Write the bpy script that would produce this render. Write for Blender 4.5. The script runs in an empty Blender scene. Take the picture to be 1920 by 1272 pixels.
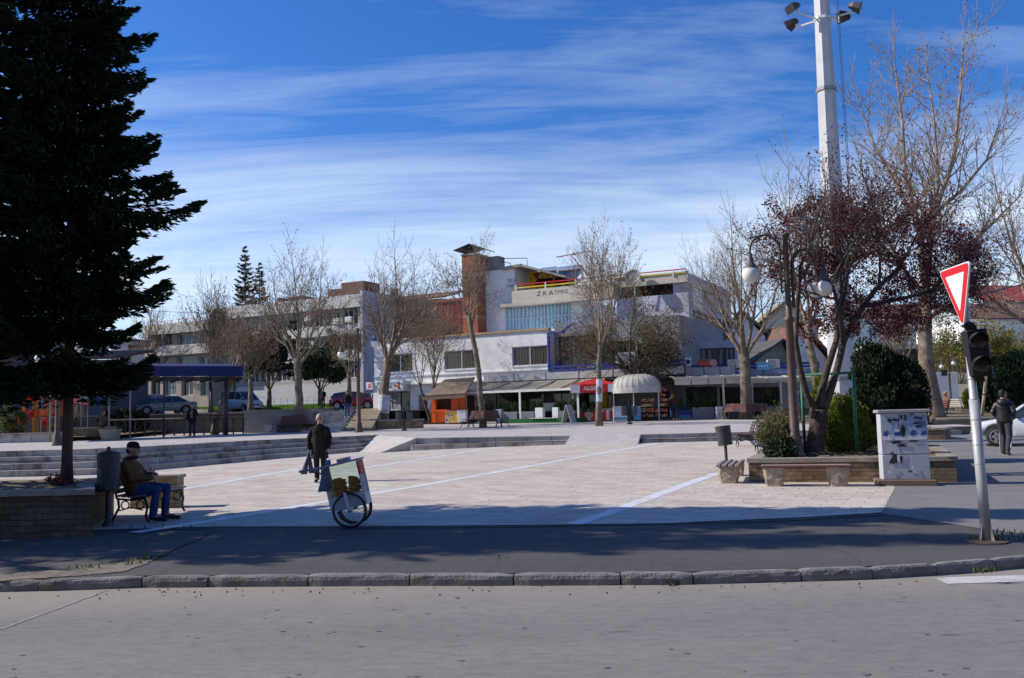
import bpy, math, random
import numpy as np
from mathutils import Vector, Matrix, Euler, Quaternion
C = bpy.context.scene.collection
SC = bpy.context.scene
PI = math.pi
rad = math.radians
# ------------------------------------------------------------------ camera model (real metres; X right, Y depth, Z up)
FPX, CW, CH = 1720.0, 1920.0, 1272.0
CAMZ = 1.75
PITCH = math.atan(141 / FPX)
ROLL = -0.025
CAM_R = (Matrix.Rotation(PI / 2 + PITCH, 3, 'X') @ Matrix.Rotation(ROLL, 3, 'Z'))
def ray(px, py):
 return CAM_R @ Vector(((px - CW / 2) / FPX, -(py - CH / 2) / FPX, -1.0))
def at(px, py, Y):
 d = ray(px, py)
 t = Y / d.y
 return Vector((d.x * t, Y, CAMZ + d.z * t))
def on_z(px, py, z):
 d = ray(px, py)
 t = (z - CAMZ) / d.z
 return Vector((d.x * t, d.y * t, z))
def clamp(x, a=0.0, b=1.0):
 return a if x < a else b if x > b else x
def smooth(x):
 x = clamp(x)
 return x * x * (3 - 2 * x)
def hz(X, Y):           # lower square and pavement
 return .112 + .36 * smooth((X + 14) / 18) * clamp((Y - 15) / 21)
def tz(X, Y):           # upper terrace
 if Y >= 45:
  return .93 + .017 * (min(Y, 61) - 45)
 return .93 + .017 * (Y - 45) * smooth((X + 10) / 6)
def hit(px, py, f=hz):
 z = f(0, 30)
 p = None
 for _ in range(40):
  p = on_z(px, py, min(z, CAMZ - .12))
  z = .5 * z + .5 * f(p.x, p.y)
 p.z = f(p.x, p.y)
 return p
GRID = rad(-27)
UU = Vector((math.sin(rad(27)), math.cos(rad(27)), 0))
VV = Vector((math.cos(rad(27)), -math.sin(rad(27)), 0))
# ------------------------------------------------------------------ materials
def _nodes(m):
 m.use_nodes = True
 nt = m.node_tree
 nt.nodes.clear()
 out = nt.nodes.new('ShaderNodeOutputMaterial')
 bs = nt.nodes.new('ShaderNodeBsdfPrincipled')
 nt.links.new(bs.outputs[0], out.inputs[0])
 return nt, bs
def N(nt, kind, **kw):
 n = nt.nodes.new('ShaderNode' + kind)
 for k, v in kw.items():
  if k.startswith('i_'):
   key = k[2:]
   key = int(key) if key.isdigit() else key.replace('_', ' ')
   n.inputs[key].default_value = v
  else:
   setattr(n, k, v)
 return n
def L(nt, a, b):
 nt.links.new(a, b)
def ramp(nt, fac, stops):
 r = nt.nodes.new('ShaderNodeValToRGB')
 el = r.color_ramp.elements
 while len(el) < len(stops):
  el.new(.5)
 for e, (p, c) in zip(el, stops):
  e.position = p
  e.color = (*c, 1) if len(c) == 3 else c
 L(nt, fac, r.inputs[0])
 return r.outputs[0]
def sc3(c, k):
 return tuple(min(1, x * k) for x in c)
MATS = {}
def M(name, c, r=.7, var=.18, sc=3.0, bump=.0, bsc=30.0, metal=0.0, spec=.4, dirt=None, island=0.0, trans=0.0, sss=0):
 """noise-varied principled material; island = value change per loose piece (leaves)"""
 if name in MATS:
  return MATS[name]
 m = bpy.data.materials.new(name)
 nt, bs = _nodes(m)
 tc = N(nt, 'TexCoord')
 nz = N(nt, 'TexNoise', i_Scale=sc, i_Detail=6.0, i_Roughness=.62)
 L(nt, tc.outputs['Object'], nz.inputs['Vector'])
 col = ramp(nt, nz.outputs['Fac'], [(.28, sc3(c, 1 - var)), (.5, c), (.72, sc3(c, 1 + var))])
 if dirt:
  n2 = N(nt, 'TexNoise', i_Scale=sc * .35, i_Detail=8.0, i_Roughness=.7)
  L(nt, tc.outputs['Object'], n2.inputs['Vector'])
  f = ramp(nt, n2.outputs['Fac'], [(.5, (0, 0, 0)), (.68, (1, 1, 1))])
  mx = N(nt, 'MixRGB', blend_type='MIX')
  mx.inputs[2].default_value = (*dirt, 1)
  L(nt, f, mx.inputs[0]); L(nt, col, mx.inputs[1])
  col = mx.outputs[0]
 if island:
  g = N(nt, 'NewGeometry')
  h = N(nt, 'HueSaturation')
  mr = N(nt, 'MapRange', i_3=1 - island, i_4=1 + island)
  L(nt, g.outputs['Random Per Island'], mr.inputs[0])
  L(nt, mr.outputs[0], h.inputs['Value'])
  mr2 = N(nt, 'MapRange', i_3=.5 - island * .05, i_4=.5 + island * .05)
  L(nt, g.outputs['Random Per Island'], mr2.inputs[0])
  L(nt, mr2.outputs[0], h.inputs['Hue'])
  L(nt, col, h.inputs['Color'])
  col = h.outputs[0]
 L(nt, col, bs.inputs['Base Color'])
 bs.inputs['Roughness'].default_value = r
 bs.inputs['Metallic'].default_value = metal
 bs.inputs['Specular IOR Level'].default_value = spec
 if bump:
  n3 = N(nt, 'TexNoise', i_Scale=bsc, i_Detail=5.0)
  L(nt, tc.outputs['Object'], n3.inputs['Vector'])
  b = N(nt, 'Bump', i_Strength=bump, i_Distance=.02)
  L(nt, n3.outputs['Fac'], b.inputs['Height'])
  L(nt, b.outputs[0], bs.inputs['Normal'])
 if trans:
  out = nt.nodes['Material Output'] if 'Material Output' in nt.nodes else [n for n in nt.nodes if n.type == 'OUTPUT_MATERIAL'][0]
  tr = N(nt, 'BsdfTranslucent')
  L(nt, col, tr.inputs[0])
  mx = N(nt, 'MixShader', i_0=trans)
  L(nt, bs.outputs[0], mx.inputs[1]); L(nt, tr.outputs[0], mx.inputs[2])
  L(nt, mx.outputs[0], out.inputs[0])
 MATS[name] = m
 return m
def glass_dark(name, c=(.02, .025, .03), r=.06, streak=None):
 if name in MATS:
  return MATS[name]
 m = bpy.data.materials.new(name)
 nt, bs = _nodes(m)
 tc = N(nt, 'TexCoord')
 if streak:
  w = N(nt, 'TexWave', i_Scale=streak[0], i_Distortion=3.0, i_Detail=3.0)
  L(nt, tc.outputs['Object'], w.inputs['Vector'])
  col = ramp(nt, w.outputs['Fac'], [(.2, c), (.9, streak[1])])
  L(nt, col, bs.inputs['Base Color'])
 else:
  nz = N(nt, 'TexNoise', i_Scale=1.3, i_Detail=3.0)
  L(nt, tc.outputs['Object'], nz.inputs['Vector'])
  L(nt, ramp(nt, nz.outputs['Fac'], [(.3, sc3(c, .5)), (.7, sc3(c, 1.6))]), bs.inputs['Base Color'])
 bs.inputs['Roughness'].default_value = r
 bs.inputs['Specular IOR Level'].default_value = .6
 MATS[name] = m
 return m
def clear_glass(name, tint=(.9, .95, .93)):
 if name in MATS:
  return MATS[name]
 m = bpy.data.materials.new(name)
 nt, bs = _nodes(m)
 out = [n for n in nt.nodes if n.type == 'OUTPUT_MATERIAL'][0]
 tr = N(nt, 'BsdfTransparent')
 tr.inputs[0].default_value = (*tint, 1)
 gl = N(nt, 'BsdfGlossy', i_Roughness=.05)
 fr = N(nt, 'Fresnel', i_IOR=1.22)
 df = N(nt, 'BsdfDiffuse')
 df.inputs[0].default_value = (.7, .72, .7, 1)
 m0 = N(nt, 'MixShader', i_0=.01)
 L(nt, tr.outputs[0], m0.inputs[1]); L(nt, df.outputs[0], m0.inputs[2])
 mx = N(nt, 'MixShader')
 L(nt, fr.outputs[0], mx.inputs[0]); L(nt, m0.outputs[0], mx.inputs[1]); L(nt, gl.outputs[0], mx.inputs[2])
 L(nt, mx.outputs[0], out.inputs[0])
 MATS[name] = m
 return m
def brick_mat(name, c1, c2, mortar, w=.4, h=.15, rot=0.0, msize=.012, r=.85, bump=.5, stain=None, axis='Z', off=.5, warp=0.0, jit=1.0):
 """courses of stone or tiles; axis Z = floor (XY mapping), W = wall (x+y, z mapping)"""
 if name in MATS:
  return MATS[name]
 m = bpy.data.materials.new(name)
 nt, bs = _nodes(m)
 tc = N(nt, 'TexCoord')
 vec = tc.outputs['Object']
 if axis == 'W':
  sp = N(nt, 'SeparateXYZ'); L(nt, vec, sp.inputs[0])
  ad = N(nt, 'Math', operation='ADD'); L(nt, sp.outputs[0], ad.inputs[0]); L(nt, sp.outputs[1], ad.inputs[1])
  cb = N(nt, 'CombineXYZ'); L(nt, ad.outputs[0], cb.inputs[0]); L(nt, sp.outputs[2], cb.inputs[1])
  vec = cb.outputs[0]
 mp = N(nt, 'Mapping'); mp.inputs['Rotation'].default_value = (0, 0, rot)
 L(nt, vec, mp.inputs[0])
 v = mp.outputs[0]
 if warp:
  nzw = N(nt, 'TexNoise', i_Scale=3.0, i_Detail=2.0)
  L(nt, v, nzw.inputs['Vector'])
  ml = N(nt, 'VectorMath', operation='SCALE'); ml.inputs['Scale'].default_value = warp
  L(nt, nzw.outputs['Color'], ml.inputs[0])
  ad2 = N(nt, 'VectorMath', operation='ADD'); L(nt, v, ad2.inputs[0]); L(nt, ml.outputs[0], ad2.inputs[1])
  v = ad2.outputs[0]
 br = N(nt, 'TexBrick', offset=off)
 br.inputs['Scale'].default_value = 1.0
 br.inputs['Brick Width'].default_value = w
 br.inputs['Row Height'].default_value = h
 br.inputs['Mortar Size'].default_value = msize
 br.inputs['Mortar Smooth'].default_value = .3
 br.inputs['Bias'].default_value = 0.0
 br.inputs['Color1'].default_value = (*c1, 1)
 br.inputs['Color2'].default_value = (*c2, 1)
 br.inputs['Mortar'].default_value = (*mortar, 1)
 L(nt, v, br.inputs['Vector'])
 nz = N(nt, 'TexNoise', i_Scale=9.0, i_Detail=8.0, i_Roughness=.7)
 L(nt, tc.outputs['Object'], nz.inputs['Vector'])
 g = ramp(nt, nz.outputs['Fac'], [(.3, (1 - .3 * jit,) * 3), (.7, (1 + .0 * jit,) * 3)])
 mx = N(nt, 'MixRGB', blend_type='MULTIPLY', i_0=1.0)
 L(nt, br.outputs['Color'], mx.inputs[1]); L(nt, g, mx.inputs[2])
 col = mx.outputs[0]
 if stain:
  n2 = N(nt, 'TexNoise', i_Scale=stain[0], i_Detail=7.0, i_Roughness=.65)
  L(nt, tc.outputs['Object'], n2.inputs['Vector'])
  f = ramp(nt, n2.outputs['Fac'], [(stain[2], (0, 0, 0)), (stain[3], (1, 1, 1))])
  m2 = N(nt, 'MixRGB', blend_type='MULTIPLY')
  m2.inputs[2].default_value = (*stain[1], 1)
  L(nt, f, m2.inputs[0]); L(nt, col, m2.inputs[1])
  col = m2.outputs[0]
 L(nt, col, bs.inputs['Base Color'])
 bs.inputs['Roughness'].default_value = r
 bs.inputs['Specular IOR Level'].default_value = .3
 if bump:
  sub = N(nt, 'Math', operation='SUBTRACT')
  L(nt, nz.outputs['Fac'], sub.inputs[0]); L(nt, br.outputs['Fac'], sub.inputs[1])
  b = N(nt, 'Bump', i_Strength=bump, i_Distance=.02)
  L(nt, sub.outputs[0], b.inputs['Height'])
  L(nt, b.outputs[0], bs.inputs['Normal'])
 MATS[name] = m
 return m
def asphalt_mat(name, c, warm=(1.04, 1.0, .95), patch=.2, spots=None, crack=True, coarse=90.0, dust=None):
 if name in MATS:
  return MATS[name]
 m = bpy.data.materials.new(name)
 nt, bs = _nodes(m)
 tc = N(nt, 'TexCoord')
 v = tc.outputs['Object']
 fine = N(nt, 'TexNoise', i_Scale=coarse, i_Detail=3.0, i_Roughness=.8)
 L(nt, v, fine.inputs['Vector'])
 big = N(nt, 'TexNoise', i_Scale=.35, i_Detail=7.0, i_Roughness=.6)
 mp = N(nt, 'Mapping'); mp.inputs['Scale'].default_value = (.45, 1.6, 1)
 L(nt, v, mp.inputs[0]); L(nt, mp.outputs[0], big.inputs['Vector'])
 c0 = ramp(nt, big.outputs['Fac'], [(.25, sc3(c, 1 - patch)), (.5, c), (.75, tuple(min(1, x * (1 + patch) * w) for x, w in zip(c, warm)))])
 c1 = ramp(nt, fine.outputs['Fac'], [(.28, (.38, .38, .38)), (.46, (.92, .92, .92)), (.6, (1.0, 1.0, 1.0)), (.8, (1.15, 1.15, 1.15))])
 mx = N(nt, 'MixRGB', blend_type='MULTIPLY', i_0=1.0)
 L(nt, c0, mx.inputs[1]); L(nt, c1, mx.inputs[2])
 col = mx.outputs[0]
 md = N(nt, 'TexNoise', i_Scale=9.0, i_Detail=6.0, i_Roughness=.75)
 mpm = N(nt, 'Mapping'); mpm.inputs['Scale'].default_value = (.55, 1.3, 1)
 L(nt, v, mpm.inputs[0]); L(nt, mpm.outputs[0], md.inputs['Vector'])
 gm = ramp(nt, md.outputs['Fac'], [(.3, (.72, .72, .73)), (.5, (.97, .97, .97)), (.72, (1.12, 1.11, 1.08))])
 mxm = N(nt, 'MixRGB', blend_type='MULTIPLY', i_0=1.0); L(nt, col, mxm.inputs[1]); L(nt, gm, mxm.inputs[2])
 col = mxm.outputs[0]
 if spots:
  vo = N(nt, 'TexVoronoi', i_Scale=spots[0])
  mp2 = N(nt, 'Mapping'); mp2.inputs['Scale'].default_value = (.45, 1.0, 1)
  L(nt, v, mp2.inputs[0])
  nzz = N(nt, 'TexNoise', i_Scale=14.0, i_Detail=2.0)
  L(nt, mp2.outputs[0], nzz.inputs['Vector'])
  mxx = N(nt, 'MixRGB', i_0=.06); L(nt, mp2.outputs[0], mxx.inputs[1]); L(nt, nzz.outputs['Color'], mxx.inputs[2])
  L(nt, mxx.outputs[0], vo.inputs['Vector'])
  f = ramp(nt, vo.outputs['Distance'], [(0, (1, 1, 1)), (spots[1], (1, 1, 1)), (spots[1] * 1.7, (0, 0, 0))])
  # only some cells carry a spot
  sel = ramp(nt, vo.outputs['Color'], [(.62, (0, 0, 0)), (.66, (1, 1, 1))])
  mm = N(nt, 'MixRGB', blend_type='MULTIPLY', i_0=1.0); L(nt, f, mm.inputs[1]); L(nt, sel, mm.inputs[2])
  m2 = N(nt, 'MixRGB', blend_type='MULTIPLY'); m2.inputs[2].default_value = (*spots[2], 1)
  L(nt, mm.outputs[0], m2.inputs[0]); L(nt, col, m2.inputs[1])
  col = m2.outputs[0]
 if crack:
  vo2 = N(nt, 'TexVoronoi', feature='DISTANCE_TO_EDGE', i_Scale=.33)
  nz2 = N(nt, 'TexNoise', i_Scale=1.7, i_Detail=6.0)
  L(nt, v, nz2.inputs['Vector'])
  mx2 = N(nt, 'MixRGB', i_0=.35); L(nt, v, mx2.inputs[1]); L(nt, nz2.outputs['Color'], mx2.inputs[2])
  L(nt, mx2.outputs[0], vo2.inputs['Vector'])
  f2 = ramp(nt, vo2.outputs['Distance'], [(0, (.55, .55, .55)), (.006, (1, 1, 1))])
  m3 = N(nt, 'MixRGB', blend_type='MULTIPLY', i_0=.5); L(nt, col, m3.inputs[1]); L(nt, f2, m3.inputs[2])
  col = m3.outputs[0]
 if dust:   # dusty strip along the gutter (a band of world Y with ragged edge)
  sp = N(nt, 'SeparateXYZ'); L(nt, v, sp.inputs[0])
  nz3 = N(nt, 'TexNoise', i_Scale=1.1, i_Detail=8.0, i_Roughness=.75); L(nt, v, nz3.inputs['Vector'])
  ad = N(nt, 'Math', operation='MULTIPLY_ADD'); ad.inputs[1].default_value = 1.6
  L(nt, nz3.outputs['Fac'], ad.inputs[0]); L(nt, sp.outputs[1], ad.inputs[2])
  f3 = ramp(nt, ad.outputs[0], [(0, (0, 0, 0)), (1, (1, 1, 1))])
  mr = N(nt, 'MapRange', i_1=dust[0], i_2=dust[1]); L(nt, ad.outputs[0], mr.inputs[0])
  m4 = N(nt, 'MixRGB'); m4.inputs[2].default_value = (*dust[2], 1)
  ml = N(nt, 'Math', operation='MULTIPLY'); ml.inputs[1].default_value = .75
  L(nt, mr.outputs[0], ml.inputs[0]); L(nt, ml.outputs[0], m4.inputs[0]); L(nt, col, m4.inputs[1])
  col = m4.outputs[0]
 L(nt, col, bs.inputs['Base Color'])
 bs.inputs['Roughness'].default_value = .88
 bs.inputs['Specular IOR Level'].default_value = .25
 b = N(nt, 'Bump', i_Strength=.35, i_Distance=.01)
 L(nt, fine.outputs['Fac'], b.inputs['Height'])
 L(nt, b.outputs[0], bs.inputs['Normal'])
 MATS[name] = m
 return m
# ------------------------------------------------------------------ mesh builder
class MB:
 def __init__(s):
  s.v, s.f = [], []
 def add(s, vs, fs):
  n = len(s.v)
  s.v += [tuple(p) for p in vs]
  s.f += [tuple(i + n for i in f) for f in fs]
  return s
 def box(s, c, d, rz=0.0, R=None):
  hx, hy, hzz = d[0] / 2, d[1] / 2, d[2] / 2
  R = R or Matrix.Rotation(rz, 3, 'Z')
  c = Vector(c)
  vs = [c + R @ Vector((x, y, z)) for x in (-hx, hx) for y in (-hy, hy) for z in (-hzz, hzz)]
  return s.add(vs, [(0, 1, 3, 2), (4, 6, 7, 5), (0, 4, 5, 1), (2, 3, 7, 6), (0, 2, 6, 4), (1, 5, 7, 3)])
 def bb(s, x0, x1, y0, y1, z0, z1):
  return s.box(((x0 + x1) / 2, (y0 + y1) / 2, (z0 + z1) / 2), (x1 - x0, y1 - y0, z1 - z0))
 def bev(s, x0, x1, y0, y1, z0, z1, b=.02):
  """box with chamfered edges"""
  m = [(x0, x1), (y0, y1), (z0, z1)]
  vs, ids = [], {}
  for sx in (0, 1):
   for sy in (0, 1):
    for sz in (0, 1):
     for k in range(3):
      p = []
      for ax, sg in enumerate((sx, sy, sz)):
       val = m[ax][sg]
       if ax != k:
        val += b if sg == 0 else -b
       p.append(val)
      ids[(sx, sy, sz, k)] = len(vs)
      vs.append(p)
  fs = []
  for k in range(3):
   a, c = [(1, 2), (0, 2), (0, 1)][k]
   for sg in (0, 1):
    q = []
    for (i, j) in ((0, 0), (1, 0), (1, 1), (0, 1)):
     t = [0, 0, 0]; t[k] = sg; t[a] = i; t[c] = j
     q.append(ids[(*t, k)])
    fs.append(q)
  for k in range(3):
   a, c = [(1, 2), (0, 2), (0, 1)][k]
   for i in (0, 1):
    for j in (0, 1):
     t0 = [0, 0, 0]; t0[a] = i; t0[c] = j
     t1 = list(t0); t1[k] = 1
     fs.append([ids[(*t0, a)], ids[(*t1, a)], ids[(*t1, c)], ids[(*t0, c)]])
  for sx in (0, 1):
   for sy in (0, 1):
    for sz in (0, 1):
     fs.append([ids[(sx, sy, sz, k)] for k in range(3)])
  return s.add(vs, fs)
 def prism(s, poly, z0, z1):
  """poly of (x,y); z0,z1 numbers or functions of (x,y)"""
  n = len(poly)
  g = lambda z, p: z(p[0], p[1]) if callable(z) else z
  vs = [(p[0], p[1], g(z0, p)) for p in poly] + [(p[0], p[1], g(z1, p)) for p in poly]
  fs = [tuple(reversed(range(n))), tuple(range(n, 2 * n))]
  fs += [(i, (i + 1) % n, n + (i + 1) % n, n + i) for i in range(n)]
  return s.add(vs, fs)
 def slab(s, poly3, thick):
  """planar polygon of 3-D points extruded along its normal by thick"""
  P3 = [Vector(p) for p in poly3]
  nrm = Vector((0, 0, 0))
  for i in range(len(P3)):
   a, b = P3[i], P3[(i + 1) % len(P3)]
   nrm += a.cross(b)
  nrm.normalize()
  n = len(P3)
  vs = P3 + [p + nrm * thick for p in P3]
  fs = [tuple(reversed(range(n))), tuple(range(n, 2 * n))]
  fs += [(i, (i + 1) % n, n + (i + 1) % n, n + i) for i in range(n)]
  return s.add(vs, fs)
 def tube(s, pts, rs, n=8, cap=True, up=None):
  pts = [Vector(p) for p in pts]
  if not hasattr(rs, '__len__'):
   rs = [rs] * len(pts)
  base = len(s.v)
  a = None
  for i, p in enumerate(pts):
   t = (pts[min(i + 1, len(pts) - 1)] - pts[max(i - 1, 0)])
   if t.length < 1e-9:
    t = Vector((0, 0, 1))
   t.normalize()
   if a is None:
    a = t.orthogonal().normalized() if up is None else (Vector(up) - t * t.dot(Vector(up))).normalized()
   else:
    a = a - t * a.dot(t)
    a = a.normalized() if a.length > 1e-6 else t.orthogonal().normalized()
   b = t.cross(a)
   r = rs[i]
   ra, rb = r if hasattr(r, '__len__') else (r, r)
   for k in range(n):
    an = 2 * PI * k / n
    q = p + a * (math.cos(an) * ra) + b * (math.sin(an) * rb)
    s.v.append((q.x, q.y, q.z))
  for i in range(len(pts) - 1):
   for k in range(n):
    k2 = (k + 1) % n
    s.f.append((base + i * n + k, base + i * n + k2, base + (i + 1) * n + k2, base + (i + 1) * n + k))
  if cap:
   s.f.append(tuple(base + k for k in reversed(range(n))))
   e = base + (len(pts) - 1) * n
   s.f.append(tuple(e + k for k in range(n)))
  return s
 def lathe(s, prof, n=16, c=(0, 0, 0), R=None):
  """prof of (r,z)"""
  R = R or Matrix.Identity(3)
  c = Vector(c)
  base = len(s.v)
  for r, z in prof:
   for k in range(n):
    an = 2 * PI * k / n
    q = c + R @ Vector((r * math.cos(an), r * math.sin(an), z))
    s.v.append(tuple(q))
  for i in range(len(prof) - 1):
   for k in range(n):
    k2 = (k + 1) % n
    s.f.append((base + i * n + k, base + i * n + k2, base + (i + 1) * n + k2, base + (i + 1) * n + k))
  s.f.append(tuple(base + k for k in reversed(range(n))))
  e = base + (len(prof) - 1) * n
  s.f.append(tuple(e + k for k in range(n)))
  return s
 def ball(s, c, r, n=12, m=8, R=None):
  r = r if hasattr(r, '__len__') else (r, r, r)
  R = R or Matrix.Identity(3)
  c = Vector(c)
  base = len(s.v)
  for i in range(m + 1):
   th = PI * i / m
   for k in range(n):
    an = 2 * PI * k / n
    q = c + R @ Vector((r[0] * math.sin(th) * math.cos(an), r[1] * math.sin(th) * math.sin(an), r[2] * math.cos(th)))
    s.v.append(tuple(q))
  for i in range(m):
   for k in range(n):
    k2 = (k + 1) % n
    s.f.append((base + i * n + k, base + (i + 1) * n + k, base + (i + 1) * n + k2, base + i * n + k2))
  return s
 def torus(s, c, R_, r, n=24, m=8, R=None, sy=1.0):
  R = R or Matrix.Identity(3)
  c = Vector(c)
  base = len(s.v)
  for i in range(n):
   a = 2 * PI * i / n
   for k in range(m):
    b = 2 * PI * k / m
    q = c + R @ Vector(((R_ + r * math.cos(b)) * math.cos(a), (R_ + r * math.cos(b)) * math.sin(a), r * sy * math.sin(b)))
    s.v.append(tuple(q))
  for i in range(n):
   i2 = (i + 1) % n
   for k in range(m):
    k2 = (k + 1) % m
    s.f.append((base + i * m + k, base + i2 * m + k, base + i2 * m + k2, base + i * m + k2))
  return s
 def quad(s, a, b, c, d):
  return s.add([a, b, c, d], [(0, 1, 2, 3)])
 def loft(s, rings, cap=True):
  """rings: list of equal-length closed point loops"""
  n = len(rings[0])
  base = len(s.v)
  for rg in rings:
   s.v += [tuple(p) for p in rg]
  for i in range(len(rings) - 1):
   for k in range(n):
    k2 = (k + 1) % n
    s.f.append((base + i * n + k, base + i * n + k2, base + (i + 1) * n + k2, base + (i + 1) * n + k))
  if cap:
   s.f.append(tuple(base + k for k in reversed(range(n))))
   e = base + (len(rings) - 1) * n
   s.f.append(tuple(e + k for k in range(n)))
  return s
 def xf(s, M4):
  s.v = [tuple(M4 @ Vector(p)) for p in s.v]
  return s
 def build(s, name, mat, parent=None, smooth_=False, world=False, label=None):
  me = bpy.data.meshes.new(name)
  vs = s.v
  if world and parent is not None:
   inv = local_matrix(parent).inverted()
   vs = [tuple(inv @ Vector(p)) for p in vs]
  me.from_pydata(vs, [], s.f)
  me.validate()
  fix_normals(me)
  o = bpy.data.objects.new(name, me)
  C.objects.link(o)
  if mat:
   me.materials.append(mat)
  if smooth_:
   me.polygons.foreach_set('use_smooth', [True] * len(me.polygons))
  if parent is not None:
   o.parent = parent
  if label:
   o['label'] = label
  return o
def local_matrix(o):
 m = Matrix.LocRotScale(o.location, o.rotation_euler, o.scale)
 return local_matrix(o.parent) @ m if o.parent else m
def fix_normals(me):
 import bmesh
 bm = bmesh.new(); bm.from_mesh(me)
 bmesh.ops.recalc_face_normals(bm, faces=bm.faces)
 bm.to_mesh(me); bm.free()
def tag(o, label=None, cat=None, group=None, kind=None):
 if label: o['label'] = label
 if cat: o['category'] = cat
 if group: o['group'] = group
 if kind: o['kind'] = kind
 return o
def thing(name, label, cat, loc=(0, 0, 0), rz=0.0, group=None):
 o = bpy.data.objects.new(name, None)
 o.empty_display_size = .2
 C.objects.link(o)
 o.location = loc
 o.rotation_euler = (0, 0, rz)
 return tag(o, label, cat, group)
def dup(root, loc=None, rz=None, label=None, scale=None):
 def cp(o, par):
  c = o.copy(); C.objects.link(c)
  c.parent = par
  for ch in [x for x in KIDS.get(o.name, [])] if False else list(o.children):
   cp(ch, c)
  return c
 r = cp(root, None)
 if loc is not None: r.location = loc
 if rz is not None: r.rotation_euler = (root.rotation_euler[0], root.rotation_euler[1], rz)
 if label: r['label'] = label
 if scale: r.scale = (scale,) * 3
 return r
KIDS = {}
def cards(name, P_, size, mat, parent=None, nrm=None, aspect=1.0, seed=0, axis=None, bend=.0):
 """N leaf-sized diamonds/quads as one mesh. P_ (N,3); size (N,) ; axis (N,3) long direction or None (random)"""
 rg = np.random.default_rng(seed)
 P_ = np.asarray(P_, float); n = len(P_)
 size = np.broadcast_to(np.asarray(size, float), (n,))
 if axis is None:
  a = rg.normal(size=(n, 3))
 else:
  a = np.asarray(axis, float) + 0
 a /= np.linalg.norm(a, axis=1, keepdims=True) + 1e-9
 b = rg.normal(size=(n, 3))
 b -= a * (a * b).sum(1, keepdims=True)
 b /= np.linalg.norm(b, axis=1, keepdims=True) + 1e-9
 h = size[:, None]
 A = a * h * .5; B = b * h * .5 * aspect
 V = np.stack([P_ - A, P_ + B - A * .1, P_ + A, P_ - B - A * .1], 1).reshape(-1, 3)
 me = bpy.data.meshes.new(name)
 me.vertices.add(4 * n); me.vertices.foreach_set('co', V.ravel())
 me.loops.add(4 * n); me.loops.foreach_set('vertex_index', np.arange(4 * n, dtype=np.int32))
 me.polygons.add(n); me.polygons.foreach_set('loop_start', np.arange(0, 4 * n, 4, dtype=np.int32))
 me.polygons.foreach_set('loop_total', np.full(n, 4, dtype=np.int32))
 me.update(calc_edges=True)
 me.materials.append(mat)
 o = bpy.data.objects.new(name, me); C.objects.link(o)
 if parent is not None: o.parent = parent
 return o
def evaluate(o):
 """bake an object's modifiers into its mesh"""
 dg = bpy.context.evaluated_depsgraph_get()
 dg.update()
 me = bpy.data.meshes.new_from_object(o.evaluated_get(dg))
 old = o.data
 o.modifiers.clear()
 o.data = me
 me.name = o.name
 return o
def remesh(o, voxel=.012, it=4, fac=.5):
 md = o.modifiers.new('r', 'REMESH'); md.mode = 'VOXEL'; md.voxel_size = voxel; md.use_smooth_shade = True
 sm = o.modifiers.new('s', 'SMOOTH'); sm.iterations = it; sm.factor = fac
 return evaluate(o)
def text_part(s, name, size, mat, parent, loc, rot, depth=.004, align='CENTER', bold=0.0, shear=0.0, sx=1.0):
 cu = bpy.data.curves.new(name, 'FONT')
 cu.body = s; cu.size = size; cu.extrude = depth; cu.align_x = align; cu.align_y = 'CENTER'
 cu.offset = bold; cu.shear = shear; cu.resolution_u = 3
 t = bpy.data.objects.new(name, cu); C.objects.link(t)
 dg = bpy.context.evaluated_depsgraph_get(); dg.update()
 me = bpy.data.meshes.new_from_object(t.evaluated_get(dg))
 C.objects.unlink(t); bpy.data.objects.remove(t)
 o = bpy.data.objects.new(name, me); C.objects.link(o)
 me.materials.clear(); me.materials.append(mat)
 o.parent = parent; o.location = loc; o.rotation_euler = rot; o.scale = (sx, 1, 1)
 return o
# ================================================================== SETTING: road, kerb, pavement, square, steps, terrace
def strip_sheet(name, A, B, n, zf, dz, mat, kind='structure'):
 """sheet between two polylines of the same length (x,y), n rows"""
 mb = MB()
 m = len(A)
 for j in range(n + 1):
  t = j / n
  for a, b in zip(A, B):
   x, y = a[0] + (b[0] - a[0]) * t, a[1] + (b[1] - a[1]) * t
   mb.v.append((x, y, zf(x, y) + dz))
 for j in range(n):
  for i in range(m - 1):
   mb.f.append((j * m + i, j * m + i + 1, (j + 1) * m + i + 1, (j + 1) * m + i))
 o = mb.build(name, mat)
 o['kind'] = kind
 return o
def resample(pl, n):
 pts = [Vector((p[0], p[1])) for p in pl]
 ls = [0]
 for i in range(1, len(pts)):
  ls.append(ls[-1] + (pts[i] - pts[i - 1]).length)
 out = []
 for k in range(n):
  d = ls[-1] * k / (n - 1)
  for i in range(1, len(pts)):
   if d <= ls[i] + 1e-9:
    t = (d - ls[i - 1]) / max(1e-9, ls[i] - ls[i - 1])
    out.append(tuple(pts[i - 1].lerp(pts[i], t)))
    break
 return out
ROADM = asphalt_mat('road_asphalt', (.245, .234, .220), patch=.16, spots=(3.4, .085, (.66, .65, .64)), coarse=70, crack=False, dust=(9.2, 10.6, (.34, .30, .25)))
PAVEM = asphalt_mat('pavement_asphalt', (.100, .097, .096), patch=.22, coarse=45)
PAVEL = asphalt_mat('street_asphalt', (.235, .228, .222), patch=.16, coarse=45)
BACKM = asphalt_mat('back_street_asphalt', (.12, .12, .125), patch=.2, coarse=20)
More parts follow.
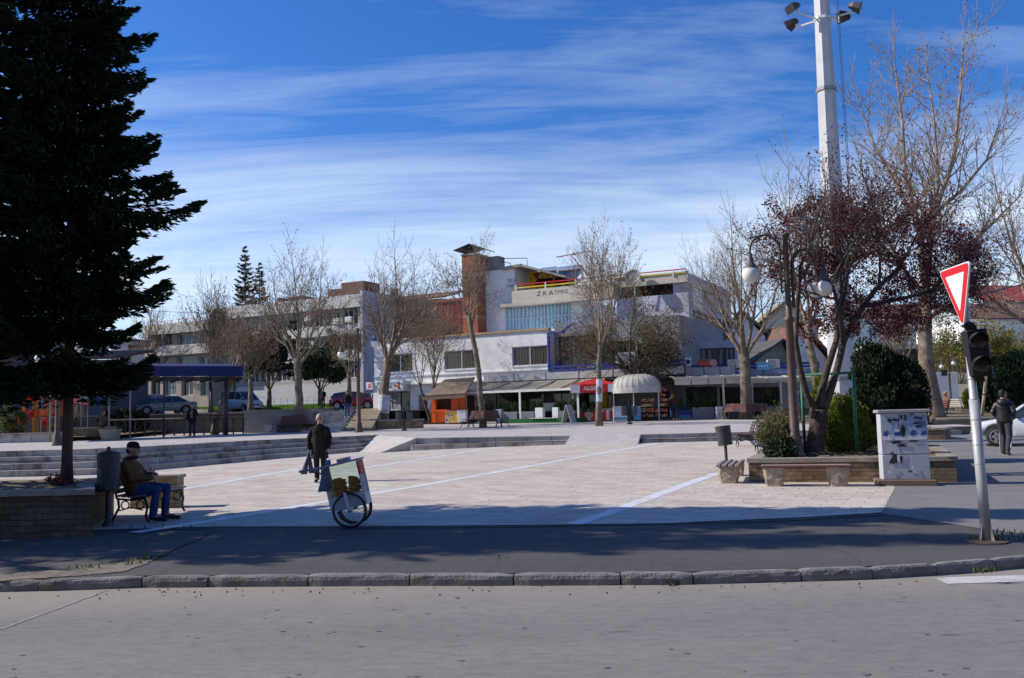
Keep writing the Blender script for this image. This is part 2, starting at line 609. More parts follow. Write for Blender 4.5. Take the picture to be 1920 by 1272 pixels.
TILEM = brick_mat('square_paving', (.70, .625, .53), (.57, .50, .43), (.31, .265, .21), w=.62, h=.31, rot=rad(27), msize=.008, bump=.35,
     stain=(.55, (.78, .72, .68), .5, .72), jit=.9)
TERRM = brick_mat('terrace_paving', (.60, .55, .51), (.53, .48, .445), (.32, .28, .25), w=.5, h=.5, rot=rad(27), msize=.007, bump=.2,
     stain=(.4, (.82, .78, .75), .5, .75))
STRIPM = M('white_marble_strip', (.70, .71, .74), .6, .12, 6, dirt=(.52, .48, .44))
STEPM = brick_mat('step_marble', (.52, .50, .48), (.40, .37, .34), (.12, .1, .09), w=.9, h=.6, rot=0, msize=.012, axis='W', bump=.3,
     stain=(1.3, (.42, .36, .3), .5, .66))
KERBM = M('kerb_concrete', (.215, .205, .195), .9, .3, 5, bump=.6, bsc=30, dirt=(.13, .12, .11))
# far ground
g = MB(); g.quad((-600, -200, -.35), (600, -200, -.35), (600, 900, -.35), (-600, 900, -.35))
tag(g.build('ground', asphalt_mat('earth_ground', (.16, .15, .13))), kind='structure')
KB = [(-900, 1122), (0, 1111), (125, 1108), (213, 1103), (640, 1100), (960, 1099), (1280, 1097), (1500, 1091), (1690, 1085), (1850, 1072), (1920, 1067)]
kline = [on_z(x, y, 0).xy[:] for x, y in KB]
kl0 = kline[0]
kline = [(-60, kl0[1] + .3)] + kline + [(kline[-1][0] + 2.2, kline[-1][1] + 1.0), (kline[-1][0] + 6, kline[-1][1] + 4.5), (40, 36)]
k2 = resample(kline, 130)
road = MB()
m = len(k2)
road.v += [(x, y + .02, 0) for x, y in k2] + [(x, -60, 0) for x, y in k2]
road.f += [(i, i + 1, m + i + 1, m + i) for i in range(m - 1)]
tag(road.build('road', ROADM), kind='structure')
# kerb stones
rng = random.Random(5)
kb = MB()
ks = resample(kline, 900)
acc, seg0 = 0, 0
i = 0
while i < len(ks) - 2:
 j, ln = i, 0
 L_ = rng.choice([.98, 1.0, 1.02, .66, 1.0]) if ks[i][0] < 3 else rng.choice([.62, .7, .8, .5])
 while j < len(ks) - 1 and ln < L_:
  ln += (Vector(ks[j + 1]) - Vector(ks[j])).length; j += 1
 a, b = Vector(ks[i]), Vector(ks[j])
 if -14 < a.x < 14:
  d = (b - a).normalized(); nn = Vector((-d.y, d.x))
  a2 = a + d * .008; b2 = b - d * .008
  h0, h1 = .114 + rng.uniform(-.007, .008), .114 + rng.uniform(-.007, .008)
  o0 = rng.uniform(-.008, .008)
  rings = []
  nseg = 7
  for q in range(nseg + 1):
   p = a2.lerp(b2, q / nseg); h = h0 + (h1 - h0) * q / nseg
   jr = lambda s: rng.uniform(-s, s)
   e = .012 if q in (0, nseg) else 0
   pr = [(0 + o0 + e + jr(.003), -.06), (0 + o0 + e + jr(.006), h * .55), (.010 + o0 + e + jr(.004), h - .018 + jr(.005)), (.03 + o0 + jr(.004), h + jr(.003) - e), (.12, h + jr(.003) - e), (.125, -.06)]
   rings.append([(p.x + nn.x * u, p.y + nn.y * u, z) for u, z in pr])
  kb.loft(rings)
 i = j
tag(kb.build('kerb', KERBM), kind='structure')
kin = [(x, y + .12) for x, y in resample(kline, 130)]
# pavement sheet (everything from the kerb to the far side of the square)
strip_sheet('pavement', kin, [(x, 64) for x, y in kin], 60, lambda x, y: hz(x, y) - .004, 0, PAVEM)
# older paler asphalt to the right
p1, p2, p3 = hit(1652, 963), hit(1678, 915), hit(1920, 1004)
A = [(p1.x, p1.y), (p3.x * .5 + p1.x * .5, p3.y * .5 + p1.y * .5), (p3.x, p3.y), (40, p3.y - 1)]
B = [(p2.x + 2.6, 62), (18, 62), (26, 62), (60, 62)]
strip_sheet('side_street', resample(A, 40), resample(B, 40), 50, hz, .003, PAVEL)
# paved square
FR = [(-900, 1012), (-200, 1005), (230, 993), (400, 988), (640, 988), (1000, 985), (1250, 982), (1380, 976), (1500, 971), (1652, 962)]
fr = [hit(x, y).xy[:] for x, y in FR]
corner = hit(1679, 914)
fr = fr + [(corner.x, corner.y)]
fr2 = resample(fr, 120)
bk2 = resample([(-40, 52), (corner.x + 3.5, 52)], 120)
strip_sheet('square', fr2, bk2, 70, hz, .006, TILEM)
# crumbled edge between paving and pavement
# white marble strips, parallel to the axis of the square
for nm, pts in (('a', [(250, 1000), (690, 938), (1000, 881), (1235, 832)]), ('b', [(1075, 984), (1110, 971), (1225, 930), (1345, 888)]), ('c', [(640, 885), (715, 868), (945, 838)]), ('d', [(345, 918), (480, 893), (560, 880)])):
 ps = [hit(x, y) for x, y in pts]
 d = (ps[-1] - ps[0]); d.z = 0; d.normalize(); nn = Vector((d.y, -d.x, 0))
 q0, q1 = ps[0], ps[-1]
 Lp = [(q0 + (q1 - q0) * (k / 30) - nn * .13).xy[:] for k in range(31)]
 Rp = [(q0 + (q1 - q0) * (k / 30) + nn * .13).xy[:] for k in range(31)]
 strip_sheet('paving_strip', Lp, Rp, 2, hz, .010, STRIPM)
# ---- terrace and steps
TOP = [(-60, 31.3), (-14, 31.3), (-10.9, 38.4), (-6.5, 44.5)]
RT = [(-4.3, 39.4), (2.3, 37.9)]
RT2 = [(5.1, 37.3), (9.6, 37.3), (18, 37.6)]
bound = TOP + [(-4.3, 39.4), (2.3, 37.9), (5.1, 37.3), (9.6, 37.3), (19, 37.6)]
fb = resample(bound, 90)
strip_sheet('terrace', fb, [(x + 0, 64) if y < 60 else (x, 64) for x, y in fb], 40, tz, 0, TERRM)
def steps(name, line, n, tread, inset_end=0.0, side=1):
 """n risers below the terrace edge line, each step one closed block down into the ground"""
 mb = MB()
 for k in range(n):
  # k=0 is the terrace edge itself (nosing), then lower treads further out
  off = k * tread
  pl = []
  for i, p in enumerate(line):
   a = Vector(line[max(0, i - 1)]); b = Vector(line[min(len(line) - 1, i + 1)])
   d = (b - a).normalized(); nn = Vector((d.y, -d.x))
   q = Vector(p) + nn * off
   if i == len(line) - 1:
    q = q + d * (inset_end * k)
   pl.append(q)
  for i in range(len(pl) - 1):
   for s_ in range(8):
    a = pl[i].lerp(pl[i + 1], s_ / 8); b = pl[i].lerp(pl[i + 1], (s_ + 1) / 8)
    d = (b - a).normalized(); nn = Vector((d.y, -d.x))
    def zz(p, q=off):
     base = hz(p.x + nn.x * (n * tread - q), p.y + nn.y * (n * tread - q))
     top = tz(p.x - nn.x * off, p.y - nn.y * off) + .004
     return base, base + (top - base) * (n - k) / n
    ai, bi = a - nn * (tread + .05), b - nn * (tread + .05)
    za, zb = zz(a), zz(b)
    vs = [(a.x, a.y, -.2), (b.x, b.y, -.2), (bi.x, bi.y, -.2), (ai.x, ai.y, -.2)]
    jr = .004
    # riser body
    vs += [(a.x, a.y, za[1] - .035), (b.x, b.y, zb[1] - .035), (bi.x, bi.y, zb[1] - .035), (ai.x, ai.y, za[1] - .035)]
    mb.add(vs, [(0, 1, 5, 4), (1, 2, 6, 5), (2, 3, 7, 6), (3, 0, 4, 7), (4, 5, 6, 7)])
    # tread slab with nosing
    a3, b3 = a + nn * .03, b + nn * .03
    vs = [(a3.x, a3.y, za[1] - .035), (b3.x, b3.y, zb[1] - .035), (bi.x, bi.y, zb[1] - .035), (ai.x, ai.y, za[1] - .035),
      (a3.x, a3.y, za[1]), (b3.x, b3.y, zb[1]), (bi.x, bi.y, zb[1]), (ai.x, ai.y, za[1])]
    mb.add(vs, [(0, 1, 5, 4), (1, 2, 6, 5), (2, 3, 7, 6), (3, 0, 4, 7), (4, 5, 6, 7), (3, 2, 1, 0)])
 tag(mb.build(name, STEPM), kind='structure')
steps('steps', TOP, 4, .40, .28)
steps('steps', RT, 2, .45)
steps('steps', RT2, 2, .45)
# ramps that close the terrace between the flights
rm = MB()
def ramp_quad(a, b, run):
 a, b = Vector(a), Vector(b)
 d = (b - a).normalized(); nn = Vector((d.y, -d.x))
 n = 6
 for k in range(n):
  for s_ in range(6):
   P4 = []
   for (u, v) in ((s_, k), (s_ + 1, k), (s_ + 1, k + 1), (s_, k + 1)):
    p = a.lerp(b, u / 6) + nn * run * v / n
    z0 = tz(*(a.lerp(b, u / 6))) + .003
    q = a.lerp(b, u / 6) + nn * run
    z1 = hz(q.x, q.y) + .004
    P4.append((p.x, p.y, z0 + (z1 - z0) * v / n))
   rm.add(P4, [(0, 1, 2, 3)])
   if s_ in (0, 5):
    e0, e1 = (P4[0], P4[3]) if s_ == 0 else (P4[1], P4[2])
    rm.add([e0, e1, (e1[0], e1[1], -.1), (e0[0], e0[1], -.1)], [(0, 1, 2, 3)])
ramp_quad((2.3, 37.9), (5.1, 37.3), 1.7)
ramp_quad((-6.7, 44.6), (-4.2, 39.3), 1.6)
tag(rm.build('ramp', TERRM), kind='structure')
# ---- street behind, higher than the terrace
def bz(x, y):
 return 2.2 + .0125 * (clamp(y, 55, 110) - 55)
bs_ = [(-120, 55.2), (-60, 55.2), (-22, 55.2), (-13.2, 55.2)]
bs_ = resample(bs_, 40)
strip_sheet('back_street', bs_ , [(x * 1.6 - 3 if x < -20 else x * 1.5, 130) for x, y in bs_], 30, bz, 0, BACKM)
sb = MB()
for (x0, x1) in ((-13.2, 4.0),):
 sb.quad((-13.21, 60, 2.19), (-4, 66, 2.19), (-4, 140, 3.0), (-20, 140, 3.0))
tag(sb.build('back_street', BACKM), kind='structure')
# ground of the park that climbs on the right
def pz(x, y):
 return .5 + smooth((y - 38) / 12) * .7 + max(0, y - 56) * .11
strip_sheet('park_ground', [(x, 41.2) for x in range(14, 120, 4)], [(x * 1.5 - 4, 150) for x in range(14, 120, 4)], 40, pz, .02,
   M('dry_grass_earth', (.20, .155, .09), .95, .35, 2.5, bump=.6, bsc=14, dirt=(.12, .13, .05)))
# road marking on the near right
mk = [on_z(*p, 0) for p in ((1750, 1084), (1930, 1079), (1990, 1090), (1776, 1096))]
w = MB(); w.add([(p.x, p.y, .005) for p in mk], [(0, 1, 2, 3)])
tag(w.build('road_marking', M('white_road_paint', (.55, .54, .52), .8, .15, 8, dirt=(.34, .33, .32))), kind='structure')
# broken edge of the asphalt: bare earth patch, joint between two asphalt layers, gutter of the paving edge
def patch(name, pts, mat, dz, jit=.03, n=10, sd=1):
 r = random.Random(sd); P_ = []
 for i in range(len(pts)):
  a, b = hit(*pts[i]), hit(*pts[(i + 1) % len(pts)])
  for k in range(n):
   q = a.lerp(b, k / n); P_.append((q.x + r.uniform(-jit, jit), q.y + r.uniform(-jit, jit), hz(q.x, q.y) + dz))
 m_ = MB(); m_.add(P_, [tuple(range(len(P_)))]); tag(m_.build(name, mat), kind='structure')
EARTH = M('bare_earth', (.20, .17, .135), .95, .4, 9, bump=.8, bsc=30, dirt=(.07, .06, .05))
JOINT = M('dark_joint', (.075, .07, .065), .95, .4, 9)
patch('bare_earth', [(-200, 1086), (60, 1072), (140, 1066), (215, 1058), (252, 1050), (300, 1045), (268, 1060), (235, 1072), (150, 1080), (0, 1090)], EARTH, .004, .025)
patch('pavement_joint', [(252, 1048), (300, 1041), (330, 1027), (372, 1011), (400, 993), (403, 993), (375, 1012), (333, 1029), (303, 1044), (268, 1052)], JOINT, .007, .012)
patch('pavement_joint', [(1370, 980), (1500, 974.5), (1652, 965), (1652, 966.5), (1500, 976), (1370, 981.5)], JOINT, .007, .006, sd=3)
patch('pavement_joint', [(230, 995), (400, 990.5), (400, 992), (230, 997)], JOINT, .007, .006, sd=4)
patch('pavement_joint', [(640, 990.5), (1000, 987.5), (1370, 980), (1370, 981), (1000, 989), (640, 991.5)], JOINT, .007, .005, sd=5)
# pale worn seam and tar spots on the road
sm_ = MB(); r_ = random.Random(6); Lp, Rp = [], []
for k in range(31):
 a_ = on_z(-30 + 235 * k / 30, 1192 - 86 * k / 30, 0); w0 = .012 + .03 * r_.random(); Lp.append((a_.x - w0 * .6, a_.y + w0, .004)); Rp.append((a_.x + w0 * .6, a_.y - w0, .004))
for k in range(30): sm_.quad(Lp[k], Lp[k + 1], Rp[k + 1], Rp[k])
tag(sm_.build('road_seam', M('pale_road_dust', (.295, .28, .262), .95, .2, 6)), kind='structure')
sp_ = MB()
for k in range(60):
 a_ = on_z(r_.uniform(0, 1920), 1112 + 160 * r_.random() ** .8, 0); ra = r_.uniform(.008, .034); rb_ = ra * r_.uniform(.4, .8)
 P_ = [(a_.x + math.cos(t_) * ra * r_.uniform(.6, 1.2), a_.y + math.sin(t_) * rb_ * r_.uniform(.6, 1.2), .005) for t_ in np.linspace(0, 2 * PI, 9, endpoint=False)]
 sp_.add(P_, [tuple(range(9))])
tag(sp_.build('tar_spots', M('tar_spot', (.175, .168, .16), .8, .3, 9)), kind='stuff')
# ================================================================== VEGETATION
def grow(rng, segs, tips, p, d, ln, r, lv, maxlv, nkids, up=.15, wig=.25, spread=.75, start=.3, shrink=.62, rmin=.006, nseg=5):
 pts, rs = [p.copy()], [r]
 dd = d.normalized()
 r_end = max(rmin, r * (.42 if lv < maxlv else .5))
 dirs = [dd]
 for i in range(nseg):
  j = Vector((rng.gauss(0, 1), rng.gauss(0, 1), rng.gauss(0, 1))) * wig
  dd = (dd + j * .35 + Vector((0, 0, up))).normalized()
  pts.append(pts[-1] + dd * (ln / nseg))
  rs.append(max(rmin, r + (r_end - r) * (i + 1) / nseg))
  dirs.append(dd)
 segs.append((lv, pts, rs))
 if lv >= maxlv:
  tips.append((pts[-1], dd))
  if rng.random() < .6: tips.append((pts[-2], dd))
  return
 k = nkids[min(lv, len(nkids) - 1)]
 ph = rng.uniform(0, 2 * PI)
 for c in range(k):
  t = start + (1 - start) * (c + rng.uniform(.1, .9)) / k
  fi = t * nseg; i0 = min(int(fi), nseg - 1); f = fi - i0
  q = pts[i0].lerp(pts[i0 + 1], f)
  base = dirs[i0]
  ph += 2.4 + rng.uniform(-.5, .5)
  o = base.orthogonal().normalized(); o2 = base.cross(o)
  side = o * math.cos(ph) + o2 * math.sin(ph)
  a = spread * rng.uniform(.7, 1.25)
  nd = base * math.cos(a) + side * math.sin(a)
  rr = rs[i0] * rng.uniform(.5, .68)
  grow(rng, segs, tips, q, nd, ln * shrink * rng.uniform(.75, 1.15) * (1.15 - .45 * t), max(rmin, rr), lv + 1, maxlv, nkids, up, wig, spread, start if lv else .25, shrink, rmin, max(3, nseg - 1))
 # leader continues
 grow(rng, segs, tips, pts[-1], dd, ln * shrink * .95, r_end, lv + 1, maxlv, nkids, up, wig, spread, .2, shrink, rmin, max(3, nseg - 1))
BARK = M('plane_bark', (.15, .115, .082), .9, .35, 5.0, bump=.6, bsc=10, dirt=(.30, .25, .19))
TWIG = M('twig_bark', (.14, .10, .072), .9, .25, 6)
TWIGP = M('pale_twig_bark', (.205, .15, .105), .9, .3, 4, dirt=(.36, .30, .235))
DARKB = M('dark_bark', (.075, .055, .045), .92, .3, 5, bump=1.0, bsc=16, dirt=(.15, .12, .1))
POD = M('dry_seed_ball', (.12, .075, .045), .95, .3, 20)
DRYLEAF = M('dry_brown_leaf', (.17, .11, .055), .9, .3, 30, island=.4, trans=.25)
OLIVE = M('olive_leaf', (.135, .10, .042), .8, .3, 20, island=.4, trans=.25)
def bare_tree(label, base, H, seed, fork=.3, r0=.16, lean=(0, 0), nl=5, spread=.6, levels=4, kids=(5, 5, 4, 4), up=.12, pods=0, leaves=0, leafmat=None,
    leafsize=.09, bark=None, twig=None, name='plane_tree', group=None, rmin=.007, multi=1, cat='tree', wrap=None, limb=.42, tilt=None, shrink=.62):
 rng = random.Random(seed)
 t = thing(name, label, cat, base, 0, group)
 bark, twig = bark or BARK, twig or TWIGP
 segs, tips = [], []
 tr = MB()
 for mstem in range(multi):
  fz = H * fork * (1 if multi == 1 else rng.uniform(.5, 1.0))
  dx = Vector((lean[0], lean[1], 0))
  if multi > 1:
   a = 2 * PI * mstem / multi + seed
   dx = dx + Vector((math.cos(a), math.sin(a), 0)) * fz * .25
  pts, rs = [], []
  for i in range(8):
   s = i / 7
   p = Vector((dx.x * s ** 1.3, dx.y * s ** 1.3, fz * s - (.12 if i == 0 else 0))) + Vector((rng.gauss(0, .03), rng.gauss(0, .03), 0)) * (fz * .25 if i else 0)
   pts.append(p)
   rs.append(r0 * ((1.45 if i == 0 else 1.12 if i == 1 else 1.0) - .22 * s) * (1 if multi == 1 else .7))
  tr.tube(pts, rs, 10)
  d0 = (pts[-1] - pts[-3]).normalized()
  ph = rng.uniform(0, 6)
  for k in range(nl):
   ph += 2 * PI / nl + rng.uniform(-.5, .5)
   a = spread * rng.uniform(.55, 1.2) if k else .1
   nd = d0 * math.cos(a) + Vector((math.cos(ph), math.sin(ph), 0)) * math.sin(a)
   st = pts[-1].lerp(pts[-2], rng.uniform(0, 1.0 if k else 0))
   grow(rng, segs, tips, st, nd, (H - fz) * limb * rng.uniform(.8, 1.1) * (1.12 if k == 0 else 1), r0 * .42 * rng.uniform(.75, 1.1) * (1 if multi == 1 else .8), 1, levels, kids, up, .2, .7, .28, shrink, rmin)
 cr = MB()
 # scale so that the highest twig reaches H exactly
 top = max(p.z for lv, ps, rs in segs for p in ps)
 k = H / top * 1.05
 for lv, ps, rs in segs:
  n = 7 if lv <= 1 else 5 if lv == 2 else 4 if lv == 3 else 3
  cr.tube([p * k for p in ps], rs, n, cap=False)
 tr.v = [tuple(Vector(p) * k) for p in tr.v]
 trunk = tr.build('trunk', bark, t, True)
 cr.build('branches', twig, t, True)
 if wrap:
  wz0, wz1 = wrap
  wb = MB(); ring = []
  for zz_ in np.linspace(wz0, wz1, 5):
   s = clamp(zz_ / (H * fork));
   c = Vector((lean[0] * s ** 1.3, lean[1] * s ** 1.3, zz_))
   ring.append(c)
  wb.tube(ring, [r0 * 1.14] * 5, 12)
  wb.build('paper_notices', M('pasted_paper', (.55, .57, .62), .8, .25, 9, dirt=(.25, .22, .2)), trunk)
 if pods:
  pb = MB()
  for (p, d) in rng.sample(tips, min(pods, len(tips))):
   p = p * k
   q = p + Vector((rng.gauss(0, .05), rng.gauss(0, .05), -rng.uniform(.05, .2)))
   s = rng.uniform(.022, .04)
   pb.ball(q, s, 5, 3)
  tag(pb.build('seed_balls', POD, t), kind='stuff')
 if leaves:
  P_, S_ = [], []
  for i in range(leaves):
   p, d = rng.choice(tips)
   P_.append(p * k + Vector((rng.gauss(0, .13), rng.gauss(0, .13), rng.gauss(-.05, .13))))
   S_.append(leafsize * rng.uniform(.6, 1.3))
  cards('leaves', P_, S_, leafmat or DRYLEAF, t, aspect=.7, seed=seed)
 return t
NEEDLE = M('spruce_needles', (.026, .04, .022), .95, .3, 8, island=.45, spec=.02)
NEEDLEB = M('far_spruce_needles', (.018, .04, .026), .9, .3, 8, island=.35, spec=.05)
SPBARK = M('spruce_bark', (.095, .055, .04), .95, .3, 5, bump=1.0, bsc=14)
def spruce(label, base, H, R, seed, zmin=2.4, dens=1.0, r0=.16, mat=None, prof=None, name='spruce_tree', card=.15, step=.3, upcurve=.25, nb0=6, aspect=.3, wmax=.5, lmin=.72):
 rng = random.Random(seed); rg = np.random.default_rng(seed)
 t = thing(name, label, 'tree', base)
 mat = mat or NEEDLE
 tb = MB(); tb.tube([(0, 0, -.1), (0, 0, .12), (.0, 0, .5), (.03, 0, H * .3), (0, .02, H * .65), (0, 0, H)], [r0 * 1.9, r0 * 1.35, r0 * 1.05, r0 * .85, r0 * .45, .015], 10)
 tb.build('trunk', SPBARK, t, True)
 P_, A_, S_ = [], [], []
 br = MB()
 z = zmin
 ph = rng.uniform(0, 6)
 while z < H - .1:
  u = (z - zmin) / (H - zmin)
  rr = R * (prof(u) if prof else (1 - u) ** .8)
  nb = nb0 if u < .7 else max(4, nb0 - 2)
  for k in range(nb):
   ph += 2 * PI / nb + rng.uniform(-.35, .35)
   ln = max(.15, rr * rng.uniform(lmin, 1.12))
   zz = z + rng.uniform(-.15, .15)
   dr = Vector((math.cos(ph), math.sin(ph), 0))
   droop = rng.uniform(.12, .3) * ln
   pts = []
   for i in range(9):
    s = i / 8
    pts.append(dr * ln * s + Vector((0, 0, zz - droop * math.sin(s * PI * .75) * 1.0 + upcurve * ln * s ** 3)))
   br.tube(pts, [.035 * (1 - .8 * i / 8) * (.5 + ln / R * .5) for i in range(9)], 4, cap=False)
   sd = Vector((-dr.y, dr.x, 0))
   n2 = int(ln * 300 * dens * (.15 / card) ** 2)
   W = wmax * (.45 + .55 * min(1, ln / R)); Hh = W * 1.05
   # a few side fingers stand out of the bough
   fing = [(rng.uniform(.25, .9), rng.choice((-1, 1)), rng.uniform(.5, 1.15)) for _ in range(7)]
   for q in range(n2):
    s = rng.random() ** .8
    if q % 3:
     f_s, f_g, f_l = fing[q % 7]
     t_ = rng.random()
     s = min(1.0, f_s + t_ * .22 * f_l); lat = f_g * t_ * W * 1.25 * f_l * (1.1 - f_s * .75); vert = -abs(rng.gauss(0, .35)) * Hh * (1.15 - s) * .6 - .1 * t_ * W
     lat += rng.gauss(0, .03)
    else:
     w = W * (1.02 - s) ** .5 + .05
     lat = rng.uniform(-1, 1) * w * .8; vert = -rng.random() ** 1.3 * Hh * (1.08 - s) ** .55 + .03
    fi = s * 8; i0 = min(7, int(fi))
    p = pts[i0].lerp(pts[i0 + 1], fi - i0)
    pos = p + sd * lat + Vector((0, 0, vert))
    P_.append(pos); A_.append(dr * .9 + sd * (.8 if lat > 0 else -.8) * min(1, abs(lat) / W) + Vector((rng.gauss(0, .32), rng.gauss(0, .32), rng.gauss(-.18 if s < .8 else .15, .3)))); S_.append(card * rng.uniform(.65, 1.35))
  z += step * (1 - .35 * u)
 br.build('limbs', SPBARK, t)
 cards('crown', P_, S_, mat, t, aspect=aspect, seed=seed, axis=A_)
 return t
def blob_shrub(label, base, shape, n, size, mat, seed, name='shrub', cat='shrub', stem=None, lumps=26, group=None, aspect=.5, vertical=.0, hollow=.45, stemmat=None):
 """evergreen made of leaf sprays spread through lumps; shape = list of (x,y,z,rx,ry,rz)"""
 rng = random.Random(seed)
 t = thing(name, label, cat, base, 0, group)
 P_, A_, S_ = [], [], []
 vol = [s[3] * s[4] * s[5] for s in shape]
 lump = []
 for i in range(lumps):
  s = rng.choices(shape, vol)[0]
  d = Vector((rng.gauss(0, 1), rng.gauss(0, 1), rng.gauss(0, 1))).normalized()
  f = rng.uniform(.72, .98)
  lump.append((Vector((s[0] + d.x * s[3] * f, s[1] + d.y * s[4] * f, s[2] + d.z * s[5] * f)), rng.uniform(.16, .3) * min(s[3], s[4]) * 1.4, d))
 for i in range(n):
  if rng.random() < .55:
   c, r, d = rng.choice(lump)
   v = Vector((rng.gauss(0, 1), rng.gauss(0, 1), rng.gauss(0, 1))).normalized()
   p = c + v * r * rng.random() ** .4
   ax = v + d * .5
  else:
   s = rng.choices(shape, vol)[0]
   d = Vector((rng.gauss(0, 1), rng.gauss(0, 1), rng.gauss(0, 1))).normalized()
   f = hollow + (1 - hollow) * rng.random() ** .5
   p = Vector((s[0] + d.x * s[3] * f, s[1] + d.y * s[4] * f, s[2] + d.z * s[5] * f))
   ax = d
  if p.z < .02: p.z = .02 + rng.random() * .1
  P_.append(p); A_.append(ax * (1 - vertical) + Vector((rng.gauss(0, .4), rng.gauss(0, .4), rng.gauss(0, .4) + vertical * 2))); S_.append(size * rng.uniform(.6, 1.4))
 cards('foliage', P_, S_, mat, t, aspect=aspect, seed=seed, axis=A_)
 if stem:
  sb = MB()
  for (x, y, h, r) in stem:
   sb.tube([(x * .5, y * .5, -.05), (x * .8, y * .8, h * .5), (x, y, h)], [r, r * .8, r * .4], 7)
  sb.build('stem', stemmat or DARKB, t)
 return t
def twig_shrub(label, base, H, R, n, seed, mat, leaves=0, leafmat=None, leafsize=.04, name='bare_shrub', r=.007, group=None):
 rng = random.Random(seed)
 t = thing(name, label, 'shrub', base, 0, group)
 mb = MB(); P_, S_ = [], []
 for i in range(n):
  a = rng.uniform(0, 2 * PI); q = rng.random() ** .5
  x, y = math.cos(a) * q * R * .3, math.sin(a) * q * R * .3
  h = H * rng.uniform(.55, 1.0) * (1 - .35 * q)
  ex, ey = math.cos(a) * q * R, math.sin(a) * q * R
  pts = [Vector((x, y, -.03))]
  for k in range(1, 6):
   s = k / 5
   pts.append(Vector((x + (ex - x) * s ** 1.3 + rng.gauss(0, .03) * H, y + (ey - y) * s ** 1.3 + rng.gauss(0, .03) * H, h * s)))
  mb.tube(pts, [r * 1.4, r * 1.2, r, r * .9, r * .7, r * .5], 3, cap=False)
  for k in (2, 3, 4):
   for _ in range(2):
    v = Vector((rng.gauss(0, 1), rng.gauss(0, 1), rng.uniform(.2, 1.6))).normalized() * h * rng.uniform(.12, .3)
    mb.tube([pts[k], pts[k] + v], [r * .7, r * .4], 3, cap=False)
    if leaves:
     for _ in range(leaves):
      P_.append(pts[k] + v * rng.random() + Vector((rng.gauss(0, .03), rng.gauss(0, .03), rng.gauss(0, .03)))); S_.append(leafsize * rng.uniform(.6, 1.4))
 mb.build('stems', mat, t)
 if P_: cards('leaves', P_, S_, leafmat, t, aspect=.6, seed=seed)
 return t
# ================================================================== BUILDINGS
class Plane:
 def __init__(s, O, ang):
  s.O = Vector((O[0], O[1], 0)); s.ang = ang
  s.ex = Vector((math.cos(ang), math.sin(ang), 0)); s.ey = Vector((-math.sin(ang), math.cos(ang), 0))
 def h(s, px, py, ly=0.0):
  d = ray(px, py); c = Vector((0, 0, CAMZ))
  o = s.O + s.ey * ly
  t = (o - c).dot(s.ey) / d.dot(s.ey)
  p = c + d * t
  return (p - s.O).dot(s.ex), p.z
 def rect(s, x0, y0, x1, y1, ly=0.0):
  ym, xm = (y0 + y1) / 2, (x0 + x1) / 2
  return s.h(x0, ym, ly)[0], s.h(x1, ym, ly)[0], s.h(xm, y1, ly)[1], s.h(xm, y0, ly)[1]
 def w(s, lx, ly, z):
  p = s.O + s.ex * lx + s.ey * ly
  return Vector((p.x, p.y, z))
def wall(mb, x0, x1, z0, z1, ops, y=0.0, depth=6.0, rd=.16):
 """front wall with real openings and reveals, closed box behind"""
 xs = sorted({x0, x1, *[o[0] for o in ops], *[o[1] for o in ops]})
 zs = sorted({z0, z1, *[o[2] for o in ops], *[o[3] for o in ops]})
 xs = [x for x in xs if x0 - 1e-6 <= x <= x1 + 1e-6]; zs = [z for z in zs if z0 - 1e-6 <= z <= z1 + 1e-6]
 for i in range(len(xs) - 1):
  for j in range(len(zs) - 1):
   cx, cz = (xs[i] + xs[i + 1]) / 2, (zs[j] + zs[j + 1]) / 2
   if any(o[0] < cx < o[1] and o[2] < cz < o[3] for o in ops): continue
   mb.quad((xs[i], y, zs[j]), (xs[i + 1], y, zs[j]), (xs[i + 1], y, zs[j + 1]), (xs[i], y, zs[j + 1]))
 for (a, b, c, d) in ops:
  a, b, c, d = max(a, x0), min(b, x1), max(c, z0), min(d, z1)
  mb.quad((a, y, c), (a, y + rd, c), (a, y + rd, d), (a, y, d))
  mb.quad((b, y, c), (b, y, d), (b, y + rd, d), (b, y + rd, c))
  mb.quad((a, y, d), (a, y + rd, d), (b, y + rd, d), (b, y, d))
  mb.quad((a, y, c), (b, y, c), (b, y + rd, c), (a, y + rd, c))
 mb.quad((x0, y, z0), (x0, y + rd, z0), (x0, y + rd, z1), (x0, y, z1))
 mb.quad((x1, y, z0), (x1, y, z1), (x1, y + rd, z1), (x1, y + rd, z0))
 mb.quad((x0, y, z1), (x0, y + rd, z1), (x1, y + rd, z1), (x1, y, z1))
 mb.bb(x0, x1, y + rd, y + depth, z0, z1)
def window(par, o, y, nx, nz, gm, fm, fw=.06, name='window', sill=None):
 a, b, c, d = o
 f = MB(); e = .004
 a += e; b -= e; c += e; d -= e
 f.bb(a, b, y + .06, y + .13, c, c + fw); f.bb(a, b, y + .06, y + .13, d - fw, d)
 f.bb(a, a + fw, y + .062, y + .128, c + fw, d - fw); f.bb(b - fw, b, y + .062, y + .128, c + fw, d - fw)
 for i in range(1, nx):
  x = a + (b - a) * i / nx
  f.bb(x - fw * .45, x + fw * .45, y + .064, y + .126, c + fw, d - fw)
 for j in range(1, nz):
  z = c + (d - c) * j / nz
  f.bb(a + fw, b - fw, y + .066, y + .124, z - fw * .4, z + fw * .4)
 w = f.build(name, fm, par)
 g = MB(); g.bb(a + fw * .5, b - fw * .5, y + .10, y + .112, c + fw * .5, d - fw * .5)
 g.build('pane', gm, w)
 if sill:
  s = MB(); s.bb(a - .08, b + .08, y - .07, y - .002, c - .07, c - .004); s.build('sill', sill, w)
 return w
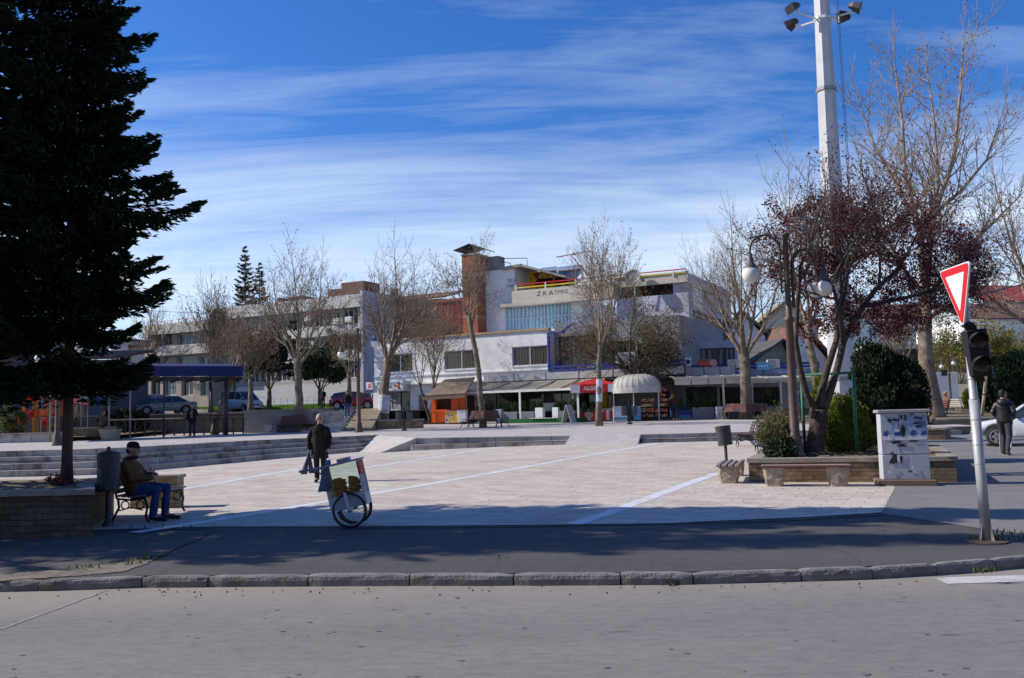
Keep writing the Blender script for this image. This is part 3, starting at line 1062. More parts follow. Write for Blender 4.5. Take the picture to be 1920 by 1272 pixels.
WHITEW = M('white_render', (.78, .775, .77), .85, .07, 1.2, dirt=(.58, .56, .55), bump=.12, bsc=12)
GREYW = M('grey_render', (.42, .42, .44), .85, .1, 1.2, dirt=(.32, .31, .32))
CREAMW = M('cream_render', (.52, .48, .40), .85, .1, 1.0, dirt=(.38, .34, .29))
LAVW = M('pale_blue_render', (.44, .45, .53), .85, .08, .8, dirt=(.36, .37, .43))
CONC = M('bare_concrete', (.30, .28, .255), .9, .2, 1.6, dirt=(.19, .175, .16))
DARKW = M('dark_render', (.075, .072, .07), .9, .2, 1.5)
BLUEP = M('blue_paint', (.02, .045, .27), .45, .12, 3)
WHITEP = M('white_paint', (.72, .72, .70), .5, .06, 3, dirt=(.55, .54, .52))
GREYP = M('grey_metal_panel', (.40, .405, .43), .5, .06, 1.5)
DARKM = M('dark_iron', (.03, .03, .034), .5, .2, 6)
BROWNM = M('brown_painted_iron', (.095, .06, .05), .5, .2, 6, dirt=(.13, .09, .075))
GLD = glass_dark('dark_window_glass', (.03, .03, .03))
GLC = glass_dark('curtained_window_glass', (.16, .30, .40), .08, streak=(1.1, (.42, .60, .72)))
GLB = glass_dark('brown_blind_glass', (.035, .028, .02), .12, streak=(1.5, (.11, .085, .06)))
GLG = glass_dark('teal_curtain_glass', (.03, .06, .065), .12, streak=(.9, (.13, .2, .2)))
ALU = M('pale_window_frame', (.55, .58, .62), .4, .05, 4)
BRICKR = brick_mat('red_brick', (.40, .115, .05), (.30, .08, .035), (.28, .19, .14), w=.26, h=.085, msize=.008, axis='W', bump=.4)
REDM = M('red_sheet_metal', (.26, .045, .04), .5, .15, 2)
ROOFT = M('old_roof_tiles', (.17, .085, .06), .9, .35, 3, dirt=(.1, .08, .07))
ORANGE = M('orange_paint', (.72, .115, .012), .5, .08, 3)
REDP = M('bright_red_paint', (.62, .02, .015), .45, .08, 3)
YELP = M('yellow_paint', (.75, .55, .03), .5, .08, 3)
AWN = M('beige_awning_cloth', (.40, .36, .27), .9, .15, 1.5, trans=.25)
AWNC = M('cream_awning_cloth', (.66, .62, .53), .9, .1, 2, trans=.2)
# ------------------------------------------------------------ white corner building
PM = Plane(at(703, 795, 70).xy, GRID)
MBZ = 1.2
mb_ = thing('corner_building', 'white flat-roofed corner building with a brick chimney and blue balcony rails', 'building', PM.w(0, 0, 0), GRID)
def lowz(px, py, ly=0): return PM.h(px, py, ly)[1]
# upper storey sits 3 m behind the lower front
zc = PM.h(1000, 621)[1]
xL, xR = 0.0, PM.h(1268, 600)[0]
xb = PM.h(1030, 660)[0]
win_px = [(727, 664, 774, 698), (833, 657, 898, 693), (960, 649, 1027, 686)]
wins = [PM.rect(*w) for w in win_px]
entry = (PM.h(716, 760)[0], PM.h(769, 760)[0], 1.45, PM.h(742, 735)[1])
shopw = (PM.h(784, 760)[0], PM.h(802, 760)[0], 1.5, PM.h(792, 739)[1])
rest = (PM.h(812, 760)[0], PM.h(1085, 760)[0], 1.25, PM.h(950, 729)[1])
m = MB()
wall(m, xL, xb, MBZ - .4, zc, wins + [entry, shopw, rest], 0, 3.0, .18)
m.build('lower_wall', WHITEW, mb_)
m = MB(); m.bb(xL - .05, xb + .03, -.12, .3, zc + .003, zc + .14)
m.build('coping', M('ochre_coping', (.42, .30, .15), .9, .2, 3), mb_)
zs_ = PM.h(900, 697)[1]
m = MB(); m.bb(xL - .06, xb, -.10, -.003, zs_ - .10, zs_); m.bb(xL - .3, xb, -.35, -.003, PM.h(900, 716)[1], PM.h(900, 716)[1] + .1); m.build('string_course', WHITEW, mb_)
for o in wins:
 w = window(mb_, o, 0, 2, 1, GLB, ALU, .07, sill=WHITEP)
d = window(mb_, shopw, 0, 1, 1, GLD, ALU, .08, name='shop_window')
for (zq, c_, hh) in ((.62, (.55, .1, .2), .32), (.38, (.6, .6, .6), .22), (.75, (.6, .62, .6), .12)):
 m = MB(); xm_ = shopw[0] + (.3 if hh == .32 else .75); m.bb(xm_ - .17, xm_ + .17, .085, .095, shopw[2] + zq * 2 - hh / 2, shopw[2] + zq * 2 + hh / 2)
 m.build('notice', M('notice_%d' % int(hh * 100), c_, .6, .3, 12), d)
# entrance: grey glazed screen, dark door
window(mb_, (entry[0], PM.h(750, 760)[0], entry[2], entry[3]), 0, 2, 1, M('frosted_shop_glass', (.26, .27, .27), .3, .1, 1), GREYW, .1, name='shop_screen')
window(mb_, (PM.h(750.5, 760)[0], entry[1], entry[2], entry[3]), 0, 1, 1, GLD, DARKM, .08, name='door')
window(mb_, rest, 0, 9, 1, GLD, DARKM, .06, name='restaurant_front')
# doorstep
# shop sign with red drops
sx0, sx1, sz0, sz1 = PM.rect(712, 715, 761, 734, -.5)
sg = thing('shop_sign', 'white shop sign with red and orange drops over the shop door', 'sign', PM.w((sx0 + sx1) / 2, -.75, (sz0 + sz1) / 2), GRID)
hw, hh = (sx1 - sx0) / 2, (sz1 - sz0) / 2
m = MB(); m.bev(-hw, hw, -.12, .73, -hh, hh, .015); m.build('panel', WHITEP, sg)
def drop_shape(mb, cx, cz, r, ang, y, th=.012, n=18):
 """tear drop: round end away, tip toward angle ang"""
 pts = []
 for i in range(n):
  a = PI * .28 + (2 * PI - .56 * PI) * i / (n - 1)
  pts.append((math.cos(a) * r * .8, math.sin(a) * r * .8))
 pts.append((r * 1.75, 0))
 ca, sa = math.cos(ang), math.sin(ang)
 P2 = [(cx + x * ca - z * sa, cz + x * sa + z * ca) for x, z in pts]
 k = len(P2)
 mb.add([(x, y, z) for x, z in P2] + [(x, y - th, z) for x, z in P2], [tuple(range(k)), tuple(reversed(range(k, 2 * k)))] + [(i, (i + 1) % k, k + (i + 1) % k, k + i) for i in range(k)])
m = MB()
drop_shape(m, hw * .68, hh * .42, hh * .34, -PI / 2 + .1, -.122); drop_shape(m, hw * .70, -hh * .42, hh * .34, PI * .62, -.122)
drop_shape(m, hw * .90, hh * .18, hh * .1, PI, -.122)
m.build('red_drops', REDP, sg)
m = MB(); drop_shape(m, hw * .42, hh * .0, hh * .36, .05, -.122); m.build('orange_drop', M('orange_red_paint', (.7, .12, .02), .5, .05, 3), sg)
text_part('vip', 'lettering', hh * .62, DARKM, sg, (hw * .06, -.126, -.02), (PI / 2, 0, 0), .003)
sq = PM.rect(688, 717, 701, 731, -1.2)
sg2 = thing('hanging_sign', 'small square projecting sign with red drops at the building corner', 'sign', PM.w(sq[0] + .28, -1.2, (sq[2] + sq[3]) / 2), GRID)
hw2, hh2 = (sq[1] - sq[0]) / 2, (sq[3] - sq[2]) / 2
m = MB(); m.bev(-hw2, hw2, -.08, .08, -hh2, hh2, .015); m.bb(hw2, hw2 + .25, -.02, .02, -.03, .03); m.bb(hw2 + .25, hw2 + .29, -.02, 1.2, -.03, .03); m.build('panel', WHITEP, sg2)
m = MB(); drop_shape(m, -.02, hh2 * .4, hh2 * .33, -PI / 2, -.082); drop_shape(m, -.12 * hw2, -hh2 * .38, hh2 * .3, PI * .4, -.082); drop_shape(m, .5 * hw2, -hh2 * .25, hh2 * .26, PI * .8, -.082); m.build('red_drops', REDP, sg2)
# upper block
U = 3.0
xw0, xw1 = PM.h(893, 560, U)[0], PM.h(966, 560, U)[0]
zt = PM.h(930, 507, U)[1]
glz = PM.rect(947, 569, 1072, 621, U)
zpar0, zpar1 = PM.h(1020, 565, U - .5)[1], PM.h(1020, 541, U - .5)[1]
xg1 = PM.h(1092, 580, U)[0]
m = MB()
wall(m, PM.h(868, 560, U)[0], xg1, zc - .2, zpar0 - .02, [glz], U, 9.0, .2)
m.bb(PM.h(868, 560, U)[0], xw1, U + .001, U + 7, zpar0 - .02, zt)
m.build('upper_wall', WHITEW, mb_)
w = window(mb_, glz, U, 5, 2, GLC, ALU, .08)
m = MB(); m.bb(xw1 - .0, xg1 + 2.6, U - .55, U + .2, zpar0, zpar1)
m.bb(PM.h(942, 566, U)[0], xg1 + 2.6, U - .8, U + .02, zpar0 - .22, zpar0 - .003)
m.build('parapet', CREAMW, mb_)
# graffiti on the parapet and wall
INK = M('graffiti_ink', (.06, .05, .055), .9, .2, 9)
xg = PM.h(1005, 552, U - .55)[0]
text_part('Z K A', 'graffiti', .46, INK, mb_, (PM.h(1006, 551, U - .55)[0], U - .556, PM.h(1018, 551, U - .55)[1]), (PI / 2, 0, 0), .002, 'LEFT', shear=.05, sx=1.15)
text_part('·TMKE', 'graffiti', .44, M('faded_ink', (.16, .14, .13), .9, .2, 9), mb_, (PM.h(1036, 550, U - .55)[0], U - .556, PM.h(1040, 549, U - .55)[1]), (PI / 2, 0, 0), .002, 'LEFT', shear=.1, sx=1.0)
text_part('ZKA', 'graffiti', .36, INK, mb_, (PM.h(951, 528, U)[0], U - .004, PM.h(955, 527, U)[1]), (PI / 2, 0, 0), .002, 'LEFT')
text_part('TAB', 'graffiti', .36, INK, mb_, (PM.h(948, 537, U)[0], U - .004, PM.h(955, 537, U)[1]), (PI / 2, 0, 0), .002, 'LEFT')
# chimney
cx0, cx1, _, cz1 = PM.rect(866, 479, 893, 520, U - 1.4)
ch = MB(); ch.bb(cx0, cx1, U - 1.4, U + .6, zc + .0, cz1)
chim = ch.build('chimney', BRICKR, mb_)
for zz_ in (.25, .5, .75): k = MB(); k.bb(cx0 - .02, cx1 + .02, U - 1.42, U + .62, zc + (cz1 - zc) * zz_, zc + (cz1 - zc) * zz_ + .08); k.build('band', CONC, chim)
k = MB(); k.bb(cx0 - .05, cx1 + .05, U - 1.45, U + .65, cz1 + .003, cz1 + .12)
k.build('top_band', CONC, chim)
k = MB()
for dx in (.12, .5, .9, 1.2):
 k.bb(cx0 + dx - .02, cx0 + dx + .02, U - 1.3, U - 1.26, cz1 + .12, cz1 + .5)
k.slab([(cx0 - .55, U - 1.7, cz1 + .42), ((cx0 + cx1) / 2 + .2, U - 1.7, cz1 + .78), ((cx0 + cx1) / 2 + .2, U + .8, cz1 + .78), (cx0 - .55, U + .8, cz1 + .42)], .05)
k.slab([((cx0 + cx1) / 2 + .2, U - 1.7, cz1 + .78), (cx1 + .45, U - 1.7, cz1 + .42), (cx1 + .45, U + .8, cz1 + .42), ((cx0 + cx1) / 2 + .2, U + .8, cz1 + .78)], .05)
k.build('cap', DARKM, chim)
k = MB(); k.bb(cx1 + .06, cx1 + 1.0, U + .3, U + 1.3, zt + .003, cz1 + .05); k.build('flue_block', CONC, mb_)
k = MB()
a0 = cx1 + 1.0
k.tube([(a0, U + .5, zt + .95), (a0 + 2.3, U + .5, zt + .75), (a0 + 2.3, U + .5, zt)], .03, 5); k.tube([(a0, U + .5, zt + .75), (a0 + .9, U + .5, zt + .5), (a0 + .9, U + .5, zt)], .03, 5)
k.build('pipe_rail', DARKM, mb_)
# slanting roof over the roof terrace, mural wall, rails
zr = PM.h(985, 500, U)[1]
k = MB()
xr0, xr1 = PM.h(962, 510, U)[0], PM.h(1062, 520, U)[0]
zr1 = PM.h(1062, 522, U)[1]
k.slab([(xr0 + .8, U - .3, zr), (xr1, U - .3, zr1), (xr1, U + 2.6, zr1), (xr0 + .8, U + 2.6, zr)], .16); k.slab([(xr0 - .8, U - .31, zr - .12), (xr0 + .79, U - .31, zr), (xr0 + .79, U + 2.6, zr), (xr0 - .8, U + 2.6, zr - .12)], .2)
k.build('roof', CONC, mb_)
def mural_mat():
 mm = bpy.data.materials.new('yellow_mural')
 nt, bs = _nodes(mm)
 tc = N(nt, 'TexCoord'); nz = N(nt, 'TexNoise', i_Scale=.9, i_Detail=2.0, i_Distortion=1.5)
 L(nt, tc.outputs['Object'], nz.inputs[0])
 L(nt, ramp(nt, nz.outputs['Fac'], [(.30, (.05, .05, .14)), (.36, (.75, .46, .03)), (.55, (.8, .55, .05)), (.60, (.6, .06, .04)), (.70, (.05, .05, .12))]), bs.inputs['Base Color'])
 bs.inputs['Roughness'].default_value = .9
 return mm
k = MB(); k.slab([(xw1 + .06, U + 2.2, zpar1 - .5), (xr1 - .1, U + 2.2, zpar1 - .5), (xr1 - .1, U + 2.2, zr1 - .03), (xr0 + .8, U + 2.2, zr - .03), (xw1 + .06, U + 2.2, zr - .1)], -.1); k.build('mural', mural_mat(), mb_)
rl = MB(); rl2 = MB(); rl3 = MB()
xe = PM.h(1100, 530, U - .4)[0]
zq1, zq2 = PM.h(1040, 528, U - .4)[1], PM.h(1040, 534, U - .4)[1]
rl.tube([(xw1 + .4, U - .4, zq1), (xR, U - .4, zq1)], .04, 6)
rl2.tube([(xw1 + .1, U - .4, zq2), (xR, U - .4, zq2)], .045, 6)
x = xw1 + .3
while x < xR: rl3.bb(x - .04, x + .04, U - .45, U - .35, zpar1 + .002, zq1); x += 2.4
rl.build('red_rail', REDP, mb_); rl2.build('yellow_rail', YELP, mb_); rl3.build('rail_post', WHITEP, mb_)
# right upper part with balcony recess
zt2 = PM.h(1266, 519, U)[1]
bal = PM.rect(1158, 531, 1262, 556, U)
w2 = PM.rect(1110, 585, 1150, 640, U); w3 = PM.rect(1165, 590, 1200, 640, U); w4 = PM.rect(1212, 592, 1250, 640, U)
zdeck = PM.h(1100, 697)[1]
dk = [PM.rect(1040, 643, 1255, 684, .9)]
m = MB(); wall(m, xg1 + 2.62, xR, zc + .5, zpar1 + .25, [bal, w3, w4], U, 12, .9)
m.build('upper_wall', LAVW, mb_)
m = MB(); m.bb(bal[0], bal[1], U + .85, U + .89, bal[2], bal[3]); m.build('balcony_back', M('balcony_dark_brown', (.07, .035, .025), .9, .4, 2), mb_)
m = MB(); m.bb(xg1 + 2.7, xR + .1, U - .35, U - .003, zpar1 - .42, zpar1 + .3); m.build('parapet', CREAMW, mb_)
for o in (w3, w4): window(mb_, o, U, 2, 1, GLC, ALU, .08)
# side wall details (dark band lines) on the right flank, pushed proud of the flank by 2 cm
m = MB()
m.bb(xR + .003, xR + .05, U + 1.0, U + 12, PM.h(1268, 594, U)[1], PM.h(1268, 594, U)[1] + .45); m.build('flank_band', M('dark_blue_band', (.08, .085, .14), .8, .15, 2), mb_)
m = MB(); m.bb(xR + .003, xR + .04, U + .9, U + 3.3, PM.h(1268, 570, U)[1] - .3, PM.h(1268, 532, U)[1]); m.build('flank_window', GLG, mb_)
m = MB()
for yy in (U + 9.2, U + 10.6): m.tube([(xR + .08, yy, MBZ), (xR + .08, yy, zpar1 - 1.5)], .06, 6)
m.build('downpipe', DARKM, mb_)
# lower right part: glazed restaurant behind blue frames, up to the flank
m = MB()
gl2 = PM.rect(1036, 630, 1120, 688, .9); gl2 = (xb + .3, gl2[1], gl2[2], gl2[3])
gl3 = PM.rect(1128, 640, 1190, 684, .9); gl4 = PM.rect(1196, 642, 1258, 684, .9)
g5 = PM.rect(1095, 738, 1150, 783, .9); g6 = PM.rect(1158, 735, 1255, 781, .9)
wall(m, xb + .01, xR, MBZ - .4, zc + .48, [gl2, gl3, gl4, g5, g6], .9, 12, .2)
m.build('lower_wall', M('mid_grey_render', (.24, .24, .26), .85, .12, 1), mb_)
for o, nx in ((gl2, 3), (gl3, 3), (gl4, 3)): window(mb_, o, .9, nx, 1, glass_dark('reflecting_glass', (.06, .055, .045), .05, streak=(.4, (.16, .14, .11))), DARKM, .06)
for o, nx in ((g5, 2), (g6, 4)): window(mb_, o, .9, nx, 1, GLD, DARKM, .06, name='restaurant_front')
# blue frame and rails of the first-floor deck
m = MB()
zb1 = PM.h(1032, 627, -.3)[1]; zb0 = PM.h(1032, 697, -.3)[1]
m.bb(xb - .0, xb + .14, -.35, -.2, zb0, zb1); m.bb(xb, xb + 1.3, -.35, -.2, zb1, zb1 + .12)
m.slab([(xb + 1.1, -.35, zb1 + .1), (xb + 1.3, -.35, zb1 + .1), (xb + 2.1, -.35, zb1 + .6), (xb + 1.9, -.35, zb1 + .6)], .2)
xE = xR + .6
for pz_ in (686, 693):
 z = PM.h(1080, pz_, -.3)[1]
 m.bb(xb + .2, xE, -.32, -.2, z - .07, z + .07)
x = xb + 2.5
while x < xE:
 m.bb(x - .04, x + .04, -.31, -.21, zb0, PM.h(1080, 686, -.3)[1]); x += 2.5
m.build('blue_rail', BLUEP, mb_)
# grey fascia of panels
zf0, zf1 = PM.h(1000, 713, -.6)[1], PM.h(1000, 700, -.6)[1]
xf0 = PM.h(906, 706, -.6)[0]
x = xf0
m = MB(); m2 = MB()
while x < xE - .1:
 x2 = min(x + 2.45, xE)
 m.bb(x + .04, x2 - .04, -.62, -.5, zf0, zf1)
 m2.bb(x2 - .035, x2 + .035, -.6, -.48, zf0 - .02, zf1 + .01)
 x = x2
m.build('fascia_panels', GREYP, mb_); m2.bb(xf0, xE, -.6, -.45, zf0 - .2, zf0 - .02); m2.build('fascia_joints', DARKM, mb_)
m = MB(); m.bb(xf0, xE, -.47, .88, zf0 - .25, zf1 - .02); m.build('deck', CONC, mb_)
# fittings on the roof
def solar(px, py, px2):
 l0, z0 = PM.h(px, py, U + 3)
 l1 = PM.h(px2, py, U + 3)[0]
 t = thing('solar_water_heater', '', 'water heater', PM.w((l0 + l1) / 2, U + 3, zr - .8), GRID, 'solar water heaters on the roof')
 hw = (l1 - l0) / 2
 k = MB(); k.tube([(-hw, 0, z0 - zr + .5), (hw, 0, z0 - zr + .5)], .26, 14); k.build('tank', M('steel_tank', (.55, .56, .58), .25, .1, 3, metal=.8), t, False)
 k = MB(); k.slab([(-hw, -.3, z0 - zr + .3), (hw, -.3, z0 - zr + .3), (hw, -1.3, -.35), (-hw, -1.3, -.35)], .06); k.build('collector', glass_dark('collector_glass', (.02, .03, .06)), t)
 k = MB()
 for s in (-1, 1):
  k.tube([(s * hw * .9, .1, z0 - zr + .3), (s * hw * .9, .3, -.4)], .03, 5); k.tube([(s * hw * .9, 0, z0 - zr + .2), (s * hw * .9, -1.3, -.35)], .03, 5); k.tube([(s * hw * .9, .1, z0 - zr + .2), (-s * hw * .2, .25, -.4)], .025, 5)
 k.build('stand', DARKM, t)
 return t
solar(1015, 502, 1045)['label'] = 'silver solar water heater tank at the left end of the roof rails'
solar(1049, 500, 1091)['label'] = 'silver solar water heater tank under the red pipe frame'
p = PM.h(1075, 478, U + 2)
t = thing('pipe_frame', 'thin red pipe frame standing on the roof beside the solar heaters', 'pipe frame', PM.w(p[0], U + 2, zr - .8), GRID)
k = MB(); l0 = PM.h(1043, 483, U + 2)[0] - p[0]; l1 = PM.h(1108, 478, U + 2)[0] - p[0]
k.tube([(l0, 0, p[1] - zr + .75), (l1, 0, p[1] - zr + .95), (l1, 0, .0)], .04, 6); k.tube([(l0 + .9, 0, p[1] - zr + .8), (l0 + .9, 0, p[1] - zr + 1.4)], .02, 5); k.tube([(l0 + 1.2, 0, p[1] - zr + .75), (l1 - .2, 0, .0)], .04, 6)
k.build('frame', M('red_brown_pipe', (.35, .06, .04), .6, .1, 3), t)
# satellite dish
p = PM.h(1188, 522, U - .7)
t = thing('satellite_dish', 'grey satellite dish standing at the roof rail', 'satellite dish', PM.w(p[0], U - .7, p[1]), GRID)
R_ = Matrix.Rotation(rad(90), 3, 'X') @ Matrix.Rotation(rad(-18), 3, 'X')
k = MB(); k.lathe([(.0, .12), (.25, .13), (.45, .18), (.56, .26), (.57, .25), (.46, .165), (.25, .11), (0, .1)], 24, R=Matrix.Rotation(rad(72), 3, 'X') @ Matrix.Scale(1.0, 3)); k.build('dish', M('dark_grey_dish', (.20, .20, .22), .6, .1, 3), t, True)
k = MB(); k.tube([(0, .1, -.1), (0, .2, -1.4)], .04, 6); k.tube([(0, -.1, -.35), (0, -.8, .05)], .02, 5); k.build('mount', WHITEP, t)
def ac_unit(label, loc, rz, group='air conditioner boxes', s=1.0):
 t = thing('air_conditioner', label, 'air conditioner', loc, rz, group)
 k = MB(); k.bev(-.42 * s, .42 * s, -.16, .16, 0, .6 * s, .015); k.build('casing', M('ac_casing', (.55, .55, .53), .6, .06, 2, dirt=(.42, .41, .38)), t)
 k = MB(); k.torus((-.1 * s, -.162, .3 * s), .22 * s, .012, 20, 5, R=Matrix.Rotation(PI / 2, 3, 'X'))
 for i in range(5): k.bb(-.3 * s, .1 * s, -.17, -.162, (.12 + .09 * i) * s, (.13 + .09 * i) * s)
 k.build('grille', DARKM, t)
 k = MB(); k.bb(-.3 * s, -.26 * s, -.1, .3, -.06, -.001); k.bb(.26 * s, .3 * s, -.1, .3, -.06, -.001); k.build('bracket', DARKM, t)
 return t
p = PM.h(1173, 688, -.6); ac_unit('white air conditioner box on the fascia behind the dome kiosk', PM.w(p[0], -.45, p[1]), GRID, s=1.6)
p = PM.h(1375, 692, .5)
# ------------------------------------------------------------ frontal extension to the right (cafe row)
PE = Plane(at(1256, 785, 60.5).xy, rad(-3))
ex = thing('cafe_pavilion', 'low grey-fronted cafe row with dark glass under the cream awning', 'building', PE.w(0, 0, 0), rad(-3))
xe1 = PE.h(1540, 760)[0]
m = MB(); ops = [PE.rect(1262, 726, 1345, 780), PE.rect(1350, 726, 1400, 780), PE.rect(1412, 726, 1462, 780)]
wall(m, 0, xe1, MBZ - .4, PE.h(1300, 716)[1], ops, 0, 8, .2); m.build('wall', GREYW, ex)
for o, nx in zip(ops, (4, 2, 2)): window(ex, o, 0, nx, 1, GLD, DARKM, .06, name='cafe_front')
m = MB(); m2 = MB()
z0, z1 = PE.h(1310, 707, -.5)[1], PE.h(1310, 690, -.5)[1]
xs_ = [PE.h(x_, 700, -.5)[0] for x_ in (1256, 1288, 1320, 1350, 1380)]
for a, b in zip(xs_[:-1], xs_[1:]):
 m.bb(a + .03, b - .03, -.52, -.4, z0, z1); m2.bb(b - .03, b + .03, -.5, -.38, z0, z1 + .02)
m.build('fascia_panels', GREYP, ex); m2.bb(0, xs_[-1], -.38, 0, z0 - .1, z0 + .3); m2.build('fascia_joints', DARKM, ex)
m = MB()
for pz_ in (684, 690):
 z = PE.h(1400, pz_, 0)[1]; m.bb(-.3, xe1, -.05, .05, z - .07, z + .07)
x = 0
while x < xe1: m.bb(x - .03, x + .03, -.045, .045, z1 - .2, PE.h(1400, 684)[1] - .05); x += 1.4
m.build('blue_rail', BLUEP, ex)
m = MB(); m.bb(PE.h(1384, 700, -.5)[0], xe1 - .5, -.9, -.1, PE.h(1450, 703)[1], PE.h(1450, 694)[1]); m.build('blue_canopy', M('blue_white_sheeting', (.12, .18, .34), .4, .5, 1.2, dirt=(.5, .55, .62)), ex)
# glazed terrace above, with two hanging picture signs
m = MB(); o = PE.rect(1240, 654, 1378, 686, 3.5); wall(m, o[0] - .3, o[1] + .2, z1 - .5, o[3] + .5, [o], 3.5, 6, .2); m.build('terrace_wall', LAVW, ex)
window(ex, o, 3.5, 8, 1, glass_dark('terrace_glass', (.07, .075, .09), .06, streak=(.8, (.26, .25, .24))), DARKM, .07)
sg3 = thing('picture_sign', 'small white square sign with a dark round emblem hung on the blue rail', 'sign', PE.w(PE.h(1290, 679, -.6)[0], -.62, PE.h(1290, 679, -.6)[1]), rad(-3))
m = MB(); m.bev(-.2, .2, -.02, .02, -.28, .28, .008); m.build('panel', WHITEP, sg3)
m = MB(); m.lathe([(.15, 0), (.15, .012)], 20, c=(0, -.022, 0), R=Matrix.Rotation(PI / 2, 3, 'X')); m.build('emblem', M('navy_emblem', (.03, .04, .09), .6, .3, 9), sg3)
sg4 = thing('advert_sign', 'red lettered sign with a round end hung on the blue rail', 'sign', PE.w(PE.h(1324, 681, -.6)[0], -.62, PE.h(1324, 681, -.6)[1]), rad(-3))
m = MB(); m.bev(-.55, .4, -.03, .03, -.2, .16, .01); m.build('panel', M('dark_red_sign', (.45, .035, .03), .5, .2, 4), sg4)
m = MB(); m.lathe([(.24, 0), (.24, .04)], 20, c=(.46, -.03, .0), R=Matrix.Rotation(PI / 2, 3, 'X')); m.build('round_end', M('pale_pink_sign', (.5, .3, .28), .5, .2, 8), sg4)
m = MB(); m.bb(-.5, .4, -.02, .02, .165, .26); m.build('top_strip', M('sign_strip', (.18, .16, .15), .6, .4, 12), sg4)
text_part('Jungle', 'lettering', .3, M('pink_letter', (.6, .2, .18), .6, .2, 5), sg4, (-.1, -.034, -.02), (PI / 2, 0, 0), .003, shear=.2)
ac_unit('white air conditioner box at the right end of the grey fascia', PE.w(PE.h(1376, 690, -.3)[0], -.3, PE.h(1376, 691, -.3)[1]), rad(-3), s=.95)
ac_unit('white air conditioner box beside the blue notice board', PE.w(PE.h(1450, 691, -.3)[0], -.3, PE.h(1450, 691, -.3)[1]), rad(-3), s=.95)
t = thing('notice_board', 'bright blue sign board standing on the cafe roof rail', 'sign', PE.w(PE.h(1430, 695, -.7)[0], -.95, PE.h(1430, 694, -.7)[1]), rad(-3))
m = MB(); m.bev(-.4, .4, -.03, .03, 0, .48, .01); m.build('panel', M('sky_blue_sign', (.12, .35, .68), .5, .15, 5), t)
m = MB(); m.bb(-.3, .3, -.036, -.031, .2, .3); m.build('text_strip', M('pale_blue_strip', (.4, .6, .8), .6, .5, 14), t)
m = MB(); m.bb(-.02, .02, .0, .03, -.2, .0); m.build('post', DARKM, t)
def awning(label, loc, rz, w, d, zback, zfront, n, mat, folds=True, val=.25, posts=None, name='awning', frame=WHITEP):
 t = thing(name, label, 'awning', loc, rz)
 m = MB()
 for i in range(n):
  x0, x1 = -w / 2 + w * i / n, -w / 2 + w * (i + 1) / n
  sg = .06 if folds else 0
  for k in range(4):
   f0, f1 = k / 4, (k + 1) / 4
   za = zback + (zfront - zback) * f0 - sg * math.sin(PI * f0); zb = zback + (zfront - zback) * f1 - sg * math.sin(PI * f1)
   ya, yb = -d * f0, -d * f1
   m.slab([(x0 + .03, ya, za), (x1 - .03, ya, za), (x1 - .03, yb, zb), (x0 + .03, yb, zb)], .02)
  if val:
   m.bb(x0 + .03, x1 - .03, -d - .02, -d, zfront - val, zfront)
 m.build('cloth', mat, t)
 f = MB()
 for i in range(n + 1):
  x = -w / 2 + w * i / n
  f.tube([(x, 0, zback + .02), (x, -d, zfront + .02)], .04, 5)
 f.bb(-w / 2 - .05, w / 2 + .05, -d - .14, -d - .03, zfront - .12, zfront + .02)
 f.build('frame', frame, t)
 for x in (posts or []):
  p_ = MB(); p_.bb(x - .06, x + .06, -d - .135, -d - .035, -loc[2] + tz(*PM.w(0, 0, 0).xy) * 0 + 1.12, zfront - .125); p_.build('post', frame, t)
 return t
# long beige awning in front of the restaurant
la, ra = PM.h(868, 735, -4.2)[0], PM.h(1098, 728, -4.2)[0]
zfr = PM.h(975, 732, -4.2)[1]; zbk = PM.h(1000, 715, -.6)[1]
pst = [PM.h(x_, 760, -4.3)[0] - (la + ra) / 2 for x_ in (873, 975, 1084)]
awning('long beige awning on white posts in front of the restaurant', PM.w((la + ra) / 2, -.65, 0), GRID, ra - la, 3.55, zbk, zfr, 5, AWN, True, .0, pst)
# cream awning of the cafe row
l0, l1 = PE.h(1264, 710, -4)[0], PE.h(1392, 710, -4)[0]
awning('cream roller awning over the cafe next to the dome kiosk', PE.w((l0 + l1) / 2, -.55, 0), rad(-3), l1 - l0, 3.4, PE.h(1330, 704, -.5)[1], PE.h(1330, 707, -4)[1], 4, AWNC, False, .45, [PE.h(1357, 750, -4)[0] - (l0 + l1) / 2], frame=AWNC)
l0, l1 = PE.h(1393, 710, -4)[0], PE.h(1536, 710, -4)[0]
awning('cream stepped awning over the cafe behind the plane tree', PE.w((l0 + l1) / 2, -.9, 0), rad(-3), l1 - l0, 3.0, PE.h(1450, 706, -.5)[1], PE.h(1450, 709, -4)[1], 3, AWNC, False, .28, [PE.h(x_, 750, -4)[0] - (l0 + l1) / 2 for x_ in (1411, 1465, 1528)], frame=AWNC)
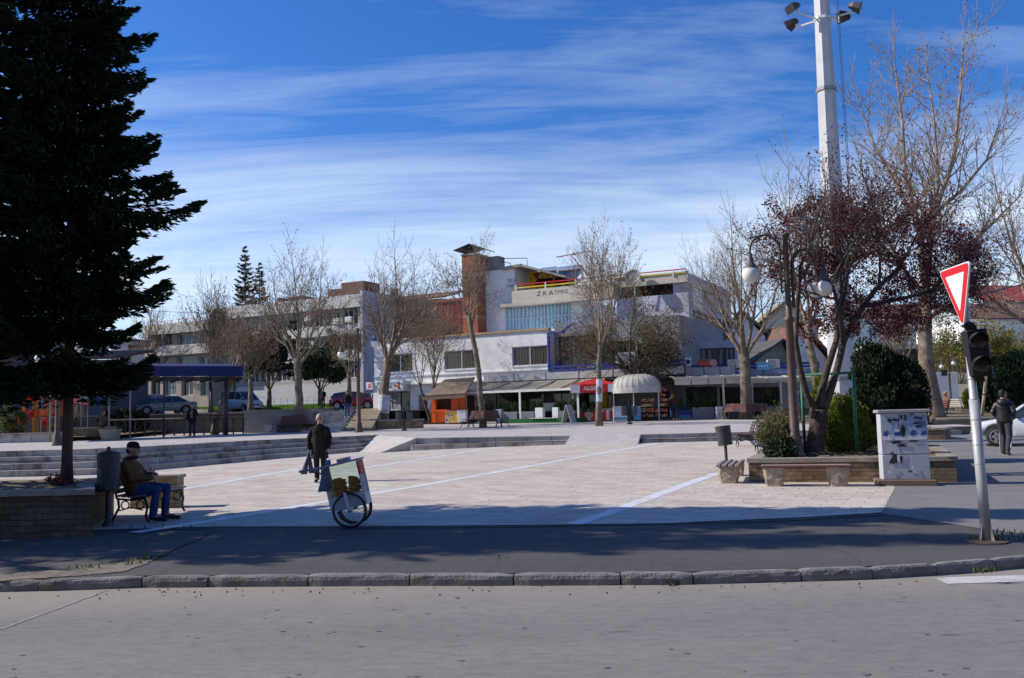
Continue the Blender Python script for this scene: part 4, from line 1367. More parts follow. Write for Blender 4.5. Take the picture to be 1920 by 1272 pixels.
# ------------------------------------------------------------ long concrete office block at the left
PL = Plane(at(684, 757, 94).xy, GRID)
ob = thing('office_block', 'long three-storey concrete office block with white spandrel bands', 'building', PL.w(0, 0, 0), GRID)
xl = PL.h(398, 660)[0]
zz = lambda py, px=600, ly=0: PL.h(px, py, ly)[1]
ops, rows = [], [(582, 614), (633, 661), (680, 712)]
nwin = 9
for (a, b) in rows:
 z1_, z0_ = zz(a), zz(b)
 for i in range(nwin):
  x0 = xl + .4 + (-.9 - xl) * i / nwin
  x1 = xl + .4 + (-.9 - xl) * (i + 1) / nwin - .25
  ops.append((x0, x1, z0_, z1_))
m = MB(); wall(m, xl, 0, 1.9, zz(561), ops, 0, 14, .35); m.build('wall', M('office_wall', (.40, .36, .32), .9, .12, 1, dirt=(.28, .25, .22)), ob)
for k_, o in enumerate(ops): window(ob, o, .12, 3, 1, (GLD, GLG, GLB, GLD)[(k_ * 7) % 4], ALU, .09)
m = MB()
for (a, b) in ((560, 583), (614, 632), (661, 678)): m.bb(xl - .05, .3, -.5, -.003, zz(b), zz(a))
m.build('spandrel_band', M('white_spandrel', (.60, .59, .57), .85, .12, .8, dirt=(.44, .42, .39)), ob)
m = MB(); m.bb(.003, .3, -.6, 14, 1.9, zz(545, 690)); m.build('end_wall', LAVW, ob)
m = MB(); m.bb(xl, 0, -.25, -.004, 1.9, zz(720)); m.build('plinth', M('white_plinth', (.55, .55, .55), .85, .1, 1), ob)
for (a, b, hh) in ((615, 640, 1.6), (640, 682, 2.2), (540, 552, 1.2), (520, 524, 1.3), (560, 564, 1.3)):
 x0, x1 = PL.h(a, 550, 4)[0], PL.h(b, 550, 4)[0]; r = MB(); r.bb(x0, x1, 4, 7, zz(561), zz(561) + hh); r.build('roof_hut', ROOFT, ob)
for (a, b) in ((572, 598), (577, 645), (625, 603), (648, 600), (655, 672)):
 x0, z0_ = PL.h(a, b, -.6); ac = MB(); ac.bev(x0, x0 + .8, -.75, -.5, z0_ - .3, z0_ + .3); ac.build('air_conditioner', WHITEP, ob)
# lower wing further left
PL2 = Plane(at(398, 757, 101).xy, GRID)
wg = thing('office_wing', 'lower concrete office wing with teal curtained windows behind the canopy', 'building', PL2.w(0, 0, 0), GRID)
x2 = PL2.h(279, 680)[0]
z2 = lambda py: PL2.h(340, py)[1]
ops = []
for (a, b) in ((625, 648), (668, 692)):
 for (c_, d_) in ((292, 322), (332, 368), (374, 394)): ops.append(PL2.rect(c_, a, d_, b))
ops += [PL2.rect(c_, 706, d_, 742) for (c_, d_) in ((283, 300), (306, 330), (340, 362), (376, 396))]
m = MB(); wall(m, x2, 0, 1.9, z2(607), ops, 0, 13, .5); m.build('wall', M('wing_wall', (.36, .31, .25), .9, .14, 1, dirt=(.25, .21, .17)), wg)
for k_, o in enumerate(ops): window(wg, o, .25, 3 if k_ < 6 else 2, 1, (GLB, GLG, GLG)[k_ % 3] if k_ < 6 else (GLD, GLG)[k_ % 2], ALU, .1)
m = MB()
for (a, b) in ((606, 625), (648, 666)): m.bb(x2 - .1, .0, -.6, -.003, z2(b), z2(a))
m.build('spandrel_band', CREAMW, wg)
m = MB()
for i in range(9):
 x = x2 + .5 + (-1 - x2) * i / 8; m.tube([(x, -.2, z2(606)), (x, -.2, z2(598))], .05, 5)
m.tube([(x2 + .5, -.2, z2(599)), (-.5, -.2, z2(599))], .05, 5); m.tube([(x2 + .5, -.2, z2(602)), (-.5, -.2, z2(602))], .04, 5)
m.build('roof_rail', GREYP, wg)
m = MB(); x0 = PL2.h(385, 585)[0]; m.bb(x0, x0 + .8, 1, 2, z2(607), z2(584)); m.build('chimney', ROOFT, wg)
# red brick house further left
p = at(262, 740, 125)
h_ = thing('brick_house', 'small red brick house beyond the left end of the office wing', 'building', (p.x, p.y, 2.4), rad(-20))
m = MB(); m.bb(-4, 4, 0, 8, -.2, 5.6); m.build('wall', BRICKR, h_)
m = MB(); m.slab([(-4.4, -.4, 5.4), (0, -.4, 7.4), (0, 8.4, 7.4), (-4.4, 8.4, 5.4)], .15); m.slab([(0, -.4, 7.4), (4.4, -.4, 5.4), (4.4, 8.4, 5.4), (0, 8.4, 7.4)], .15); m.build('roof', ROOFT, h_)
window(h_, (-2.5, -1.2, 2.5, 4), -.12, 2, 1, GLD, WHITEP, .08); window(h_, (1.2, 2.5, 2.5, 4), -.12, 2, 1, GLD, WHITEP, .08)
# white shop houses seen under the canopy
for i, (px0, px1, top, col, lab) in enumerate(((205, 240, 640, (.55, .5, .48), 'pale house with a red shop front seen under the canopy'), (243, 278, 652, (.48, .46, .42), 'cream house with a yellow shop awning seen under the canopy'))):
 p0, p1 = at(px0, 745, 118), at(px1, 745, 118)
 sh = thing('shop_house', lab, 'building', ((p0.x + p1.x) / 2, 118, 2.6), rad(-10))
 hw = (p1.x - p0.x) / 2
 zt_ = at(px0, top, 118).z - 2.6
 m = MB(); o1 = (-hw * .7, -hw * .15, 2.9, 4.3); o2 = (hw * .1, hw * .7, 2.9, 4.3); o3 = (-hw * .8, hw * .8, .2, 2.1)
 wall(m, -hw, hw, -.4, zt_, [o1, o2, o3], 0, 7, .2); m.build('wall', M('house_wall_%d' % i, col, .9, .1, 1), sh)
 for o in (o1, o2): window(sh, o, 0, 2, 1, GLD, WHITEP, .08)
 window(sh, o3, 0, 3, 1, GLD, WHITEP, .1, name='shop_front')
 m = MB(); m.bb(-hw * .8, hw * .8, -.9, -.003, 2.2, 2.75); m.build('shop_awning', (REDP, YELP)[i], sh)
 m = MB(); m.bb(-hw - .3, hw + .3, -.4, 7.3, zt_ + .003, zt_ + .3); m.build('roof', ROOFT, sh)
# red metal roofed shed behind the corner building
PS = Plane(at(820, 760, 84).xy, GRID)
sh = thing('metal_shed', 'red corrugated metal building end behind the brick chimney', 'building', PS.w(0, 0, 0), GRID)
x1_, zt_ = PS.h(905, 575)[0], PS.h(845, 566)[1]
m = MB()
nx = 60
for i in range(nx):
 a = x1_ * i / nx; b = x1_ * (i + 1) / nx; y = -.04 if i % 2 else .0
 m.bb(a, b, y, .3, 2, zt_)
m.build('wall', REDM, sh)
m = MB(); m.bb(-.2, x1_ + .2, -.2, 8, zt_ + .002, zt_ + .25); m.build('roof', REDM, sh)
PG = Plane(at(702, 760, 100).xy, GRID)
gb = thing('grey_building', 'grey rendered building behind the bare trees left of the chimney', 'building', PG.w(0, 0, 0), GRID)
x1_ = PG.h(830, 600)[0]
g_ops = [PG.rect(a, 590, a + 14, 612) for a in (722, 748, 774, 800)]
m = MB(); wall(m, 0, x1_, 2, PG.h(760, 566)[1], g_ops, 0, 9, .25); m.build('wall', M('warm_grey_render', (.33, .31, .30), .9, .15, 1), gb)  # plain grey wall colour of the building itself
for o in g_ops: window(gb, o, 0, 2, 1, GLD, ALU, .1)
m = MB(); zt_ = PG.h(760, 566)[1]
m.slab([(-.4, -.4, zt_), (x1_ + .4, -.4, zt_), (x1_ + .4, 4.5, zt_ + 1.2), (-.4, 4.5, zt_ + 1.2)], .15); m.build('roof', ROOFT, gb)
k = MB(); k.bb(1.0, 1.6, 2, 2.6, zt_ + .3, zt_ + 1.9); k.build('chimney', ROOFT, gb)
# ------------------------------------------------------------ old houses behind the cafe row
def gable_house(label, px0, px1, base_py, eave_py, ridge_py, Y, rz, wm, rm, depth=9, ridge_x=.5, wins=3, name='old_house', zb=.8):
 p0, p1 = at(px0, base_py, Y), at(px1, base_py, Y)
 w = (p1.x - p0.x)
 t = thing(name, label, 'building', ((p0.x + p1.x) / 2, Y, zb), rz)
 ze = at((px0 + px1) / 2, eave_py, Y).z - zb; zr_ = at((px0 + px1) / 2, ridge_py, Y).z - zb
 m = MB(); ops = []
 for i in range(wins):
  x0 = -w / 2 + w * (i + .3) / wins; ops.append((x0, x0 + w * .4 / wins, ze - 2.0, ze - .7))
 wall(m, -w / 2, w / 2, -.5, ze, ops, 0, depth, .2)
 rx = -w / 2 + w * ridge_x
 m.prism([(-w / 2, 0), (w / 2, 0), (w / 2, depth), (-w / 2, depth)], ze, ze + .02)
 m.add([(-w / 2, 0.001, ze), (w / 2, 0.001, ze), (rx, 0.001, zr_), (-w / 2, depth, ze), (w / 2, depth, ze), (rx, depth, zr_)], [(0, 1, 2), (5, 4, 3)])
 m.build('wall', wm, t)
 for o in ops: window(t, o, 0, 2, 1, GLD, WHITEP, .08)
 m = MB()
 m.slab([(rx, -.6, zr_ + .05), (rx, depth + .5, zr_ + .05), (-w / 2 - .6, depth + .5, ze - .1), (-w / 2 - .6, -.6, ze - .1)], .18)
 m.slab([(w / 2 + .6, -.6, ze - .1), (w / 2 + .6, depth + .5, ze - .1), (rx, depth + .5, zr_ + .05), (rx, -.6, zr_ + .05)], .18)
 m.build('roof', rm, t)
 return t
gable_house('old white gabled house with a weathered roof behind the plane tree', 1372, 1440, 760, 632, 585, 88, rad(-8), WHITEW, M('weathered_grey_roof', (.13, .115, .105), .9, .3, 2), 10, .35)
gable_house('grey concrete gabled house with a brown roof edge above the cafe awning', 1400, 1492, 760, 690, 640, 74, rad(12), CONC, M('dark_slate_roof', (.09, .085, .085), .9, .3, 2), 9, .8)
gable_house('white gabled house between the lamp post and the light mast', 1478, 1570, 760, 690, 607, 82, rad(6), WHITEW, ROOFT, 9, .25, 1)
gable_house('ochre hipped-roof house showing behind the lamp post', 1430, 1540, 760, 612, 565, 112, rad(-5), CREAMW, M('ochre_roof', (.26, .2, .12), .9, .2, 2), 10, .5)
# red roofed hotel on the hill at the far right
p0, p1 = at(1835, 640, 95), at(1990, 640, 95)
ht = thing('hillside_building', 'grey building with a red ribbed roof on the rise at the right edge', 'building', ((p0.x + p1.x) / 2, 95, 4.0), rad(14))
w = (p1.x - p0.x); z_ = at(1880, 566, 95).z - 4
ops = [(-w / 2 + 1 + i * 2.2, -w / 2 + 2.2 + i * 2.2, z_ - 2.4 - j * 3, z_ - .8 - j * 3) for i in range(3) for j in range(2)]
m = MB(); wall(m, -w / 2, w / 2, -2, z_, ops, 0, 8, .2); m.build('wall', M('pale_teal_render', (.42, .47, .47), .9, .1, 1), ht)
for o in ops: window(ht, o, 0, 2, 1, GLC, WHITEP, .12)
m = MB()
n = 40
for i in range(n):
 a, b = -w / 2 - .5 + (w + 1) * i / n, -w / 2 - .5 + (w + 1) * (i + .55) / n
 m.slab([(a, -.8, z_ - .1), (b, -.8, z_ - .1), (b, 3, z_ + 2.0), (a, 3, z_ + 2.0)], .12)
m.slab([(-w / 2 - .5, -.78, z_ - .12), (w / 2 + .5, -.78, z_ - .12), (w / 2 + .5, 3, z_ + 1.98), (-w / 2 - .5, 3, z_ + 1.98)], .08)
m.build('roof', REDM, ht)
# low building and terraces behind the stairs at the right
p = at(1765, 640, 78)
lb = thing('park_building', 'low pale flat-roofed building above the park stairs', 'building', (p.x, 78, 3.4), rad(4))
m = MB(); o = (-5.5, 5.5, .8, 2.2); wall(m, -7, 7, -2, 3.0, [o], 0, 6, .3); m.build('wall', DARKW, lb)
window(lb, o, .1, 6, 1, GLD, DARKM, .08)
m = MB(); m.bb(-7.6, 7.6, -1.2, 6.3, 3.003, 3.35); m.bb(-7.4, 7.4, -1.0, 0, .1, .35); m.build('roof', WHITEW, lb)
# white blocks of town further up, seen between leaves
for i, (px, py0, py1, w_, Y, lab) in enumerate(((1660, 600, 680, 11, 120, 'white town house glimpsed behind the purple-leaved tree'), (1740, 590, 680, 9, 126, 'white town house glimpsed left of the yield sign'), (1890, 600, 660, 8, 84, 'white blossom-side house low at the right edge'))):
 p = at(px, py1, Y)
 t = thing('town_house', lab, 'building', (p.x, Y, p.z - 1), rad(8))
 hh = at(px, py0, Y).z - p.z + 1
 ops = [(-w_ / 2 + 1 + k * 2.4, -w_ / 2 + 2.2 + k * 2.4, hh - 2.2 - j * 2.7, hh - .9 - j * 2.7) for k in range(int((w_ - 2) / 2.4) + 1) for j in range(2)]
 m = MB(); wall(m, -w_ / 2, w_ / 2, -3, hh, ops, 0, 8, .2); m.build('wall', WHITEW, t)
 for o in ops: window(t, o, 0, 2, 1, GLD, WHITEP, .1)
 m = MB(); m.slab([(-w_ / 2 - .4, -.5, hh), (w_ / 2 + .4, -.5, hh), (w_ / 2 + .4, 4, hh + 1.8), (-w_ / 2 - .4, 4, hh + 1.8)], .15); m.build('roof', ROOFT, t)
# house behind the playground; its shade is put into the dark wall colour
pA, pB = at(-120, 800, 66), at(204, 800, 66)
dh = thing('shaded_house', 'shade-darkened house with a blue poster behind the playground', 'building', ((pA.x + pB.x) / 2, 66, 1.2), 0)
w = pB.x - pA.x
wd = [(-2, -.8, 1.0, 2.4), (w / 2 - 4.2, w / 2 - 3.2, .1, 2.3)]
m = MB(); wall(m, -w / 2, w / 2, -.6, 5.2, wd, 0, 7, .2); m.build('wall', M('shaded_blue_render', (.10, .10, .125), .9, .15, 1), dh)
for o, nm in zip(wd, ('window', 'door')): window(dh, o, 0, 1, 1, GLD, DARKM, .08, name=nm)
m = MB(); m.slab([(-w / 2 - .5, -.5, 5.2), (w / 2 + .5, -.5, 5.2), (w / 2 + .5, 7, 6.2), (-w / 2 - .5, 7, 6.2)], .2); m.build('roof', ROOFT, dh)
m = MB(); a = at(184, 745, 66).x - (pA.x + pB.x) / 2; b = at(194, 745, 66).x - (pA.x + pB.x) / 2
m.bb(a, b, -.03, -.003, at(190, 760, 66).z - 1.2, at(190, 724, 66).z - 1.2); m.build('poster', M('blue_poster', (.05, .12, .35), .6, .5, 2), dh)
p = at(152, 748, 65.6); ac_unit('air conditioner box on the dark house behind the playground', (p.x, 65.7, p.z), 0, s=1.9)
# unseen block added behind the viewer to keep sky light off camera-facing surfaces
ap = thing('sky_light_blocker', 'unseen brown block added behind the viewer to hold back sky light', 'building', (0, -11.5, 0), PI)
ops = [(x, x + 1.5, z, z + 1.5) for x in range(-26, 26, 4) for z in (1.2, 4.4, 7.6, 10.8)]
m = MB(); wall(m, -34, 34, -.2, 14, ops, 0, 10, .2); m.build('wall', M('brown_blocker_wall', (.13, .095, .075), .9, .2, 2), ap)
for o in ops: window(ap, o, 0, 2, 1, GLD, WHITEP, .08)
fb_ = thing('shade_block', 'grey apartment house added at the far left, hidden, to shade the parked cars', 'building', (-53.5, 62, 2), 0)  # added at the far left, hidden by the spruce, to shade parked cars
ops = [(x, x + 1.6, z, z + 1.6) for x in range(-11, 11, 4) for z in (1.2, 4.4, 7.2, 10.2)]
m = MB(); wall(m, -13, 13, -2, 13, ops, 0, 26, .2); m.build('wall', GREYW, fb_)
for o in ops: window(fb_, o, 0, 2, 1, GLD, WHITEP, .08)
m = MB(); m.slab([(-13.5, -.5, 13), (13.5, -.5, 13), (13.5, 13, 15), (-13.5, 13, 15)], .2); m.slab([(-13.5, 13, 15), (13.5, 13, 15), (13.5, 26.5, 13), (-13.5, 26.5, 13)], .2); m.build('roof', ROOFT, fb_)
# ================================================================== STREET FURNITURE
GLOBE = M('opal_globe', (.74, .72, .66), .25, .03, 2)
STONEW = brick_mat('rubble_stone_wall', (.40, .29, .175), (.25, .175, .105), (.15, .115, .085), w=.22, h=.085, msize=.006, axis='W', bump=.7, warp=.04, stain=(1.6, (.5, .42, .36), .48, .7))
STONEY = brick_mat('yellow_stone_wall', (.42, .33, .2), (.33, .25, .15), (.18, .14, .1), w=.35, h=.12, msize=.01, axis='W', bump=.7, warp=.06)
CAPST = M('wall_cap_stone', (.33, .29, .23), .9, .25, 4, bump=.4, dirt=(.2, .17, .13))
SOIL = M('dry_planter_soil', (.16, .115, .07), .95, .4, 6, bump=.8, bsc=20, dirt=(.24, .19, .11))
PEBBLE = M('exposed_aggregate', (.36, .30, .23), .9, .35, 14, bump=1.0, bsc=28, dirt=(.2, .16, .12))
WOODG = M('grey_wood_slat', (.27, .235, .22), .8, .25, 7, dirt=(.16, .13, .12))
WOODR = M('red_brown_wood_slat', (.16, .055, .042), .6, .25, 7, dirt=(.1, .05, .04))
WOODD = M('dark_brown_wood_slat', (.075, .038, .03), .7, .25, 7)
BINM = M('blue_black_bin_steel', (.045, .05, .062), .55, .2, 5, dirt=(.09, .085, .08))
def street_lamp(label, base, s=1.0, arms=((PI, 3.99), (0.0, 3.66)), rz=0, H=4.86, group='street lamps with globes', low=False):
 t = thing('street_lamp', label, 'street lamp', base, rz, group)
 m = MB()
 m.lathe([(.20 * s, -.02), (.20 * s, .06 * s), (.165 * s, .16 * s), (.15 * s, .42 * s), (.105 * s, .50 * s), (.095 * s, 1.4 * s), (.082 * s, 2.9 * s), (.115 * s, 2.92 * s), (.115 * s, 2.99 * s), (.065 * s, 3.03 * s), (.058 * s, (H - .08) * s), (.09 * s, (H - .07) * s), (.09 * s, (H - .03) * s), (.05 * s, H * s)], 14)
 m.build('post', BROWNM, t, True)
 for a, zg in arms:
  R = Matrix.Rotation(a, 3, 'Z')
  off, ra = .13, .33
  top = zg + .50
  pts = [(off, 0, top - .95), (off, 0, top - .05)]
  for k in range(1, 12):
   an = PI - PI * k / 12
   pts.append((off + ra + ra * math.cos(an), 0, top + ra * math.sin(an)))
  pts += [(off + 2 * ra, 0, top), (off + 2 * ra, 0, zg + .36)]
  m = MB(); m.tube([R @ Vector(p) * s for p in pts], .024 * s, 8)
  for zz in (top - .2, top - .7): m.tube([R @ Vector((.03, 0, zz)) * s, R @ Vector((off, 0, zz)) * s], .02 * s, 6)
  arm = m.build('arm', BROWNM, t, True)
  c = R @ Vector((off + 2 * ra, 0, 0)) * s
  m = MB(); m.lathe([(.045 * s, (zg + .42) * s), (.055 * s, (zg + .33) * s), (.07 * s, (zg + .25) * s), (.11 * s, (zg + .17) * s), (.155 * s, (zg + .115) * s), (.155 * s, (zg + .09) * s)], 16, c=c); m.build('lamp_shade', M('grey_lamp_hood', (.11, .10, .095), .5, .2, 6), arm, True)
  m = MB(); m.ball(c + Vector((0, 0, (zg - .02) * s)), .195 * s, 20, 14); m.build('globe', GLOBE, arm, True)
 return t
# ---------------------------------------------------------------- planter with the purple-leaved tree (right)
PRt = .76
pFL, pFR = hit(1405, 905), hit(1795, 905)
d_ = (pFR - pFL); d_.z = 0; plen = d_.length; d_.normalize(); pang = math.atan2(d_.y, d_.x)
PP = Plane(pFL.xy, pang)
pr = thing('stone_planter', 'long low stone planter holding the purple-leaved tree, bushes and a street lamp', 'planter', PP.w(0, 0, 0), pang)
poly = [(0, 0), (plen, 0), (plen + .6, 5.6), (plen - 1.2, 9.0), (1.8, 9.0), (.35, 4.2)]
m = MB(); m.prism(poly, -.1, PRt - .16); m.build('wall', STONEW, pr)
o_ = .28
inn = [(o_, o_), (plen - o_, o_), (plen + .3, 5.5), (plen - 1.4, 8.7), (2.0, 8.7), (.65, 4.1)]
m = MB()
for i in range(6):
 a, b, c, d = poly[i], poly[(i + 1) % 6], inn[(i + 1) % 6], inn[i]
 a = (a[0] + (a[0] - d[0]) * .12, a[1] + (a[1] - d[1]) * .12); b = (b[0] + (b[0] - c[0]) * .12, b[1] + (b[1] - c[1]) * .12)
 m.prism([a, b, c, d], PRt - .158, PRt - .07)
m.build('capping', CAPST, pr)
rng = random.Random(2)
m = MB(); nx, ny = 46, 40
for j in range(ny + 1):
 for i in range(nx + 1):
  u, v = i / nx, j / ny
  x = .1 + u * (plen - .1) + v * .2; y = .2 + v * 8.4
  m.v.append((x if y < 5 else 1.9 + u * (plen - 3.2), y, PRt - .10 + .10 * math.sin(PI * u) * math.sin(PI * v) + rng.uniform(-.025, .025)))
for j in range(ny):
 for i in range(nx):
  k = j * (nx + 1) + i; m.f.append((k, k + 1, k + nx + 2, k + nx + 1))
m.build('soil', SOIL, pr, True)
# low concrete ledge in front, under the cabinet
a, _ = PP.h(1640, 900, -.35); b, _ = PP.h(1750, 900, -.35)
t = thing('cabinet_plinth', 'low brown concrete plinth under the grey utility cabinet', 'plinth', PP.w((a + b) / 2, -.35, .13), pang)
m = MB(); m.bev(-(b - a) / 2, (b - a) / 2, -.42, .30, 0, .15, .015); m.build('block', M('brown_concrete', (.17, .11, .085), .9, .25, 5), t)
# utility cabinet
ca, cz0 = PP.h(1656, 902, -.62); cb_, cz1 = PP.h(1738, 768, -.62)
cw, chh = cb_ - ca, PP.h(1695, 768, -.62)[1] - .28
cab = thing('utility_cabinet', 'pale grey electrical cabinet covered in torn blue posters beside the planter', 'cabinet', PP.w((ca + cb_) / 2, -.62, .28), pang + rad(4))
hw = cw / 2
CABM = M('cabinet_paint', (.47, .48, .51), .55, .1, 3, dirt=(.36, .36, .38), bump=.1)
m = MB(); m.bev(-hw, hw, 0, .38, 0, chh * .355, .01); m.bev(-hw, hw, 0, .38, chh * .362, chh * .95, .01); m.build('body', CABM, cab)
m = MB(); m.bev(-hw - .05, hw + .05, -.04, .42, chh * .953, chh, .012); m.build('lid', M('cabinet_lid', (.33, .32, .32), .6, .12, 4), cab)
m = MB(); m.bb(-hw * .22, -hw * .2, -.004, .003, chh * .38, chh * .94); m.bb(-hw * .15, -hw * .1, -.02, -.001, chh * .68, chh * .74); m.build('door_seam', DARKM, cab)
def poster_mat(name, seed):
 mm = bpy.data.materials.new(name); nt, bs = _nodes(mm)
 tc = N(nt, 'TexCoord'); mp = N(nt, 'Mapping'); mp.inputs['Location'].default_value = (seed, seed * 2, seed); L(nt, tc.outputs['Object'], mp.inputs[0])
 nz = N(nt, 'TexNoise', i_Scale=3.4, i_Detail=5.0, i_Distortion=.6); L(nt, mp.outputs[0], nz.inputs[0])
 c = ramp(nt, nz.outputs['Fac'], [(.3, (.10, .15, .27)), (.42, (.24, .32, .46)), (.55, (.36, .42, .53)), (.7, (.42, .40, .40))])
 L(nt, c, bs.inputs['Base Color']); bs.inputs['Roughness'].default_value = .8
 return mm
def ragged(mb, cx, cz, w, h, y, seed, th=.003, n=26, j=.12):
 r = random.Random(seed); pts = []
 for i in range(n):
  s = i / n * 4
  if s < 1: p = (-.5 + s, -.5)
  elif s < 2: p = (.5, -.5 + s - 1)
  elif s < 3: p = (.5 - (s - 2), .5)
  else: p = (-.5, .5 - (s - 3))
  pts.append((cx + (p[0] + r.uniform(-j, j)) * w, cz + (p[1] + r.uniform(-j, j)) * h))
 k = len(pts)
 mb.add([(x, y, z) for x, z in pts] + [(x, y - th, z) for x, z in pts], [tuple(range(k)), tuple(reversed(range(k, 2 * k)))] + [(i, (i + 1) % k, k + (i + 1) % k, k + i) for i in range(k)])
INKB = M('torn_black_print', (.035, .036, .05), .9, .3, 14)
NAVY = M('navy_print', (.03, .085, .24), .8, .2, 9)
WTEAR = M('torn_white_paper', (.66, .67, .7), .85, .1, 9)
m = MB(); ragged(m, -hw * .58, chh * .76, hw * .68, chh * .27, -.003, 1, j=.03); po = m.build('poster', poster_mat('faded_poster_left', 3), cab)
m = MB(); ragged(m, hw * .42, chh * .76, hw * 1.02, chh * .30, -.003, 4, j=.015); po2 = m.build('poster', poster_mat('faded_poster_right', 9), cab)
m = MB(); ragged(m, -hw * .3, chh * .60, hw * 1.2, chh * .075, -.004, 5, j=.04); m.build('paper_strip', WTEAR, cab); m = MB(); ragged(m, hw * .55, chh * .60, hw * .8, chh * .07, -.0045, 8, j=.03); m.build('paper_strip', WTEAR, cab)
r = random.Random(4)
for (cx, cz, w, h, sd) in ((-.78, .66, .2, .07, 1), (-.3, .655, .3, .06, 2), (.36, .66, .22, .075, 3), (.82, .66, .26, .06, 4), (-.1, .655, .1, .1, 5)):
 m = MB(); ragged(m, cx * hw, chh * cz, w * hw, chh * h, -.008, sd, j=.16, n=14); m.build('navy_print', NAVY, cab)
m = MB()
for (cx, cz, w, h, sd) in ((-.45, .30, .42, .15, 11), (-.34, .53, .4, .035, 12), (-.12, .49, .34, .035, 13), (-.1, .89, .1, .06, 14), (-.03, .70, .14, .12, 15), (-.36, .855, .28, .03, 16), (-.6, .84, .12, .05, 17), (.36, .93, .14, .015, 18), (.4, .545, .4, .02, 19), (.15, .115, .12, .03, 20), (.62, .875, .3, .025, 21), (.52, .80, .2, .02, 22), (.60, .755, .22, .03, 23)):
 ragged(m, cx * hw, chh * cz, w * hw, chh * h, -.008, sd, j=.3, n=22)
m.build('black_print', INKB, cab)
m = MB()
for (cx, cz, w, h, sd) in ((-.3, .70, .18, .04, 31), (-.64, .615, .06, .09, 32), (.27, .17, .08, .045, 33), (.33, .11, .12, .03, 34), (-.72, .11, .12, .06, 35), (-.6, .16, .06, .05, 36), (-.3, .31, .09, .12, 37)): ragged(m, cx * hw, chh * cz, w * hw, chh * h, -.012, sd, j=.28, n=16)
m.build('paper_scraps', WTEAR, cab)
text_part('5', 'number', .14, INKB, cab, (hw * .08, -.012, chh * .875), (PI / 2, 0, 0), .002, bold=.006)
# stone-legged bench in front of the planter
def stone_leg(mb, x, y, w, d, h, seed):
 r = random.Random(seed); rings = []
 for k in range(6):
  s = k / 5; ww = w * (.78 + .22 * min(1, s * 1.6)); dd = d * (.8 + .2 * s)
  rings.append([(x + a * ww / 2 + r.uniform(-.012, .012), y + b * dd / 2 + r.uniform(-.012, .012), h * s) for a, b in ((-1, -.8), (-.8, -1), (0, -1.04), (.8, -1), (1, -.8), (1, .8), (.8, 1), (-.8, 1), (-1, .8))])
 mb.loft(rings)
y0 = -.75
a, _ = PP.h(1428, 890, y0); b, _ = PP.h(1597, 890, y0)
sb = thing('stone_bench', 'backless bench of one dark plank on two pitted stone legs in front of the planter', 'bench', PP.w((a + b) / 2, y0, .14), pang)
hw = (b - a) / 2
lz = PP.h(1500, 876, y0)[1] - .14
for x_ in (1451, 1571):
 m = MB(); stone_leg(m, PP.h(x_, 890, y0)[0] - (a + b) / 2, 0, .40, .42, lz, x_); m.build('leg', PEBBLE, sb)
for yy in (-.17, .0, .17):
 m = MB(); m.bev(-hw, hw, yy - .07, yy + .07, lz + .002, lz + .042, .008); m.build('slat', WOODR if yy < -.1 else WOODG, sb)
# second stone bench along the short left side, seen end on
q = hit(1368, 908); q2 = hit(1388, 883)
dq = (q2 - q).to_2d().normalized()
sb2 = thing('stone_bench', 'stone-legged bench with four grey slats seen end-on at the planter corner', 'bench', (q.x + .05, q.y + .22, .14), math.atan2(-dq.x, dq.y))
for y_, sd in ((0, 7), (1.75, 8)):
 m = MB(); stone_leg(m, 0, y_, .42, .36, .40, sd); m.build('leg', PEBBLE, sb2)
for k in range(4):
 m = MB(); x = -.2 + .13 * k; m.bev(x - .045, x + .045, -.3, 1.35 + .3 * (k % 2), .402, .46, .012); m.build('slat', WOODG, sb2)
# iron and slat bench
def iron_bench(label, loc, rz, w=1.7, wood=None, group='iron benches with slats', back=True):
 wood = wood or WOODG
 t = thing('park_bench', label, 'bench', loc, rz, group)
 for s in (-1, 1):
  x = s * (w / 2 - .12)
  m = MB()
  m.tube([(x, -.22, .40), (x, -.27, .25), (x, -.24, .1), (x, -.30, 0)], .02, 6)
  m.tube([(x, .22, .40), (x, .20, .25), (x, .28, .1), (x, .34, 0)], .02, 6)
  m.tube([(x, -.24, .395), (x, 0, .37), (x, .24, .395)], .018, 6)
  m.torus((x, -.15, .29), .065, .012, 14, 5, R=Matrix.Rotation(PI / 2, 3, 'Y')); m.torus((x, .1, .29), .065, .012, 14, 5, R=Matrix.Rotation(PI / 2, 3, 'Y'))
  m.tube([(x, -.2, .2), (x, 0, .25), (x, .2, .2)], .012, 5)
  if back: m.tube([(x, .24, .395), (x, .28, .6), (x, .38, .88)], .018, 6)
  m.build('leg', DARKM, t)
 for k in range(5):
  y = -.24 + .105 * k
  m = MB(); m.bev(-w / 2, w / 2, y - .042, y + .042, .412 + .01 * abs(k - 2), .442 + .01 * abs(k - 2), .008); m.build('slat', wood, t)
 if back:
  for k in range(4):
   zc_ = .52 + .105 * k; y = .262 + .03 * k + .012 * k * k * .3
   m = MB(); m.bev(-w / 2, w / 2, y - .04, y - .015, zc_ - .04, zc_ + .04, .008); m.build('back_slat', wood, t)
 return t
iron_bench('iron bench with grey slats under the seated man in the cap', (-6.38, 16.2, hz(-6.2, 16)), PI / 2, 1.9)
p = hit(1402, 838); iron_bench('dark brown iron bench seen from its end left of the planter bushes', (p.x, p.y + .4, p.z), rad(-101), 1.6, WOODD)
p = hit(1436, 853); iron_bench('dark iron bench mostly hidden by the low bush on the planter corner', (p.x + .35, p.y + 1.4, p.z), rad(-101), 1.4, WOODD, back=False)
